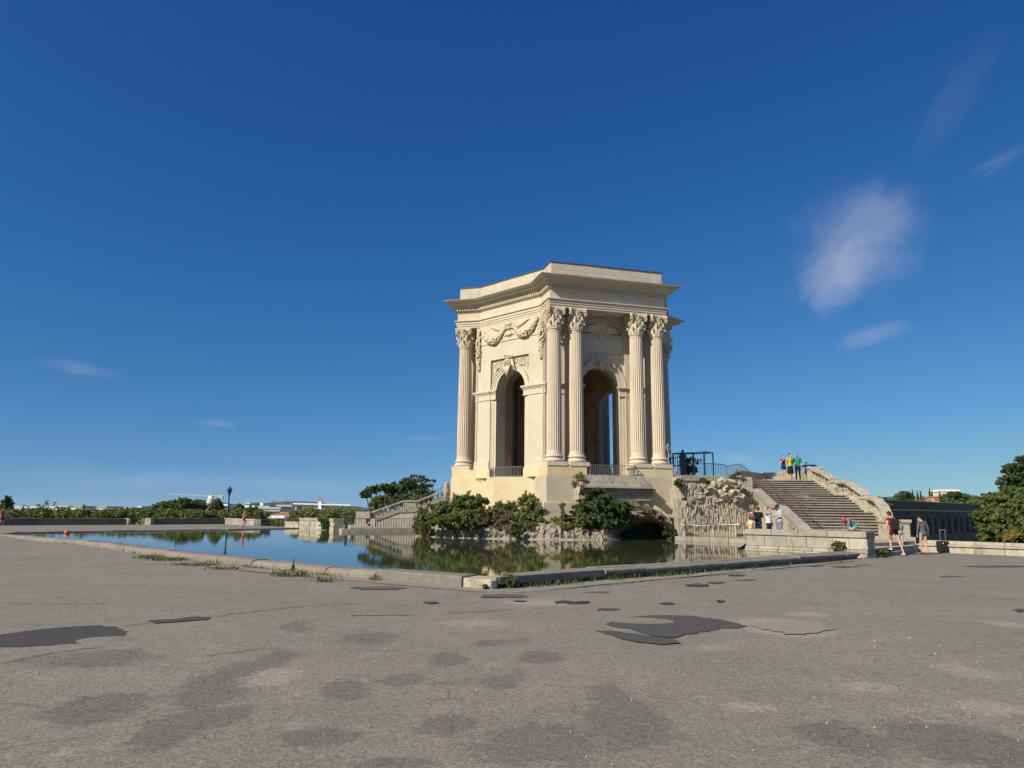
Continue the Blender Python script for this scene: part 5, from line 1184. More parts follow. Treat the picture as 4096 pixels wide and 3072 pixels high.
# --- curved steps up to the landing
cst = empty('curved_steps', (15.5, 30.5, 0), label='three broad curved stone steps rising from the plaza to the landing beside the parapet', cat='steps')
def cstep(pxs, z, back, m=M['slab']):
    E_ = [G(*p, z) for p in pxs]; mb = MB(); poly = [(v.x, v.y) for v in E_] + back; mb.prism(poly, -.2 if z < .2 else z - .17, z - .04); mb.prism([(v.x + (0 if i == 0 else .0), v.y - .035) for i, v in enumerate(E_)] + back, z - .038, z); return mb.build('step', m, cst)
bk = [(18.3, 34.0), (17.6, 34.9), (14.2, 30.0)]
cstep([(3457, 2203), (3490, 2205), (3530, 2206), (3589, 2204), (3625, 2200), (3660, 2193), (3690, 2185)], .17, [(18.2, 33.9), (14.1, 29.1)])
cstep([(3480, 2191), (3530, 2189), (3580, 2187), (3630, 2184), (3672, 2179)], .31, [(18.2, 34.1), (14.3, 30.2)])
cstep([(3478, 2171), (3530, 2170), (3590, 2168), (3628, 2165)], .45, [(18.4, 34.4), (19.4, 36.7), (14.6, 36.7), (14.3, 31.5)])

# --- the great flight
st = empty('stone_staircase', (17, 42, .45), label='broad weathered stone staircase climbing right of the pavilion, people standing at its head', cat='staircase')
XRP = [(36.4, 18.05), (37.5, 18.55), (38.5, 18.95), (40.5, 19.40), (42.5, 19.6), (44.5, 19.62), (48.5, 19.35)]
def XR(y):
    for (a, xa), (b, xb) in zip(XRP, XRP[1:]):
        if y <= b: return xa + (xb - xa) * (y - a) / (b - a)
    return XRP[-1][1]
XL = 14.62; NST = 23; RISE = (3.76 - .45) / NST; Yc = 36.6; SY = []
for i in range(NST):
    SY.append(Yc); Yc += .42 + (.95 if i in (8, 15) else 0)
r = random.Random(3)
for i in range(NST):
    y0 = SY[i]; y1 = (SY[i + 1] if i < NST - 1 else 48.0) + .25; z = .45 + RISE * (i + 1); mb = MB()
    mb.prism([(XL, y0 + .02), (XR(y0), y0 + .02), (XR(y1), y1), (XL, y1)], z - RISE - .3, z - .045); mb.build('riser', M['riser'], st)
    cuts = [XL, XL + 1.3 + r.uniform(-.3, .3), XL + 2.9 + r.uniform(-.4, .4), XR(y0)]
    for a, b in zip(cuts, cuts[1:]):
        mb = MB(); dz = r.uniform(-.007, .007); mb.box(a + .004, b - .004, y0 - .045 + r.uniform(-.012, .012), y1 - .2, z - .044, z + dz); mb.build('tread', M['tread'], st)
# small light frames let into a few steps
for i, xa, xb in ((4, 17.35, 18.05), (5, 17.2, 17.9), (14, 17.0, 17.75), (15, 16.75, 17.45)):
    z = .45 + RISE * i; y = SY[i] - .005; mb = MB(); mb.box(xa, xb, y, y + .05, z + .015, z + .035); mb.box(xa, xb, y, y + .05, z + .08, z + .10); mb.box(xa, xa + .03, y, y + .05, z + .015, z + .10); mb.box(xb - .03, xb, y, y + .05, z + .015, z + .10); mb.build('vent_frame', M['greyb'], st)
def zst(y):   # nosing line
    k = sum(1 for s_ in SY if s_ <= y)
    if k == 0: return .45
    if k >= NST: return 3.76
    a = SY[k - 1]; b = SY[k]; return .45 + RISE * (k + (min((y - (b - .42)) / .42, 1) if y > b - .42 else 0))
# left stringer with its coping
def stringer(X0, X1, ys, over, name, m, side):
    for i in range(len(ys) - 1):
        a, b = ys[i], ys[i + 1]; za, zb_ = zst(a) + over, zst(b) + over; mb = MB()
        mb.hexa([(X0(a), a, -.2), (X1(a), a, -.2), (X1(b), b - .01, -.2), (X0(b), b - .01, -.2)], [(X0(a), a, za), (X1(a), a, za), (X1(b), b - .01, zb_), (X0(b), b - .01, zb_)]); mb.build(name, m, st)
ysl = [36.3, 37.6, 38.9, SY[8], SY[8] + 1.2, 41.8, 43.2, SY[15], SY[15] + 1.2, 46.4, 47.8]
stringer(lambda y: XL - .34, lambda y: XL - .01, ysl, .12, 'stringer_stone', M['palestone'], -1)
for i in range(len(ysl) - 1):
    a, b = ysl[i], ysl[i + 1]; mb = MB(); q = .13; mb.hexa([(XL - .44, a, zst(a) + q), (XL + .06, a, zst(a) + q), (XL + .06, b - .015, zst(b) + q), (XL - .44, b - .015, zst(b) + q)], [(XL - .44, a, zst(a) + q + .17), (XL + .06, a, zst(a) + q + .17), (XL + .06, b - .015, zst(b) + q + .17), (XL - .44, b - .015, zst(b) + q + .17)]); mb.build('coping_stone', M['wallstone'], st)
# right balustrade
ysr = [36.45, 37.4, 38.4, 39.4, 40.6]
def pedestal(x0, x1, y0, y1, z0, z1, m=M['palestone'], name='pedestal', capo=.07):
    mb = MB(); mb.box(x0, x1, y0, y1, z0, z1 - .14); mb.box(x0 - .05, x1 + .05, y0 - .05, y1 + .05, z0, z0 + .18 if z1 - z0 < 3 else z0 + .01); mb.box(x0 - capo, x1 + capo, y0 - capo, y1 + capo, z1 - .14, z1); mb.box(x0 - capo * .5, x1 + capo * .5, y0 - capo * .5, y1 + capo * .5, z1 - .19, z1 - .139); mb.build(name, m, st, bevel=.012)
segs = [(36.35, 41.0), (41.7, 45.0), (45.7, 48.1)]
def bal(prof_r=.085): return [(.10, 0), (.10, .05), (.06, .07), (.055, .10), (.095, .2), (.10, .26), (.07, .36), (.05, .42), (.075, .44), (.075, .47)]
for (ya, yb) in segs:
    n = max(2, round((yb - ya) / 1.1)); ys = [ya + (yb - ya) * i / n for i in range(n + 1)]
    for i in range(n):
        a, b = ys[i], ys[i + 1]; xa, xb = XR(a), XR(b)
        for (q0, q1, w0, w1, nm, mm) in ((-1.6, .10, .0, .46, 'stringer_stone', M['palestone']), (.64, .78, -.04, .52, 'coping_stone', M['palestone'])):
            mb = MB(); mb.hexa([(xa + w0, a, zst(a) + q0), (xa + w1, a, zst(a) + q0), (xb + w1, b - .012, zst(b) + q0), (xb + w0, b - .012, zst(b) + q0)], [(xa + w0, a, zst(a) + q1), (xa + w1, a, zst(a) + q1), (xb + w1, b - .012, zst(b) + q1), (xb + w0, b - .012, zst(b) + q1)]); mb.build(nm, mm, st, bevel=.012)
    nb = max(3, round((yb - ya) / .42))
    for j in range(nb):
        y = ya + (yb - ya) * (j + .5) / nb; mb = MB(); mb.lathe([(r_ * 1.05, z + zst(y) + .14) for r_, z in bal()], 10, (XR(y) + .24, y)); mb.box(XR(y) + .14, XR(y) + .34, y - .1, y + .1, zst(y) + .05, zst(y) + .19); mb.box(XR(y) + .15, XR(y) + .33, y - .09, y + .09, zst(y) + .58, zst(y) + .68); mb.build('baluster', M['palestone'], st)
pedestal(XR(48.3) - .02, XR(48.3) + .75, 48.1, 48.8, 3.4, 4.66); pedestal(XR(45.3) - .06, XR(45.3) + .52, 45.0, 45.7, zst(45) - .6, 3.66); pedestal(XR(41.4) - .06, XR(41.4) + .52, 41.0, 41.7, zst(41.4) - .6, 2.62)
pedestal(17.72, 18.72, 35.3, 36.35, .1, 1.40)
mb = MB(); mb.box(17.55, 18.85, 35.1, 36.4, -.1, .60); mb.build('pedestal_foot', M['palestone'], st, bevel=.02)
railing('stair_railing', [(14.72, 37.0), (14.72, SY[8]), (14.72, SY[8] + 1.3), (14.72, SY[15]), (14.72, SY[15] + 1.3), (14.72, 47.8), (14.6, 50.6)], [zst(37.) + .1, zst(SY[8]) + .1, zst(SY[8] + 1.3) + .1, zst(SY[15]) + .1, zst(SY[15] + 1.3) + .1, 3.78, 3.78], 1.0, .17, M['rustiron'], 'dark iron bar railing running down the left edge of the great staircase', br=.0085, tr=.045)
railing('deck_railing', [(14.6, 50.6), (11.6, 48.3), (10.6, 47.2)], [3.78, 3.78, 3.78], 1.12, .19, M['blueiron'], 'navy iron railing on the deck above the dripping-stone wall', br=.012, tr=.045)
# box frame and spiked gate on the deck
fr = empty('iron_frame', (11.9, 48, 3.76), label='open navy iron box frame standing on the deck beside the railing', cat='frame')
C4 = [at(2692, 1814, 48.2), at(2773, 1811, 47.6), at(2816, 1807, 47.2), at(2851, 1812, 49.5), at(2730, 1816, 50.2)]
def post(p, w=.07): mb = MB(); mb.box(p[0] - w / 2, p[0] + w / 2, p[1] - w / 2, p[1] + w / 2, 3.76, p[2]); mb.build('post', M['blueiron'], fr)
for i, p in enumerate(C4): post(p, .10 if i in (1, 2) else .07)
for i in range(5): a, b = Vector(C4[i]), Vector(C4[(i + 1) % 5]); mb = MB(); mb.beam(a, b, .06, .07); mb.build('rail', M['blueiron'], fr)
gt = empty('spiked_gate', (11.2, 48.5, 3.76), label='navy spiked iron gate between the pavilion and the dark gate pillar', cat='gate')
mb, tb_ = MB(), MB(); 
for i in range(9):
    a = Vector(at(2668, 1850, 48.8)).lerp(Vector(at(2724, 1850, 47.2)), i / 8); z1 = 5.25 + .04 * sin(i); mb.tube([(a.x, a.y, 3.78), (a.x, a.y, z1), (a.x, a.y, z1 + .18)], [.02, .02, .004], 4)
a, b = Vector(at(2668, 1850, 48.8)), Vector(at(2724, 1850, 47.2))
for z in (4.02, 4.62, 5.12): tb_.beam((a.x, a.y, z), (b.x, b.y, z), .04, .05)
tb_.build('rail', M['blueiron'], gt); stuff(mb.build('bars', M['blueiron'], gt))
c = Vector(at(2732, 1850, 47.3)); mb = MB(); mb.box(c.x - .16, c.x + .16, c.y - .16, c.y + .16, 3.76, 5.15); mb.box(c.x - .20, c.x + .20, c.y - .2, c.y + .2, 5.15, 5.27); mb.lathe([(.17, 5.27), (.13, 5.38), (.06, 5.44), (.09, 5.5), (.07, 5.57), (.02, 5.62)], 10, (c.x, c.y)); gp = empty('gate_pillar', (c.x, c.y, 3.76), label='dark square gate pillar with a ball finial on the deck', cat='pillar'); mb.build('shaft', M['iron'], gp)
shrub('deck_shrub', [blob(2755, 1846, 49.5, 16, 20), blob(2760, 1882, 49.3, 30, 22)], M['leafdark'], 2600, .12, 'dark shrub seen against the sky inside the iron frame on the deck', k=10, seed=33)
shrub('twiggy_plant', [blob(2790, 1845, 49.0, 28, 12)], M['leafdry'], 160, .09, 'thin dry twigs inside the iron frame right of the dark shrub', k=8, seed=34)
for nm, args, mm, nn_, lab, kw in (('hanging_bush', [blob(2712, 1935, 42.9, 26, 26)], 'leafdark', 3000, 'dark bush in the corner between podium and dripping-stone wall', {}), ('hanging_bush', [blob(2812, 1922, 42.7, 22, 15), blob(2830, 1930, 42.8, 18, 10)], 'leafolive', 2200, 'olive bush hanging over the coping of the dripping-stone wall', {}),
                           ('hanging_bush', [blob(2930, 1912, 43.6, 28, 18), blob(2950, 1895, 44.0, 22, 16)], 'leafolive', 2200, 'feathery green shrub at the top of the dripping-stone wall by the stairs', {}), ('hanging_bush', [blob(2975, 1962, 43.2, 22, 10), blob(2995, 1980, 43.2, 16, 14)], 'leafolive', 2000, 'olive scrub on the sloping end of the dripping-stone wall', {}),
                           ('hanging_bush', [blob(2922, 1950, 42.6, 16, 8)], 'leafred', 700, 'reddish weed on the carved rocks of the dripping-stone wall', {}), ('hanging_bush', [blob(2810, 1962, 42.6, 10, 12)], 'leafred', 500, 'small russet weed left of the carved rocks', {}),
                           ('hanging_bush', [blob(2740, 1995, 42.8, 12, 10), blob(2775, 2010, 42.8, 12, 12)], 'leafdry', 800, 'dry weeds on the left half of the dripping-stone wall', {}), ('hanging_bush', [blob(3033, 2014, 43.3, 16, 7)], 'leafbright', 600, 'bright green sprig on the wall just above the tourists', {}),
                           ('hanging_bush', [blob(2760, 2138, 42.2, 20, 8), blob(2960, 2142, 40.2, 22, 7)], 'leafgreen', 1200, 'green weeds on the stone ledge behind the rusty railing', {}), ('hanging_bush', [blob(2870, 2160, 40.9, 12, 12), blob(2822, 2162, 41.4, 8, 10)], 'leafolive', 800, 'weeds hanging from the stone ledge towards the water', {})):
    args = [(c_, tuple(v * .72 for v in r_)) for c_, r_ in args]; shrub(nm, args, M[mm], nn_, .075, lab, k=10, seed=hash(lab) % 1 + len(lab), stem=False)
# deck walls behind the head of the stairs
dw = empty('deck_wall', (18.3, 54, 3.76), label='low stone wall on the deck behind the three people at the head of the stairs', cat='wall')
def wallseg(root, a, b, z0, z1, th, n, m, name='wall_stone', over=.0, capm=None, caph=.14, capo=.05):
    a = Vector((*a, 0)); b = Vector((*b, 0)); d = (b - a).normalized(); nn = Vector((-d.y, d.x, 0)); L = (b - a).length; r = random.Random(int(L * 100))
    for i in range(n):
        s0, s1 = L * i / n + .008, L * (i + 1) / n - .008; v = [a + d * s0, a + d * s1, a + d * s1 + nn * th, a + d * s0 + nn * th]; e = r.uniform(-.01, .01)
        mb = MB(); mb.prism([(x.x, x.y) for x in v], z0, z1 - (caph if capm else 0)); mb.build(name, m, root)
        if capm: v = [a + d * s0 - nn * capo, a + d * s1 - nn * capo, a + d * s1 + nn * (th + capo), a + d * s0 + nn * (th + capo)]; mb = MB(); mb.prism([(x.x, x.y) for x in v], z1 - caph + .002, z1 + e); mb.build('coping_stone', capm, root, bevel=.012)
wallseg(dw, (15.5, 50.2), (18.3, 54.0), 3.7, 4.50, .4, 3, M['wallstone']); wallseg(dw, (18.3, 54.0), (21.6, 53.0), 3.7, 4.58, .4, 4, M['palestone'])
wallseg(dw, (20.1, 48.85), (21.0, 53.0), 3.7, 4.55, .4, 4, M['palestone'])
mb = MB(); mb.prism([(17.2, 52.2), (20.8, 51.6), (21, 53), (18.2, 53.9)], 3.76, 3.90); mb.build('step', M['tread'], dw); mb = MB(); mb.prism([(17.7, 52.7), (20.8, 52.1), (21, 53), (18.2, 53.9)], 3.90, 4.03); mb.build('step', M['tread'], dw)

# --- low wall at the right edge of the plaza
lw = empty('plaza_wall', (20, 32.5, 0), label='low pale stone wall with stepped coping along the right edge of the plaza', cat='wall')
def rwall(a, b, n):
    a = Vector((*a, 0)); b = Vector((*b, 0)); d = (b - a).normalized(); nn = Vector((-d.y, d.x, 0)); L = (b - a).length; r = random.Random(8)
    for i in range(n):
        s0, s1 = L * i / n + .008, L * (i + 1) / n - .008; j = r.uniform(-.012, .012)
        for (o0, o1, z0, z1, mm, nm) in ((0 + j, .75, -.1, .27, 'palestone', 'wall_stone'), (-.07 + j, .8, .272, .36, 'slab', 'wall_stone'), (.10, .75, .362, .50, 'palestone', 'coping_stone')):
            v = [a + d * s0 + nn * o0, a + d * s1 + nn * o0, a + d * s1 + nn * o1, a + d * s0 + nn * o1]; mb = MB(); mb.prism([(x.x, x.y) for x in v], z0, z1); mb.build(nm, M[mm], lw, bevel=.012)
rwall((18.4, 34.1), (21.9, 29.6), 5); rwall((21.9, 29.6), (27.6, 22.2), 7)
weeds('weeds', [(3850, 2206, 25, .6), (3900, 2208, 20, .9), (3980, 2213, 30, 1), (4040, 2216, 25, 1.3), (4080, 2218, 15, .6)], M['grass'], 6, .12, 160, label='dry weeds along the foot of the low wall at the right edge')
weeds('weeds', [(3470, 2234, 18, .4), (3520, 2231, 30, .5), (3600, 2226, 30, .4)], M['leafolive'], 7, .06, 100, label='tiny weeds at the foot of the curved steps')
shrub('kerb_weed_bush', [((*G(2030, 2352).to_2d(), .12), (.26, .17, .17)), ((*G(2072, 2344).to_2d(), .08), (.16, .12, .12))], M['leafolive'], 2200, .075, 'bushy green weed at the near corner of the pool kerb', cat='weed', k=14, seed=41, aspect=.22, droop=-1.0)
shrub('kerb_weed_bush', [((-0.35 - .15, 15.95, .05), (.1, .08, .05))], M['leafolive'], 200, .06, 'tiny weed at the broken pale kerb stone', cat='weed', k=8, seed=42, stem=False)

# ================================================================== LEFT-HAND TERRACE, WALLS, STAIRS
lp = empty('far_parapet', (-15.2, 58.8, .12), label='pale stone block parapet across the pool with metal plate and ivy bush', cat='parapet')
FN, FF = Vector((-13.15, 56.0, 0)), Vector((-17.35, 61.8, 0)); FD = (FN - FF).normalized(); FL = (FN - FF).length; FQ = Vector((-FD.y, FD.x, 0)); FQ = FQ if FQ.y > 0 else -FQ
def fcourse(cuts, z0, z1, out_, m, name='wall_stone'):
    r = random.Random(int(z0 * 90) + 3)
    for i in range(len(cuts) - 1):
        a, b = cuts[i] * FL + .008, cuts[i + 1] * FL - .008; o_ = out_ + r.uniform(-.01, .01); v = [FF + FD * a - FQ * o_, FF + FD * b - FQ * o_, FF + FD * b + FQ * .8, FF + FD * a + FQ * .8]
        mb = MB(); mb.prism([(x.x, x.y) for x in v], z0 + .004, z1 - .004); mb.build(name, m, lp, bevel=.012)
fcourse([0, .30, .36, .68, 1], .76, .99, .05, M['wallstone'], 'coping_stone'); fcourse([0, .16, .30, .36, .6, .82, 1], .42, .76, 0, M['palestone']); fcourse([0, .3, .36, .5, .75, 1], -.2, .42, .02, M['palestone'])
def fpos(px, z, o_=.06):   # a point of the parapet's face under a photo column
    d = ray(px, 2095); k = d.x / d.y; # x = k*y on the line FF + FD*s
    s = (k * FF.y - FF.x) / (FD.x - k * FD.y); v = FF + FD * s - FQ * o_; return Vector((v.x, v.y, z))
mb = MB(); a, b = fpos(1271, .2, .03), fpos(1288, .2, .03); n_ = FQ * .03; mb.hexa([a - n_, b - n_, b, a], [a - n_ + Vector((0, 0, .48)), b - n_ + Vector((0, 0, .48)), b + Vector((0, 0, .48)), a + Vector((0, 0, .48))])
pl_ = mb.build('metal_plate', M['greyb'], lp)
mb = MB()
for (u, z) in ((.3, .50), (.62, .44), (.35, .36)):
    c = a.lerp(b, u) - FQ * .034 + Vector((0, 0, z - .2)); mb.ell(c, (.035, .02, .035), 8, 6)
mb.build('bolt', M['white'], pl_)
mb = MB(); v = [fpos(1236, 0, .06), fpos(1241, 0, .06)]; mb.hexa([v[0], v[1], v[1] + FQ * .1, v[0] + FQ * .1], [x + Vector((0, 0, .98)) for x in (v[0], v[1], v[1] + FQ * .1, v[0] + FQ * .1)]); mb.build('pilaster_strip', M['wallstone'], lp)
c = fpos(1314, .55, .3); shrub('ivy_bush', [((c.x, c.y, .52), (.42, .3, .48)), ((c.x - .1, c.y, .85), (.5, .28, .18))], M['leafgreen'], 4200, .10, 'ivy bush growing over the pale parapet across the pool, right of its metal plate', k=14, seed=51)
ob_ = empty('old_bench_wall', (-18.3, 63.2, .1), label='low crumbling pale wall left of the parapet with the metal plate', cat='wall')
def segwall(root, a, b, z0, z1, th, n, m, name='wall_stone', capm=None, caph=.12, capo=.04): wallseg(root, a, b, z0, z1, th, n, m, name, capm=capm, caph=caph, capo=capo)
segwall(ob_, (-19.4, 64.7), (-17.5, 62.1), .05, .62, .5, 3, M['palestone'], capm=M['slab'])
# ledge and railing on the far side
ll = empty('far_ledge', (-9.3, 53.8, 0), label='dark stone ledge over the water below the black railing across the pool', cat='ledge')
segwall(ll, (-11.75, 52.4), (-6.6, 55.2), -.1, .34, .6, 4, M['slab'])
lf2 = MB(); lf2.prism([(-11.7, 52.9), (-6.6, 55.7), (-3.8, 55), (-3.5, 62), (-3, 76), (-13, 73.5), (-18.8, 66.3), (-16.8, 62.2), (-12.7, 56.6), (-12.2, 55.6)], -1, .30); struct(lf2.build('far_landing', M['slab']))
railing('pool_railing', [(-12.0, 55.4), (-11.6, 52.7), (-6.7, 55.4)], [.32, .32, .32], .74, .20, M['iron'], 'long black iron railing on the ledge across the pool', br=.018)
mb = MB(); q = at(1399, 2112, 52.4); mb.box(q[0] - .10, q[0] + .10, q[1] - .1, q[1] + .1, .34, .58); setp(mb.build('junction_box', M['greyb']), 'small pale grey box at the left end of the ledge across the pool', 'box')
# far stair: pedestal, balustrade, steps, near wall
fs_ = empty('far_staircase', (-9, 64, .37), label='stone staircase with balustrade rising to the left side of the pavilion across the pool', cat='staircase')
mb = MB(); mb.box(-13.15, -11.95, 63.8, 64.9, .92, 1.52); mb.build('pedestal', M['wallstone'], fs_, bevel=.02); mb = MB(); mb.box(-13.2, -12.25, 63.7, 65.0, -.1, .92); mb.build('pedestal_foot', M['palestone'], fs_, bevel=.02)
for i in range(20):
    x0 = -12.3 + .38 * i + (.9 if i > 7 else 0); z = .37 + .16 * (i + 1); mb = MB(); mb.box(x0, x0 + 1.4 if i not in (7,) else x0 + 2.3, 62.95, 66.6, z - .35, z); mb.build('step', M['tread'] if i % 2 else M['slab'], fs_)
mb = MB(); mb.box(-12.9, -11.7, 63.0, 66.5, .3, .45); mb.build('step', M['tread'], fs_)
pz = [(-12.0, 1.50), (-9.25, 2.50), (-8.1, 2.52), (-4.2, 3.95)]
for i in range(3):
    (xa, za), (xb, zb_) = pz[i], pz[i + 1]
    n = 3 if i != 1 else 1
    for j in range(n):
        xa_, xb_ = xa + (xb - xa) * j / n, xa + (xb - xa) * (j + 1) / n; za_, zb2 = za + (zb_ - za) * j / n, za + (zb_ - za) * (j + 1) / n
        for (d0, d1, y0, y1, nm, mm) in ((-.14, 0, 64.2, 64.75, 'coping_stone', M['wallstone']), (-1.1, -.62, 64.25, 64.7, 'stringer_stone', M['wallstone'])):
            mb = MB(); mb.hexa([(xa_, y0, za_ + d0), (xb_ - .01, y0, zb2 + d0), (xb_ - .01, y1, zb2 + d0), (xa_, y1, za_ + d0)], [(xa_, y0, za_ + d1), (xb_ - .01, y0, zb2 + d1), (xb_ - .01, y1, zb2 + d1), (xa_, y1, za_ + d1)]); mb.build(nm, mm, fs_)
    nb = {0: 8, 1: 0, 2: 10}[i]
    for j in range(nb):
        t = (j + .6) / nb; x = xa + (xb - xa) * t; z = za + (zb_ - za) * t; mb = MB(); mb.lathe([(.10, z - .70), (.10, z - .62), (.06, z - .58), (.10, z - .42), (.06, z - .22), (.09, z - .18), (.09, z - .1)], 8, (x, 64.48)); mb.build('baluster', M['palestone'], fs_)
    if i == 1: mb = MB(); mb.box(xa + .02, xb - .02, 64.28, 64.66, za - .7, za - .14); mb.build('panel', M['wallstone'], fs_)
nz_ = [(-11.2, 1.0), (-9.3, 1.72), (-8.15, 1.74), (-4.6, 3.1)]
for i in range(3):
    (xa, za), (xb, zb_) = nz_[i], nz_[i + 1]; mb = MB(); mb.hexa([(xa, 62.45, za - .24), (xb - .01, 62.45, zb_ - .24), (xb - .01, 62.95, zb_ - .24), (xa, 62.95, za - .24)], [(xa, 62.45, za), (xb - .01, 62.45, zb_), (xb - .01, 62.95, zb_), (xa, 62.95, za)]); mb.build('coping_stone', M['kerb_grey'], fs_)
    mb = MB(); mb.hexa([(xa, 62.55, .1), (xb, 62.55, .1), (xb, 62.94, .1), (xa, 62.94, .1)], [(xa, 62.55, za - .245), (xb, 62.55, zb_ - .245), (xb, 62.94, zb_ - .245), (xa, 62.94, za - .245)]); mb.build('stringer_wall', M['wallstone'], fs_)
mb = MB(); mb.box(-11.62, -11.22, 62.5, 62.95, .3, 1.0); mb.build('newel_block', M['palestone'], fs_, bevel=.015)
railing('far_stair_railing', [(-11.1, 62.7), (-9.3, 62.7), (-8.15, 62.7), (-4.6, 62.7)], [1.0, 1.72, 1.74, 3.1], .92, .2, M['iron'], 'black iron railing climbing the near side of the staircase across the pool', br=.014)
mb = MB(); c = at(1786, 1965, 55.5); mb.ell(c, (.25, .4, .75), 12, 10); mb.v = [(x + .15 * nz(x, y, z, 3), y, z + .12 * nz(x, y + 3, z, 2.6)) for x, y, z in mb.v]; setp(mb.build('boulder', M['dripwall']), 'pale upright boulder peeping out behind the left corner of the podium', 'boulder')
mb = MB(); mb.box(*(lambda q: (q[0] - .06, q[0] + .06, q[1] - .06, q[1] + .06))(G(1684, 2140, ZW)), ZW - .1, ZW + .16); setp(mb.build('water_marker', M['white']), 'small white post in the water at the left tip of the island', 'marker post')
mb = MB(); q = G(1703, 2143, ZW); mb.tube([(q.x, q.y, ZW - .1), (q.x, q.y, ZW + .42)], .035, 8); setp(mb.build('water_marker', M['white']), 'taller thin white pole against the left end of the rock bank', 'marker post')
mb = MB(); q = G(267, 2134, ZW); mb.ell((q.x, q.y, ZW + .07), (.15, .15, .13), 16, 12); o = mb.build('ball', plain('orange_plastic', (.75, .13, .04), .4), smooth=True); setp(o, 'orange ball floating at the far left end of the pool', 'ball')
mb = MB(); q = G(1172, 2275, .14); mb.box(q.x - .05, q.x + .05, q.y - .05, q.y + .05, .1, .15); mb.tube([(q.x, q.y, .15), (q.x + .01, q.y, .42)], [.025, .01], 6); mb.ell((q.x, q.y, .2), (.05, .05, .05), 8, 6); setp(mb.build('nozzle', M['iron']), 'small dark fountain nozzle standing by the left kerb of the pool', 'nozzle')

# --- boundary walls at the far left
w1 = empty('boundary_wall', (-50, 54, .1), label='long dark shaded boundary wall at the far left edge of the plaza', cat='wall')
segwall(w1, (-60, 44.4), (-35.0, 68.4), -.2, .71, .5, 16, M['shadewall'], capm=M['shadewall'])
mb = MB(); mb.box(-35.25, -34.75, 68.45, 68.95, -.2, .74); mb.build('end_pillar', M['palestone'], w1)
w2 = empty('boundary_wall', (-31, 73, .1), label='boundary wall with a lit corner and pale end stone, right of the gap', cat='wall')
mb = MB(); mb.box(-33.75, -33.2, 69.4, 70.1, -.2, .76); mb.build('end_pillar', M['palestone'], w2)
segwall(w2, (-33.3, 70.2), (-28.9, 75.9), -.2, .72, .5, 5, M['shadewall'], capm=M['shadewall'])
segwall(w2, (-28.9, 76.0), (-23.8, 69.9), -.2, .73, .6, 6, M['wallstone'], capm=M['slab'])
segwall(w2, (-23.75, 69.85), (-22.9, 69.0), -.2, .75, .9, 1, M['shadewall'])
gw = MB(); gw.prism([(-35.3, 72.4), (-33.4, 74.0), (-33.8, 74.4), (-35.7, 72.8)], -7, .70); setp(gw.build('ramp_wall', M['darkwall']), 'dark wall set back in the gap between the two boundary walls', 'wall')

lt = MB(); lt.prism([(-110, 50), (-60, 46), (-43, 63), (-29.5, 77), (-22.5, 70), (-13, 75), (2, 81), (10, 78), (30, 130), (-20, 140), (-110, 120)], -9, -3.0); struct(lt.build('lower_terrace', M['lowground']))

# --- street lamp
lx, ly, _ = at(912, 2050, 84); la = empty('street_lamp', (lx, ly, -3), label='dark blue street lamp with a lantern head standing beyond the boundary wall', cat='street lamp')
mb = MB(); mb.lathe([(.42, -3), (.42, -.2), (.34, 0), (.34, 1.0), (.22, 1.15), (.24, 1.3), (.13, 1.5)], 12, (lx, ly)); mb.build('lamp_base', M['blueiron'], la)
mb = MB(); mb.lathe([(.10, 1.5), (.13, 1.6), (.085, 1.75), (.075, 2.9), (.11, 2.95), (.07, 3.05), (.11, 3.12), (.14, 3.2), (.06, 3.24)], 12, (lx, ly)); mb.build('post', M['blueiron'], la)
ltn = MB()
ltn.lathe([(.08, 3.24), (.13, 3.3), (.27, 3.72), (.36, 3.76), (.30, 3.84), (.14, 3.98), (.10, 4.0), (.12, 4.08), (.03, 4.12), (.02, 4.22)], 6, (lx, ly)); lo = ltn.build('lantern', M['blueiron'], la)

# --- trees beyond the walls
rt = random.Random(77)
def canopy(name, spans, Y, m, n, size, seed, rz=30, back=14, sub=5, label=None):
    """a bank of young plane-tree crowns, too many and too merged to count"""
    r = random.Random(seed); cl = []
    for (x0, x1, ytop, ybot) in spans:
        k = int((x1 - x0) / 4)
        for i in range(k):
            px = r.uniform(x0, x1); py = ytop + (ybot - ytop) * (r.random() ** 1.3); yy = Y + r.uniform(0, back); q = at(px, py, yy); rr = r.uniform(.28, .62); q = (q[0], q[1], q[2] - .32); cl.append((q, (rr, rr, rr * .85)))
    V = leaf_arrays(cl, int(n * 1.25), size, seed, shell=.05); o = leaf_obj(name, V, m); stuff(o); setp(o, label, 'tree crowns'); return o
canopy('tree_canopy', [(-120, 1045, 2040, 2090), (-120, 600, 2034, 2050), (420, 1040, 2035, 2060), (900, 1075, 2045, 2095)], 79, M['leafgreen'], 62000, .24, 1, label='continuous bank of green tree crowns behind the boundary walls at the left')
canopy('tree_canopy', [(-60, 900, 2042, 2085)], 78.6, M['leafbright'], 9000, .24, 2, label='paler leafy shoots scattered through the bank of crowns at the left')
canopy('tree_canopy', [(1170, 1440, 2036, 2085), (1060, 1200, 2072, 2100), (1150, 1230, 2055, 2080)], 77, M['leafgreen'], 17000, .20, 3, label='bank of green crowns between the far houses and the staircase across the pool')
canopy('tree_canopy', [(1190, 1440, 2030, 2075), (1075, 1180, 2080, 2110)], 76.5, M['leafbright'], 8000, .20, 4, label='yellow-green shoots in the bank of crowns left of the far staircase')
def crown(px, py, Y, rx, rz): return blob(px, py, Y, rx, rz)
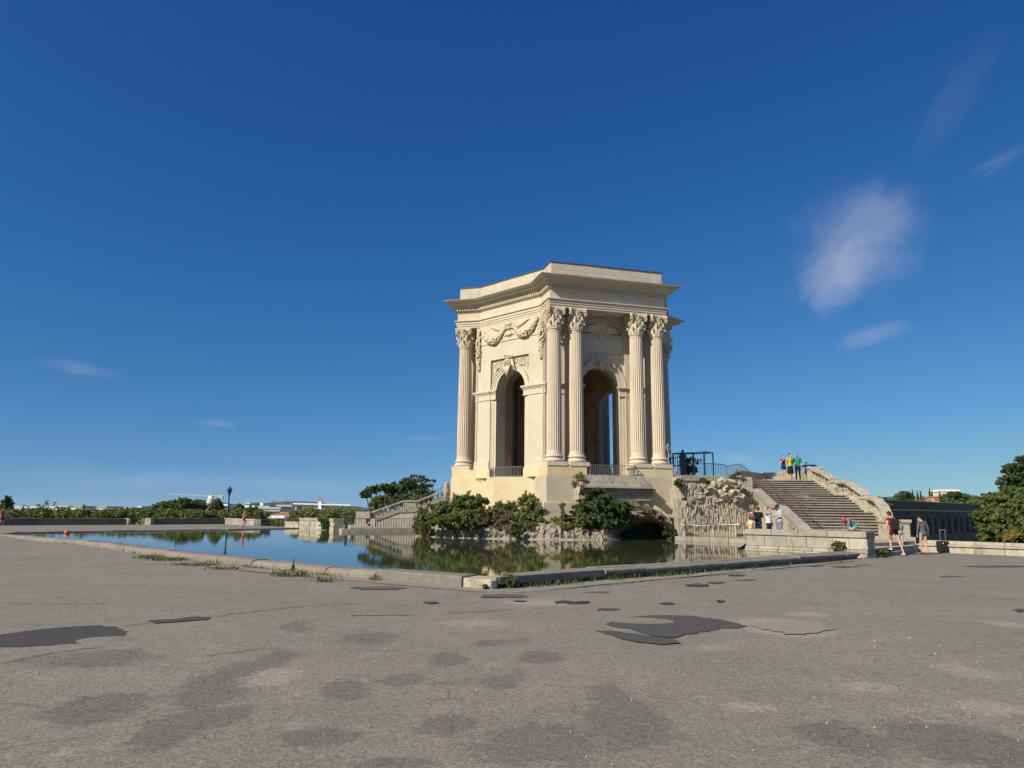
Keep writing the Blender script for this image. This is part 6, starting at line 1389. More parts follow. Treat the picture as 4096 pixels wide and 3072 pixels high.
TR = [(28, 2020, 24, 34, 86, 'bushy dark tree at the extreme left edge behind the boundary wall'), (655, 2028, 40, 18, 96, 'rounded tree rising over the bank, leftmost of the four before the crane'), (705, 2020, 38, 18, 98, 'second rounded tree of the four before the crane'),
      (738, 2012, 30, 20, 95, 'tallest of the four rounded trees left of the crane'), (790, 2020, 36, 18, 97, 'tree just left of the beige tower below the crane'), (868, 2020, 26, 22, 95, 'small dark tree right of the beige tower below the crane'), (958, 2036, 20, 20, 90, 'small tree just right of the street lamp'), (1010, 2050, 36, 26, 88, 'low tree behind the lit corner of the boundary wall')]
for i, (px, py, rx, rz, Y, lab) in enumerate(TR):
    b = at(px, 2080, Y); tree('plane_tree', (b[0], b[1], -3), b[2] + 3.0, [crown(px, py, Y, rx, rz), crown(px - rx * .4, py + rz * .7, Y - .5, rx * .8, rz * .8), crown(px + rx * .4, py + rz * .8, Y, rx * .7, rz * .8)], M['leafdark'] if i == 0 else M['leafgreen'], 5200, .26, lab, group='trees beyond the boundary wall', seed=100 + i, k=16)
SAP = [(95, 2022), (150, 2026), (186, 2006), (218, 2010), (160, 2020), (275, 2026), (118, 2028), (335, 2020), (52, 2024), (345, 2030)]
for i, (px, py) in enumerate(SAP):
    b = at(px, 2060, 84); t_ = at(px, py, 84); root = empty('sapling', (b[0], b[1], b[2]), label=['thin sapling with a few leaf tufts above the bank, far left', 'thin sapling sticking up above the bank of crowns, far left'][i % 2] , cat='sapling', group='saplings above the far left bank')
    root['label'] = ['thin leafy sapling over the left end of the far bank, beside the bushy dark tree', 'second thin sapling from the left over the far bank', 'tallest thin sapling standing against the sky above the far left bank', 'thin sapling just right of the tallest one on the far left bank', 'low thin sapling just left of the tallest one', 'thin sapling over the long white building', 'short sapling in the left third of the far bank', 'thin sapling at the right end of the long white building', 'sapling nearest the left edge after the bushy dark tree', 'twin sapling at the right end of the long white building'][i]
    cl = [((t_[0] + rt.uniform(-.25, .25), t_[1], t_[2] - j * .28), (.26, .26, .16)) for j in range(3)]
    leaf_obj('foliage', leaf_arrays(cl, 45, .2, 200 + i, shell=.1), M['leafdark'], root); mb = MB(); mb.tube([b, t_], [.04, .015], 5); mb.build('stem', M['bark'], root)
tree('umbrella_pine', (at(1485, 2040, 76)[0], 76, -3), 6.2, [blob(1462, 1982, 76, 26, 16), blob(1492, 1962, 76, 34, 18), blob(1535, 1952, 76.5, 36, 16)], M['leafdark'], 7000, .16, 'leaning dark pine with a flat crown behind the far staircase', seed=61, tr=.16, k=18, f=.26)
tree('evergreen_tree', (at(1630, 2040, 78)[0], 78, -3), 6.0, [blob(1580, 1962, 78, 46, 34), blob(1640, 1960, 78, 56, 38), blob(1690, 1985, 77, 44, 34), blob(1600, 2000, 77, 60, 30), blob(1712, 2008, 76.5, 30, 26)], M['leafdark'], 22000, .17, 'broad dense dark evergreen behind the far staircase, left of the pavilion', seed=62, tr=.25, k=22, f=.26)
tree('bay_tree', (at(1540, 2040, 74)[0], 74, -3), 5.2, [blob(1530, 2008, 74, 46, 24), blob(1578, 2016, 74, 30, 20), blob(1500, 2028, 74, 30, 20)], M['leafgreen'], 8000, .16, 'lower bright green tree in front of the dark evergreen by the far staircase', seed=63, tr=.15, k=16)
tree('shrub_tree', (at(1680, 2010, 70)[0], 70, -1), 3.4, [blob(1668, 1998, 70, 30, 16), blob(1640, 2012, 70, 26, 16)], M['leafbright'], 2600, .15, 'pale green shrub tree just above the balustrade across the pool', seed=64, tr=.1, k=12)
tree('open_crowned_tree', (at(1690, 1990, 80)[0], 80, -3), 6.6, [blob(1630, 1918, 80, 20, 7), blob(1655, 1906, 80, 18, 7), blob(1685, 1910, 80, 18, 8), blob(1705, 1922, 80, 20, 8), blob(1735, 1924, 80, 12, 6), blob(1722, 1942, 80, 14, 7), blob(1668, 1926, 80, 26, 8), blob(1700, 1945, 80, 20, 8)], M['leafolive'], 3000, .17, 'thin tree with an open twiggy crown against the sky left of the pavilion', seed=65, tr=.13, k=8, f=.45)

# --- far town, hills, crane
def facade(name, px0, px1, yt, Y, m, label, roof=None, win=None, group='far town buildings', depth=14, zb=-6.5, gable=False):
    a, b = at(px0, yt, Y), at(px1, yt, Y); z1 = (a[2] + b[2]) / 2; root = empty(name, (a[0], Y, zb), label=label, cat='building', group=group)
    mb = MB(); mb.box(a[0], b[0], Y, Y + depth, zb, z1); mb.build('wall', m, root)
    if roof:
        mb = MB(); h = (b[0] - a[0]) * .18
        if gable: mb.hexa([(a[0] - .3, Y - .4, z1), (b[0] + .3, Y - .4, z1), (b[0] + .3, Y + depth + .3, z1), (a[0] - .3, Y + depth + .3, z1)], [((a[0] + b[0]) / 2 - .1, Y - .4, z1 + h), ((a[0] + b[0]) / 2 + .1, Y - .4, z1 + h), ((a[0] + b[0]) / 2 + .1, Y + depth + .3, z1 + h), ((a[0] + b[0]) / 2 - .1, Y + depth + .3, z1 + h)])
        else: mb.box(a[0] - .4, b[0] + .4, Y - .4, Y + depth + .4, z1, z1 + (z1 - zb) * .04 + .25)
        mb.build('roof', roof, root)
    if win:
        nx, nzz, ztop, zstep, w, h = win; W_ = b[0] - a[0]
        wm = MB(); wm.box(-w / 2, w / 2, -.06, .12, -h / 2, h / 2); me = wm.mesh('window', M['glass'])
        for i in range(nx):
            for j in range(nzz): link('window', me, root, loc=(W_ * (i + .5) / nx, 0, z1 - ztop - j * zstep - zb))
    return root
facade('long_building', 62, 230, 2031, 420, M['white'], 'long low white roofed building above the bank at the far left', roof=M['white'])
facade('long_building', 215, 330, 2028, 430, M['white'], 'second long white building right of the saplings at the far left', roof=M['greyb'])
facade('apartment_block', 550, 566, 2024, 380, M['white'], 'small white block with towers left of the rounded trees', win=(2, 2, 2, 3, 1, 1.4)); facade('apartment_block', 566, 586, 2023, 390, M['greyb'], 'pale grey block left of the rounded trees', win=(2, 2, 2, 3, 1, 1.4))
facade('low_house', 455, 520, 2034, 360, M['greyb'], 'low grey roofline in the middle of the far left bank', roof=M['greyb'])
facade('low_house', 395, 425, 2030, 340, M['white'], 'low pale house with a flat roof in the far left bank', roof=M['greyb'])
facade('apartment_block', 786, 796, 2018, 330, M['white'], 'narrow white house gable among the trees below the crane jib', roof=M['greyb']); facade('apartment_block', 814, 826, 2022, 330, M['white'], 'small white house left of the beige tower', roof=M['greyb'])
facade('apartment_block', 868, 884, 2020, 360, M['white'], 'white house right of the beige tower', win=(2, 2, 1.5, 3, 1, 1.3)); facade('apartment_block', 884, 912, 2016, 350, M['white'], 'white apartment block left of the street lamp', win=(4, 3, 1.5, 2.6, 1, 1.3))
facade('apartment_block', 968, 1020, 2022, 300, M['white'], 'white apartment block with a domed roof tank right of the street lamp', win=(5, 3, 1.6, 2.8, 1.0, 1.3)); facade('apartment_block', 984, 1000, 2010, 306, M['greyb'], 'grey roof tower over the white block right of the lamp', win=(2, 1, 1.2, 3, .8, 1))
facade('apartment_block', 1022, 1078, 2023, 290, M['greyb'], 'grey flat-roofed block with chimneys in the middle of the town', win=(7, 3, 1.8, 2.6, .9, 1.3)); facade('apartment_block', 1040, 1052, 2011, 296, M['white'], 'white stair tower on the grey flat-roofed block')
facade('apartment_block', 1055, 1120, 2036, 230, M['white'], 'white block with dark windows above the orange-roofed house', roof=M['greyb'], win=(6, 3, 1.2, 2.2, .8, 1.1)); facade('apartment_block', 1085, 1150, 2031, 260, M['beige'], 'beige block behind the orange-roofed house', win=(6, 4, 1.4, 2.4, .9, 1.2))
facade('apartment_block', 1110, 1165, 2026, 275, M['greyb'], 'grey block right of the town centre under the far hill', roof=M['greyb'], win=(5, 3, 1.4, 2.4, .9, 1.2))
facade('house', 1092, 1128, 2060, 170, M['beige'], 'beige gabled house with an orange tiled roof beyond the gap in the walls', roof=M['tile'], gable=True, win=(2, 1, 1.4, 2.4, .8, 1.1)); facade('house', 1128, 1150, 2058, 176, M['beige'], 'lower wing of the orange-roofed house', roof=M['tile'], win=(1, 1, 1.2, 2.4, .8, 1.0))
facade('shed', 1090, 1132, 2073, 150, M['white'], 'long white flat roof below the gabled house', roof=M['white']); facade('shed', 1096, 1122, 2086, 140, M['greyb'], 'small pale shed at the edge of the plaza gap')
facade('apartment_block', 1172, 1236, 2042, 240, M['white'], 'white flat-roofed block left of the covered stand', win=(6, 3, 1.2, 2.3, .9, 1.2))
for k_, (a_, b_, t_) in enumerate(((1236, 1262, 2036), (1262, 1300, 2033), (1300, 1336, 2035), (1342, 1384, 2037))): facade('apartment_block', a_, b_, t_, 250 + 8 * k_, M[['greyb', 'white', 'beige', 'greyb'][k_]], ['grey block under the left end of the long white roof', 'white block under the long white roof', 'beige block under the long white roof', 'grey block near the right end of the long white roof'][k_], win=(4, 3, 1.3, 2.3, .9, 1.1))
sr = empty('stadium_roof', (at(1270, 2015, 300)[0], 300, -6), label='long thin white roof of a stand over the town right of the orange-roofed house', cat='roof')
mb = MB(); mb.hexa([at(1172, 2017, 240), at(1400, 2023, 240), at(1400, 2021, 252), at(1172, 2015, 252)], [at(1172, 2013.5, 240), at(1400, 2020, 240), at(1400, 2018, 252), at(1172, 2011.5, 252)]); mb.build('roof_sheet', M['white'], sr)
for px in (1185, 1215, 1250, 1290, 1330, 1370): mb = MB(); t_ = at(px, 2019, 242); mb.tube([(t_[0], 242, -6), t_], .25, 6); mb.build('pillar', M['greyb'], sr)
mb = MB(); t0, t1 = at(1281, 2016, 420), at(1281, 1986, 420)
for s in (-1, 1): mb.tube([(t0[0] + s * 1.6, t0[1], t0[2]), (t1[0] + s * .3, t1[1], t1[2])], .18, 4)
for i in range(6): z = t0[2] + (t1[2] - t0[2]) * i / 6; w = 1.6 - 1.3 * i / 6; mb.tube([(t0[0] - w, 420, z), (t0[0] + w * .8, 420, z + (t1[2] - t0[2]) / 6)], .12, 4)
tw = empty('radio_mast', (t0[0], 420, -6), label='red and white lattice mast rising over the long white roof', cat='mast'); mb.build('lattice', plain('mast_red', (.45, .16, .13)), tw); mb = MB(); mb.box(t0[0] - .9, t0[0] + .9, 419, 421, -6, at(1281, 2006, 420)[2]); mb.build('mast_base', M['white'], tw)
cr = empty('tower_crane', (at(850, 1990, 500)[0], 500, -6), label='pale tower crane over the trees with its long jib pointing left', cat='crane')
def cpt(px, py): return Vector(at(px, py, 500))
mcr = plain('crane_paint', (.42, .43, .38)); mb = MB(); mb.tube([cpt(848, 2030), cpt(848, 1986)], 1.0, 4); mb.build('mast', mcr, cr)
mb = MB(); mb.beam(cpt(665, 1975), cpt(842, 1984), .3, .5); mb.build('jib', mcr, cr); mb = MB(); mb.beam(cpt(850, 1983), cpt(893, 1983), .4, .6); mb.build('counter_jib', mcr, cr)
mb = MB(); mb.beam(cpt(848, 1984), cpt(848, 1962), .5, .5); mb.beam(cpt(848, 1962), cpt(770, 1979), .12, .12); mb.beam(cpt(848, 1962), cpt(888, 1982), .12, .12); mb.build('apex', mcr, cr)
mb = MB(); c = cpt(842, 1989); mb.box(c.x - 1.3, c.x + 1.3, 499, 501, c.z - 1, c.z + 1.0); mb.build('cab', M['white'], cr); mb = MB(); c = cpt(886, 1990); mb.box(c.x - 1.6, c.x + 1.3, 499, 501, c.z - .9, c.z + .8); mb.build('counterweight', M['greyb'], cr)
bt = empty('beige_tower', (at(842, 2010, 480)[0], 480, -6), label='round beige tower standing below the cab of the tower crane', cat='tower'); c = at(842, 2003, 480); mb = MB(); mb.lathe([(2.1, -6), (2.1, c[2] - 2.2), (2.4, c[2] - 2), (2.4, c[2] - .3), (2.0, c[2]), (1.9, c[2] + 1.1), (1.2, c[2] + 1.3)], 16, (c[0], 480)); mb.build('shaft', M['beige'], bt)
for px, py, lab in ((1096, 1998, 'tallest rooftop antenna above the middle of the far town'), (1105, 2010, 'short rooftop antenna just right of the tallest one'), (1147, 2002, 'rooftop antenna over the grey block, rightmost of the four'), (1060, 2012, 'rooftop antenna on the grey flat-roofed block, leftmost of the four')):
    c = at(px, py, 300); mb = MB(); mb.tube([(c[0], 300, -6), c], .12, 5); mb.beam((c[0] - .9, 300, c[2] - .6), (c[0] + .9, 300, c[2] - .6), .12, .12); setp(mb.build('antenna', M['iron']), lab, 'antenna', group='rooftop antennas')
def ridge(name, pts, Y, depth, seed, m):
    mb = MB(); n = 90; top = []
    for i in range(n + 1):
        t = i / n * (len(pts) - 1); k = min(int(t), len(pts) - 2); f = t - k; f = f * f * (3 - 2 * f); px = pts[k][0] + (pts[k + 1][0] - pts[k][0]) * (t - k); py = pts[k][1] + (pts[k + 1][1] - pts[k][1]) * f + .5 * nz(i * .37, seed, 0); top.append(at(px, py, Y))
    for i, p in enumerate(top): mb.v += [(p[0], Y - depth, -6.5), (p[0], Y - depth * .4, p[2] * .62 - 2), p, (p[0], Y + depth, -6.5)]
    for i in range(n):
        for j in range(3): mb.f.append((i * 4 + j, (i + 1) * 4 + j, (i + 1) * 4 + j + 1, i * 4 + j + 1))
    struct(mb.build(name, m, smooth=True))
ridge('hills', [(740, 2030), (775, 2007), (800, 2001), (830, 1999), (860, 2002), (890, 2009), (915, 2014), (960, 2022), (1010, 2030)], 5200, 700, 1, M['hill'])
ridge('hills', [(960, 2030), (1040, 2016), (1090, 2009), (1135, 2007), (1175, 2005), (1215, 2005), (1250, 2007), (1290, 2011), (1330, 2017), (1400, 2024), (1500, 2034)], 6500, 800, 2, M['hill'])

# ================================================================== RIGHT-HAND BACKGROUND
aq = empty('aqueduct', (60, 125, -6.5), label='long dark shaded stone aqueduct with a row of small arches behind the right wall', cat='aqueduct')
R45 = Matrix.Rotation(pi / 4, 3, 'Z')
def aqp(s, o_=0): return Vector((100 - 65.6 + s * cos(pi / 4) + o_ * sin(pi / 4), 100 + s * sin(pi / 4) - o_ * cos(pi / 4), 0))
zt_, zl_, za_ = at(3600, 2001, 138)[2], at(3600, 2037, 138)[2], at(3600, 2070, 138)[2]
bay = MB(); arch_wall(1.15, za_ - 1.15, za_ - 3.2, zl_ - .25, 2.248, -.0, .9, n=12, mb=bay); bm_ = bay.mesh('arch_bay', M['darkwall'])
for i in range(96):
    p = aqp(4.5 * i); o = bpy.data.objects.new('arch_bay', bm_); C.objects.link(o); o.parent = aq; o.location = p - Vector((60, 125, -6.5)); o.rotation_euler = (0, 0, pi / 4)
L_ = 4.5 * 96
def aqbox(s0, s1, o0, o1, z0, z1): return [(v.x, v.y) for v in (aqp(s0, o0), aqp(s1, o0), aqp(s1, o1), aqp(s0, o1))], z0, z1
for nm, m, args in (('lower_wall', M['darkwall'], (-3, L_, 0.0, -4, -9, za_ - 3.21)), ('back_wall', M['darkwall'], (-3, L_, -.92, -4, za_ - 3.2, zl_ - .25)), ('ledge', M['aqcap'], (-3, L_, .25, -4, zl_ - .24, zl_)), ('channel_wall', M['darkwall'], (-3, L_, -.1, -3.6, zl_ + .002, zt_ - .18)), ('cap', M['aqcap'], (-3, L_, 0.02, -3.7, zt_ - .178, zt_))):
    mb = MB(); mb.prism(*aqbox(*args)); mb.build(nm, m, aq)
# wooded hill beyond the aqueduct
def wood(name, spans, Y, m, n, size, seed, label, rr=(1.6, 3.2)):
    r = random.Random(seed); cl = []
    for (x0, x1, yt, yb) in spans:
        for i in range(int((x1 - x0) / 4)):
            q = at(r.uniform(x0, x1), r.uniform(yt, yb), Y + r.uniform(0, 25)); s = r.uniform(*rr); cl.append((q, (s, s, s * .7)))
    o = leaf_obj(name, leaf_arrays(cl, n, size, seed, shell=.4), m); stuff(o); setp(o, label, 'wood'); return o
wood('far_wood', [(3440, 3960, 2000, 2030), (3590, 3650, 1992, 2005), (3780, 3880, 1984, 2010), (3840, 3930, 1996, 2020)], 320, M['leafdark'], 26000, .9, 5, 'dark wood of distant tree crowns above the aqueduct'); wood('far_wood', [(3560, 3930, 2004, 2028)], 300, M['leafgreen'], 9000, .8, 6, 'lighter crowns in front of the distant wood above the aqueduct')
tree('stone_pine', (at(3620, 2000, 300)[0], 300, -5), 9, [blob(3618, 1975, 300, 26, 8), blob(3600, 1984, 300, 22, 7), blob(3640, 1986, 300, 20, 8)], M['leafdark'], 4000, .8, 'rounded pine crown highest at the left of the distant wood', seed=71, tr=.4)
tree('stone_pine', (at(3820, 2000, 310)[0], 310, -5), 9, [blob(3815, 1980, 310, 34, 10), blob(3850, 1990, 310, 30, 9)], M['leafdark'], 4500, .8, 'broad pine crown below the pale hilltop building', seed=72, tr=.4)
for i, (px, py, w) in enumerate(((3653, 1966, 3), (3672, 1972, 3.5), (3685, 1970, 3), (3722, 1960, 4), (3731, 1968, 2.5), (3762, 1973, 3.5), (3640, 1974, 2))):
    t_ = at(px, py, 305); b = at(px, 2010, 305); root = empty('cypress', (b[0], 305, b[2] - 1), label=['slim dark cypress right of the rounded pine', 'short cypress, second from the left', 'short cypress, third from the left', 'tallest dark cypress in the distant wood', 'thin cypress right beside the tallest one', 'cypress right of the orange house', 'thin cypress closest to the rounded pine'][i], cat='cypress', group='cypresses in the distant wood'); k_ = 305 / FPX
    cl = [((b[0], 305, b[2] + (t_[2] - b[2]) * j / 7), (w * k_ * (1.1 - .9 * (j / 7) ** 2) + .1,) * 2 + (.9,)) for j in range(8)]
    leaf_obj('crown', leaf_arrays(cl, 900, .45, 300 + i), M['leafdark'], root); mb = MB(); mb.tube([(b[0], 305, b[2] - 1), (b[0], 305, b[2] + 1)], .2, 5); mb.build('trunk', M['bark'], root)
hb = facade('hilltop_building', 3776, 3836, 1966, 420, M['beige'], 'pale building with a roof terrace on top of the distant wooded hill', roof=M['white'], group=None, win=(5, 1, 2.2, 3, 1.6, 1.6)); a = at(3800, 1966, 420); c = at(3812, 1957, 420); mb = MB(); mb.box(a[0], c[0] + 1.5, 421, 427, a[2] - 1, c[2]); mb.build('roof_tower', M['beige'], hb)
facade('orange_house', 3738, 3757, 1989, 296, M['pinkwall'], 'small orange-pink house among the cypresses of the distant wood', roof=M['tile'], group=None, gable=True, win=(2, 1, 1, 3, .6, .8), zb=-3)
mb = MB(); c = Vector(at(3474, 1976, 260)); k_ = 260 / FPX
for i, (dy, w) in enumerate(((0, 7), (-5, 5), (-10, 4), (-14, 2.5))): mb.lathe([(w * k_, c.z - dy * k_), (w * k_ * .9, c.z - dy * k_ + .15), (.2, c.z - dy * k_ + .3)], 10, (c.x, c.y))
mb.tube([(c.x, c.y, -6), (c.x, c.y, c.z + 28 * k_)], [.25, .06], 6); setp(mb.build('pole_top', M['greyb']), 'slim tiered mast top rising over the trees behind the great balustrade', 'mast')
canopy('tree_canopy', [(3455, 3560, 2006, 2030)], 110, M['leafdark'], 3200, .35, 8, back=6, label='dark crowns right behind the curved end of the great balustrade')

# trees at the right edge
tree('evergreen_tree', (25.4, 38.6, -6.5), 6.6, [blob(3965, 2020, 38, 54, 42), blob(4040, 2000, 38, 72, 48), blob(3935, 2085, 37, 44, 56), blob(4010, 2090, 36.5, 76, 66), blob(4100, 2050, 37, 76, 70), blob(3980, 2140, 36, 60, 40), blob(4080, 2130, 36, 60, 50)], M['leafgreen'], 52000, .13, 'large dense green evergreen filling the right edge behind the low wall', seed=81, tr=.3, k=26, f=.24)
tree('dark_tree', (27.6, 43, -6.5), 7.4, [blob(3950, 1992, 42, 26, 20), blob(3990, 2000, 42, 40, 22)], M['leafdark'], 4000, .13, 'darker tree crown peeping over the left shoulder of the big evergreen', seed=82, tr=.2)
tree('pine_tree', (30.9, 44.5, -6.5), 9.5, [blob(4092, 1840, 44, 34, 16), blob(4060, 1868, 44, 42, 14), blob(4025, 1885, 44, 22, 10), blob(4085, 1895, 44, 48, 16), blob(4035, 1915, 44, 38, 13), blob(4002, 1932, 44, 20, 9), blob(4080, 1935, 44, 50, 18), blob(4120, 1880, 44, 50, 40), blob(4055, 1958, 44, 46, 14), blob(4012, 1952, 44, 18, 7)], M['leafdark'], 17000, .12, 'dark layered pine cut by the right edge of the picture', seed=83, tr=.28, k=20, f=.28, shell=.3)
mb = MB(); r = random.Random(12)
for i in range(16):
    a = Vector(at(4030, 1960, 44.2)); e = Vector(at(r.uniform(3975, 4005), r.uniform(1905, 1985), 44)); mb.tube([a, a.lerp(e, .5) + Vector((0, 0, r.uniform(-.1, .15))), e], [.02, .012, .005], 4)
root = empty('dead_branches', tuple(at(4020, 1960, 44.1)), label='bare grey twigs sticking out left of the pine at the right edge', cat='branches'); stuff(mb.build('twigs', M['greyb'], root))
shrub('yellow_shrub', [blob(4040, 2152, 34.8, 24, 20), blob(4066, 2140, 34.8, 16, 14)], M['leafyellow'], 2600, .11, 'yellow-leaved shrub just behind the low wall at the right edge', k=12, seed=84)
shrub('podium_side_tree', [blob(2712, 1995, 45.4, 8, 40)], M['leafdark'], 300, .1, 'dark creeper in the shaded slot between podium and dripping-stone wall', k=8, seed=85)

# ================================================================== PEOPLE
def capsule(mb, a, b, ra, rb, n=10):
    a, b = Vector(a), Vector(b); d = b - a; L = d.length
    if L < 1e-5: return mb.ell(a, (ra, ra, ra), n, 6)
    d.normalize(); pts, rs = [], []
    for i in range(4): t = pi / 2 * (1 - i / 4); pts.append(a - d * ra * sin(t)); rs.append(max(ra * cos(t), .001))
    pts.append(a); rs.append(ra); pts.append(b); rs.append(rb)
    for i in range(1, 5): t = pi / 2 * i / 4; pts.append(b + d * rb * sin(t)); rs.append(max(rb * cos(t), .001))
    return mb.tube(pts, rs, n)
def fuse(mb, name, m, vox, parent, smooth_it=4):
    """union of overlapping shapes grown into one continuous skin"""
    me = bpy.data.meshes.new(name); me.from_pydata([tuple(v) for v in mb.v], [], mb.f); me.update()
    o = bpy.data.objects.new(name, me); C.objects.link(o)
    md = o.modifiers.new('r', 'REMESH'); md.mode = 'VOXEL'; md.voxel_size = vox; md.use_smooth_shade = True
    if smooth_it: sm = o.modifiers.new('s', 'SMOOTH'); sm.iterations = smooth_it; sm.factor = .5
    dg = bpy.context.evaluated_depsgraph_get(); dg.update(); ev = o.evaluated_get(dg); me2 = bpy.data.meshes.new_from_object(ev); bpy.data.objects.remove(o); bpy.data.meshes.remove(me)
    me2.name = name; me2.materials.clear(); me2.materials.append(m); me2.shade_smooth(); q = link(name, me2, parent); return q
BASE = dict(pelvis=(0, 0, .95), chest=(0, .01, 1.28), neck=(0, 0, 1.46), head=(0, .02, 1.60), shL=(-.18, 0, 1.40), shR=(.18, 0, 1.40), elL=(-.23, -.03, 1.13), elR=(.23, -.03, 1.13), wrL=(-.24, .05, .90), wrR=(.24, .05, .90),
            hiL=(-.09, 0, .93), hiR=(.09, 0, .93), knL=(-.10, .02, .50), knR=(.10, .02, .50), anL=(-.11, -.02, .09), anR=(.11, -.02, .09), fdL=(0, 1, 0), fdR=(0, 1, 0), face=(0, 1, 0))
def person(pos, h, yaw, label, pose=None, top=None, sleeve=.45, bottom=None, bkind='shorts', blen=.55, hair=(.03, .02, .015), hairlong=0, hat=None, shoes=(.08, .08, .08), female=False, cat='person', strap=False, group=None, fat=1.0, bun=False):
    P = {k: Vector(v) for k, v in BASE.items()}
    for k, v in (pose or {}).items(): P[k] = Vector(v)
    if female:
        for k in ('shL', 'shR'): P[k] = Vector((P[k].x * .88, P[k].y, P[k].z))
    s = h / 1.72; root = empty('person', pos, yaw, label=label, cat=cat, group=group, scale=s, local=True)
    def J(k): return P[k]
    b = MB(); up = (P['neck'] - P['pelvis']).normalized(); side = (P['shR'] - P['shL']).normalized(); fw = up.cross(side) * -1
    if fw.dot(P['face']) < 0: fw = -fw
    T = Matrix((side, fw, up)).transposed()
    def torso(mb, g=0.0, z0=-.14, z1=1.0):
        mb.ell(P['pelvis'], (.165 * fat + g, .115 * fat + g, .13 + g), 14, 10, T)
        mid = P['pelvis'].lerp(P['chest'], .5); mb.ell(mid, ((.135 if not female else .12) * fat + g, .10 * fat + g, .19 + g), 14, 10, T)
        mb.ell(P['chest'], ((.165 if not female else .145) * fat + g, .115 * fat + g, .19 + g), 14, 10, T)
        if female: 
            for q in (-1, 1): mb.ell(P['chest'] + T @ Vector((q * .065, .085, .01)), (.06 + g, .05 + g, .06 + g), 8, 6, T)
        capsule(mb, P['shL'] + (P['shR'] - P['shL']) * .08, P['shR'] + (P['shL'] - P['shR']) * .08, .062 + g, .062 + g)
        capsule(mb, P['chest'] + up * .1, P['shL'], .085 + g, .06 + g); capsule(mb, P['chest'] + up * .1, P['shR'], .085 + g, .06 + g)
    torso(b); capsule(b, P['neck'] - up * .05, P['neck'].lerp(P['head'], .55), .056, .05)
    F = P['face'].normalized(); hu = (P['head'] - P['neck']).normalized(); hs_ = F.cross(hu).normalized(); hf = hu.cross(hs_).normalized() * 1; hf = hf if hf.dot(F) > 0 else -hf; H = Matrix((hs_, hf, hu)).transposed(); hd = P['head'] + hu * .02
    b.ell(hd + H @ Vector((0, -.012, .02)), (.077, .092, .100), 14, 12, H); b.ell(hd + H @ Vector((0, .018, -.045)), (.058, .068, .07), 12, 10, H)
    capsule(b, hd + H @ Vector((0, .085, .01)), hd + H @ Vector((0, .106, -.028)), .010, .016, 8); b.ell(hd + H @ Vector((0, .076, -.095)), (.026, .022, .02), 8, 6, H)
    for q in (-1, 1): b.ell(hd + H @ Vector((q * .078, -.01, -.01)), (.012, .022, .033), 8, 6, H); b.ell(hd + H @ Vector((q * .03, .078, .022)), (.022, .012, .008), 6, 5, H)
    b.ell(hd + H @ Vector((0, .082, -.062)), (.026, .012, .010), 8, 5, H)
    for q in 'LR':
        sg = -1 if q == 'L' else 1
        capsule(b, J('sh' + q), J('el' + q), .050 * fat, .038); capsule(b, J('el' + q), J('wr' + q), .039, .026)
        d = (J('wr' + q) - J('el' + q)).normalized(); w = J('wr' + q); lat = Vector((0, 1, 0)).cross(d) if abs(d.y) < .9 else Vector((1, 0, 0)).cross(d); lat.normalize(); pn = d.cross(lat).normalized()
        if 'hand' + q in (pose or {}): pass
        pc = w + d * .05; b.ell(pc, (.04, .02, .05), 10, 8, Matrix((pn, lat, d)).transposed())
        for i, L in enumerate((.060, .070, .066, .052)):
            st = w + d * .085 + pn * (-.027 + .018 * i); k1 = st + d * L * .5 + lat * sg * .004; capsule(b, st, k1, .0095, .0088, 6); capsule(b, k1, k1 + d * L * .42 + lat * .018 * sg, .0088, .007, 6)
        st = w + d * .03 - pn * .028; capsule(b, st, st - pn * .022 + d * .035, .012, .010, 6); capsule(b, st - pn * .022 + d * .035, st - pn * .018 + d * .068, .010, .008, 6)
        capsule(b, J('hi' + q), J('kn' + q), .082 * fat, .053); capsule(b, J('kn' + q), J('an' + q), .052, .034); m_ = J('kn' + q).lerp(J('an' + q), .3); b.ell(m_ - P['fd' + q] * .012, (.05, .052, .10), 8, 8)
        f_ = P['fd' + q].normalized(); capsule(b, J('an' + q) - Vector((0, 0, .045)) - f_ * .03, J('an' + q) + f_ * .14 - Vector((0, 0, .062)), .036, .026)
    fuse(b, 'body', M['skin'], .0125, root, 3)
    if top:
        mb = MB(); g = .016; torso(mb, g)
        if sleeve > 0:
            for q in 'LR':
                if sleeve <= 1: capsule(mb, J('sh' + q), J('sh' + q).lerp(J('el' + q), sleeve), .066 * fat, .060)
                else: capsule(mb, J('sh' + q), J('el' + q), .064, .052); capsule(mb, J('el' + q), J('el' + q).lerp(J('wr' + q), sleeve - 1), .052, .042)
        fuse(mb, 'top', plain('top_cloth', top, .9), .016, root, 2)
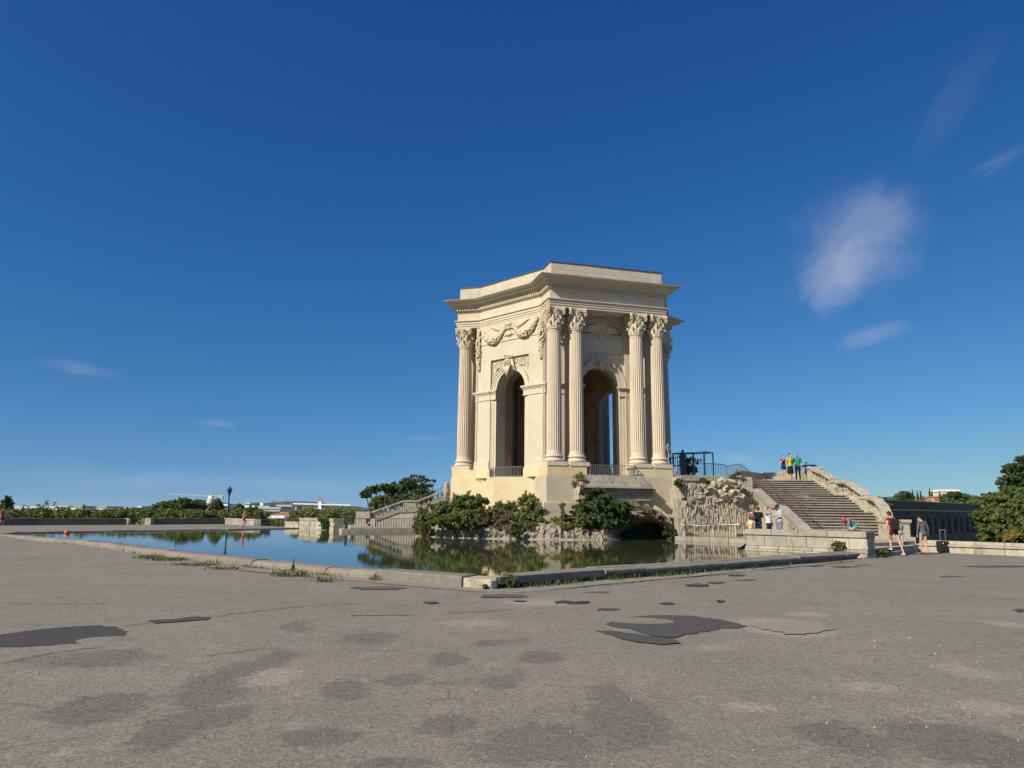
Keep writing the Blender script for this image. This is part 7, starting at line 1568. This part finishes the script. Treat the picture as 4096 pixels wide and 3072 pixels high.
    if bottom:
        mb = MB(); g = .020
        if bkind in ('shorts', 'trousers'):
            mb.ell(P['pelvis'] - up * .01, (.175 * fat, .13 * fat, .125), 14, 10, T)
            for q in 'LR':
                if blen <= 1: capsule(mb, J('hi' + q), J('hi' + q).lerp(J('kn' + q), blen), .096 * fat, .088 if not female else .08)
                else: capsule(mb, J('hi' + q), J('kn' + q), .096 * fat, .07); capsule(mb, J('kn' + q), J('kn' + q).lerp(J('an' + q), blen - 1), .068, .052)
            fuse(mb, bkind, plain('bottom_cloth', bottom, .9), .016, root, 2)
        else:
            c = P['pelvis']; n = 24; zs_ = [.10, 0, -.15, -.15 - blen]; rs_ = [.135, .175, .19, .20 + blen * .08]
            for z, r_ in zip(zs_, rs_):
                for k in range(n): a = 2 * pi * k / n; w_ = 1 + .05 * sin(a * 6) * (1 if z < -.1 else 0); mb.v.append((c.x + r_ * w_ * cos(a), c.y + r_ * .78 * w_ * sin(a), c.z + z))
            for i in range(3):
                for k in range(n): mb.f.append((i * n + k, i * n + (k + 1) % n, (i + 1) * n + (k + 1) % n, (i + 1) * n + k))
            o = link('skirt', mb.mesh('skirt', plain('bottom_cloth', bottom, .9), True), root)
    hm = plain('hair', hair, .6); mb = MB()
    if hat is None or hairlong: 
        mb.ell(hd + H @ Vector((0, -.028, .038)), (.086, .094, .098), 14, 10, H); mb.ell(hd + H @ Vector((0, -.06, -.01)), (.075, .055, .08), 12, 8, H)
        if hairlong: capsule(mb, hd + H @ Vector((0, -.075, -.02)), hd + H @ Vector((0, -.09, -hairlong)), .065, .035)
        if bun: mb.ell(hd + H @ Vector((0, -.05, .135)), (.042, .042, .038), 10, 8)
        fuse(mb, 'hair', hm, .014, root, 1)
    else: mb.ell(hd + H @ Vector((0, -.05, -.0)), (.075, .06, .07), 12, 8, H); link('hair', mb.mesh('hair', hm, True), root)
    if hat:
        mb = MB(); mb.ell(hd + H @ Vector((0, -.012, .045)), (.093, .106, .085), 16, 10, H)
        n = 14; vs = []
        for k in range(n + 1): a = pi * k / n; vs.append(hd + H @ Vector((.085 * cos(a), .06 + .03 * sin(a), .045))); vs.append(hd + H @ Vector((.088 * cos(a), .08 + .11 * sin(a), .030)))
        vs2 = [v + hu * .008 for v in vs]; b0 = len(mb.v); mb.v += [tuple(v) for v in vs + vs2]; m_ = len(vs)
        for k in range(n): i = b0 + 2 * k; mb.f += [(i, i + 1, i + 3, i + 2), (i + m_, i + 2 + m_, i + 3 + m_, i + 1 + m_)]
        mb.f += [(b0 + 2 * k + 1, b0 + 2 * k + 1 + m_, b0 + 2 * k + 3 + m_, b0 + 2 * k + 3) for k in range(n)]
        link('hat', mb.mesh('hat', plain('hat_cloth', hat, .85), True), root)
    if shoes:
        for q in 'LR':
            mb = MB(); f_ = P['fd' + q].normalized(); a_ = J('an' + q); capsule(mb, a_ - Vector((0, 0, .045)) - f_ * .035, a_ + f_ * .15 - Vector((0, 0, .055)), .045, .036); mb.v = [(x, y, max(z, a_.z - .092)) for x, y, z in mb.v]; link('shoe', mb.mesh('shoe', plain('shoe', shoes, .7), True), root)
    if strap:
        mb = MB(); mb.tube([P['shL'] + fw * .06 + up * .05, P['chest'] + fw * .13, P['pelvis'] + side * .15 + fw * .06], .012, 5); link('strap', mb.mesh('strap', M['iron']), root)
    return root, P
def P3(px, py, z): v = G(px, py, z); return (v.x, v.y, z)
def on(px, Y, z): d = ray(px, 2000); k = d.x / d.y; return (k * Y, Y, z)
ZD = 3.76
# three at the head of the stairs
person(on(3141, 48.35, ZD), 1.60, pi, 'woman in a dark blue playsuit holding a phone at the head of the stairs', dict(elR=(.24, .12, 1.18), wrR=(.10, .22, 1.40), elL=(-.24, .10, 1.20), wrL=(-.08, .24, 1.42)), top=(.015, .03, .12), sleeve=0, bottom=(.015, .03, .12), bkind='shorts', blen=.35, female=True, hairlong=.12, shoes=(.35, .28, .2))
person(on(3168, 48.2, ZD), 1.72, pi + .5, 'woman in a yellow top and black skirt in the middle of three people', dict(elL=(-.33, -.06, 1.18), wrL=(-.20, .02, 1.02), elR=(.33, -.06, 1.18), wrR=(.20, .02, 1.02), anL=(-.16, -.05, .09)), top=(.55, .40, .02), sleeve=0, bottom=(.012, .012, .02), bkind='skirt', blen=.36, female=True, bun=True, hair=(.06, .035, .02), fat=1.08, shoes=(.3, .15, .1))
person(on(3198, 48.35, ZD), 1.74, pi - .6, 'man in a green shirt and black trousers at the head of the stairs', dict(elR=(.26, .10, 1.16), wrR=(.10, .24, 1.12), head=(0, .06, 1.58), face=(0, 1, -.4)), top=(.01, .22, .12), sleeve=.9, bottom=(.012, .012, .02), bkind='trousers', blen=1.9, hair=(.10, .09, .08), fat=1.12, shoes=(.02, .02, .02))
# seated person behind the top pedestal
person(on(3232, 49.4, ZD + .02), 1.55, pi + .9, 'person in a blue shirt sitting behind the top pedestal of the balustrade', dict(pelvis=(0, 0, .62), chest=(0, .02, .95), neck=(0, .02, 1.12), head=(0, .05, 1.26), shL=(-.18, .02, 1.06), shR=(.18, .02, 1.06), elL=(-.26, .16, .86), elR=(.26, .16, .86), wrL=(-.2, .38, .88), wrR=(.2, .38, .88), hiL=(-.09, .02, .6), hiR=(.09, .02, .6), knL=(-.12, .45, .55), knR=(.12, .45, .55), anL=(-.12, .5, .12), anR=(.12, .5, .12)), top=(.10, .20, .50), sleeve=1.6, bottom=(.03, .04, .10), bkind='trousers', blen=1.8)
q = on(3243, 48.9, 4.68); mb = MB(); r = random.Random(3); nx_, ny_ = 16, 6
for j in range(ny_ + 1):
    for i in range(nx_ + 1): u, v = i / nx_ - .5, j / ny_ - .5; mb.v.append((q[0] + u * 1.0, q[1] + v * .45, 4.72 + .10 * (1 - 4 * u * u) + .035 * sin(9 * u + 3 * v) + .02 * r.random()))
for j in range(ny_):
    for i in range(nx_): a = j * (nx_ + 1) + i; mb.f.append((a, a + 1, a + nx_ + 2, a + nx_ + 1))
o = mb.build('cloth', plain('royal_blue_cloth', (.015, .04, .30), .85), smooth=True); sd = o.modifiers.new('s', 'SOLIDIFY'); sd.thickness = .06; setp(o, 'royal blue jacket lying over the top pedestal of the balustrade', 'jacket')
# group on the landing
ZL = .30
person(on(3030, 37.0, ZL), 1.64, .0 + .15, 'man in a black t-shirt seen from behind beside the children on the landing', dict(elR=(.26, -.02, 1.13), wrR=(.30, .02, .90), wrL=(-.18, .14, .95)), top=(.012, .012, .015), sleeve=.6, bottom=(.08, .11, .17), bkind='trousers', blen=1.9, fat=1.08)
person(on(3071, 37.2, ZL), 1.62, pi + .7, 'man in a white t-shirt shading his eyes with one hand on the landing', dict(elR=(.36, .06, 1.44), wrR=(.16, .14, 1.60)), top=(.72, .71, .70), sleeve=.7, bottom=(.02, .022, .04), bkind='trousers', blen=1.9, hair=(.05, .03, .02), fat=1.1)
person(on(3113, 37.0, ZL), 1.78, pi / 2 + .35, 'tall youth in a grey t-shirt, dark cap and denim shorts looking down at his hands', dict(elL=(-.22, .06, 1.14), wrL=(-.08, .28, 1.16), elR=(.22, .06, 1.14), wrR=(.06, .28, 1.16), head=(0, .07, 1.58), face=(0, 1, -.5)), top=(.33, .37, .42), sleeve=.7, bottom=(.16, .18, .26), bkind='shorts', blen=.95, hat=(.015, .018, .03))
person(on(3004, 36.6, ZL), 1.38, pi / 2 + .3, 'child in a pink sun hat standing close to the man in the black t-shirt', dict(), top=(.04, .04, .05), sleeve=.6, bottom=(.05, .06, .10), hat=(.75, .30, .38), hair=(.2, .12, .06))
person(on(2999, 35.9, ZL), 1.16, pi / 2 + .5, 'small child in a navy cap and yellow vest leaning on the rusty railing', dict(elL=(-.2, .14, 1.15), wrL=(-.14, .36, 1.06), elR=(.2, .14, 1.15), wrR=(.14, .36, 1.06)), top=(.66, .55, .26), sleeve=0, bottom=(.10, .14, .24), hat=(.02, .03, .10), hair=(.15, .09, .05))
# child crouching on the parapet
cp = PF + PD * (PL * .88) + PQ * .3
person((cp.x - .1, cp.y + .05, .98), 1.22, pi / 2 + .15, 'child in red cap and turquoise shorts crouching on the grey parapet', dict(pelvis=(0, -.30, .26), chest=(0, .02, .50), neck=(0, .17, .62), head=(0, .30, .64), face=(0, .8, -.75), shL=(-.15, .12, .58), shR=(.15, .12, .58), elL=(-.18, .20, .34), elR=(.18, .20, .34), wrL=(-.15, .28, .10), wrR=(.15, .28, .10), hiL=(-.09, -.28, .24), hiR=(.09, -.28, .24), knL=(-.17, .06, .10), knR=(.17, .06, .10), anL=(-.14, -.34, .09), anR=(.14, -.34, .09), fdL=(0, -.3, 0), fdR=(0, -.3, 0)), top=(.16, .17, .19), sleeve=1.9, bottom=(.02, .42, .42), bkind='shorts', blen=.5, hat=(.62, .05, .07), hair=(.05, .03, .02), shoes=(.25, .08, .05))
# woman with backpack and child on the curved steps
wr, WP = person(P3(3588, 2213, .08), 1.68, pi - .0 + pi, 'woman in a dark red top with a black backpack on the curved steps', dict(pelvis=(-.06, .02, .92), chest=(-.10, .05, 1.26), neck=(-.13, .05, 1.43), head=(-.16, .10, 1.57), face=(-.35, 1, -.1), shL=(-.28, .05, 1.38), shR=(.05, .05, 1.38), hiL=(-.15, .02, .90), hiR=(.03, .02, .90), knL=(-.13, .22, .52), anL=(-.16, .14, .20), knR=(.10, -.06, .48), anR=(.16, -.24, .02), elL=(-.34, .0, 1.10), wrL=(-.32, .04, .86), elR=(.12, .14, 1.14), wrR=(.10, .32, 1.0)), top=(.16, .018, .03), sleeve=0, bottom=(.16, .018, .03), bkind='shorts', blen=.3, female=True, bun=False, hair=(.02, .014, .012), shoes=(.5, .5, .5))
bp_ = MB(); T = Matrix.Translation((WP['chest'].x + .03, WP['chest'].y - .2, 1.2)); bp_.box(-.15, .15, -.09, .08, -.26, .20, T); bp_.box(-.12, .12, -.13, -.088, -.22, .02, T)
for s_ in (-1, 1): bp_.tube([T @ Vector((s_ * .1, .06, .2)), T @ Vector((s_ * .12, .16, .24)), T @ Vector((s_ * .12, .24, .1))], .015, 5)
bk_ = bp_.mesh('backpack', plain('backpack_cloth', (.02, .017, .02), .9)); o = link('backpack', bk_, None); o.matrix_world = wr.matrix_basis.copy(); b_ = o.modifiers.new('bevel', 'BEVEL'); b_.width = .03; b_.segments = 2; setp(o, 'black backpack on the back of the woman in dark red', 'backpack')
person(P3(3606, 2194, .17), 1.22, 0.15, 'child in a bright pink cap walking just ahead of the woman in dark red', dict(elR=(.24, .06, 1.14), wrR=(.2, .2, 1.0), knL=(-.1, .1, .52)), top=(.30, .26, .26), sleeve=.5, bottom=(.36, .38, .46), bkind='shorts', blen=.8, hat=(.72, .08, .16), hair=(.12, .07, .04), shoes=(.5, .5, .52))
# woman in cardigan with her suitcase
person(P3(3699, 2218, 0), 1.60, .15, 'woman in a grey cardigan and denim shorts walking away, head bent', dict(head=(-.03, .10, 1.56), face=(-.6, 1, -.5), chest=(0, .03, 1.27), knL=(-.08, .10, .52), anL=(-.07, .06, .10), anR=(.06, -.10, .09), elL=(-.26, -.03, 1.12), elR=(.26, -.03, 1.12), wrR=(.30, .06, .90), wrL=(-.27, .02, .88)), top=(.10, .09, .11), sleeve=1.95, bottom=(.30, .38, .50), bkind='shorts', blen=.22, female=True, hair=(.015, .012, .012), shoes=(.12, .035, .03), bun=True, fat=1.02)
sc = Vector(P3(3775, 2211, 0)); sr_ = empty('suitcase', (sc.x, sc.y, 0), label='black upright cabin suitcase with its handle pulled up beside the low wall', cat='suitcase'); mb = MB(); mb.box(sc.x - .24, sc.x + .20, sc.y - .14, sc.y + .14, .04, .50); mb.build('shell', plain('suitcase_black', (.018, .016, .018), .6), sr_, bevel=.03)
mb = MB(); mb.box(sc.x + .203, sc.x + .34, sc.y - .12, sc.y + .12, .04, .28); mb.build('front_pocket', plain('suitcase_black', (.018, .016, .018), .6), sr_, bevel=.03)
mb = MB()
for s_ in (-.10, .13): mb.tube([(sc.x + s_, sc.y, .5), (sc.x + s_, sc.y, .98)], .012, 6)
mb.tube([(sc.x - .12, sc.y, .98), (sc.x + .15, sc.y, .98)], .018, 6); mb.build('handle', M['greyiron'], sr_); mb = MB(); mb.box(sc.x - .10, sc.x - .05, sc.y - .145, sc.y - .139, .39, .43); mb.build('tag', M['white'], sr_)
for s_ in (-.2, .16):
    mb = MB(); mb.lathe([(.035, -.02), (.04, 0), (.035, .02)], 10, T=Matrix.Translation((sc.x + s_, sc.y - .12, .04)) @ Matrix.Rotation(pi / 2, 4, 'Y')); mb.build('wheel', M['iron'], sr_)
mb = MB(); q = P3(3742, 2204, 0); mb.ell((q[0], q[1], .06), (.12, .08, .06), 10, 6); mb.v = [(x + .03 * nz(x, y, z, 9), y, z + .02 * nz(y, x, z, 12)) for x, y, z in mb.v]; setp(mb.build('plastic_bag', plain('teal_plastic', (.10, .28, .28), .4), smooth=True), 'crumpled teal plastic bag on the ground left of the suitcase', 'bag')
# across the pool
person(P3(972, 2112, .15), 1.38, -pi / 2, 'bare-shouldered girl in red shorts running on the far side of the pool', dict(knL=(-.08, .22, .56), anL=(-.09, -.02, .16), knR=(.08, .05, .50), anR=(.08, -.28, .12), elL=(-.22, -.12, 1.16), wrL=(-.18, .12, 1.12), elR=(.22, .02, 1.14), wrR=(.12, .22, 1.2), chest=(0, .05, 1.27), neck=(0, .07, 1.44), head=(0, .1, 1.57)), top=None, bottom=(.62, .05, .08), bkind='shorts', blen=.45, female=True, hair=(.22, .13, .06), hairlong=.10, shoes=None)
person(P3(3, 2106, .15), 1.42, -pi / 2, 'dark-haired child in a red and white top cut by the left edge of the picture', dict(knL=(-.08, .20, .56), anL=(-.09, .04, .14), anR=(.08, -.22, .11), elL=(-.22, -.05, 1.16), wrL=(-.2, .14, 1.0)), top=(.45, .10, .10), sleeve=.5, bottom=(.03, .03, .04), bkind='shorts', blen=.6, shoes=None)

# ================================================================== AIR
hz = MB(); hz.box(-12200, 12200, -12200, 12200, -11, 112); ho = MB.build(hz, 'haze', bpy.data.materials.new('haze_air')); stuff(ho)
hm = ho.data.materials[0]; hm.use_nodes = True; t = hm.node_tree; t.nodes.clear(); o_ = N(t, 'ShaderNodeOutputMaterial'); pv = N(t, 'ShaderNodeVolumePrincipled'); pv.inputs['Color'].default_value = (.86, .92, 1, 1); pv.inputs['Density'].default_value = 0.00003; pv.inputs['Anisotropy'].default_value = 0.2; t.links.new(pv.outputs[0], o_.inputs['Volume'])
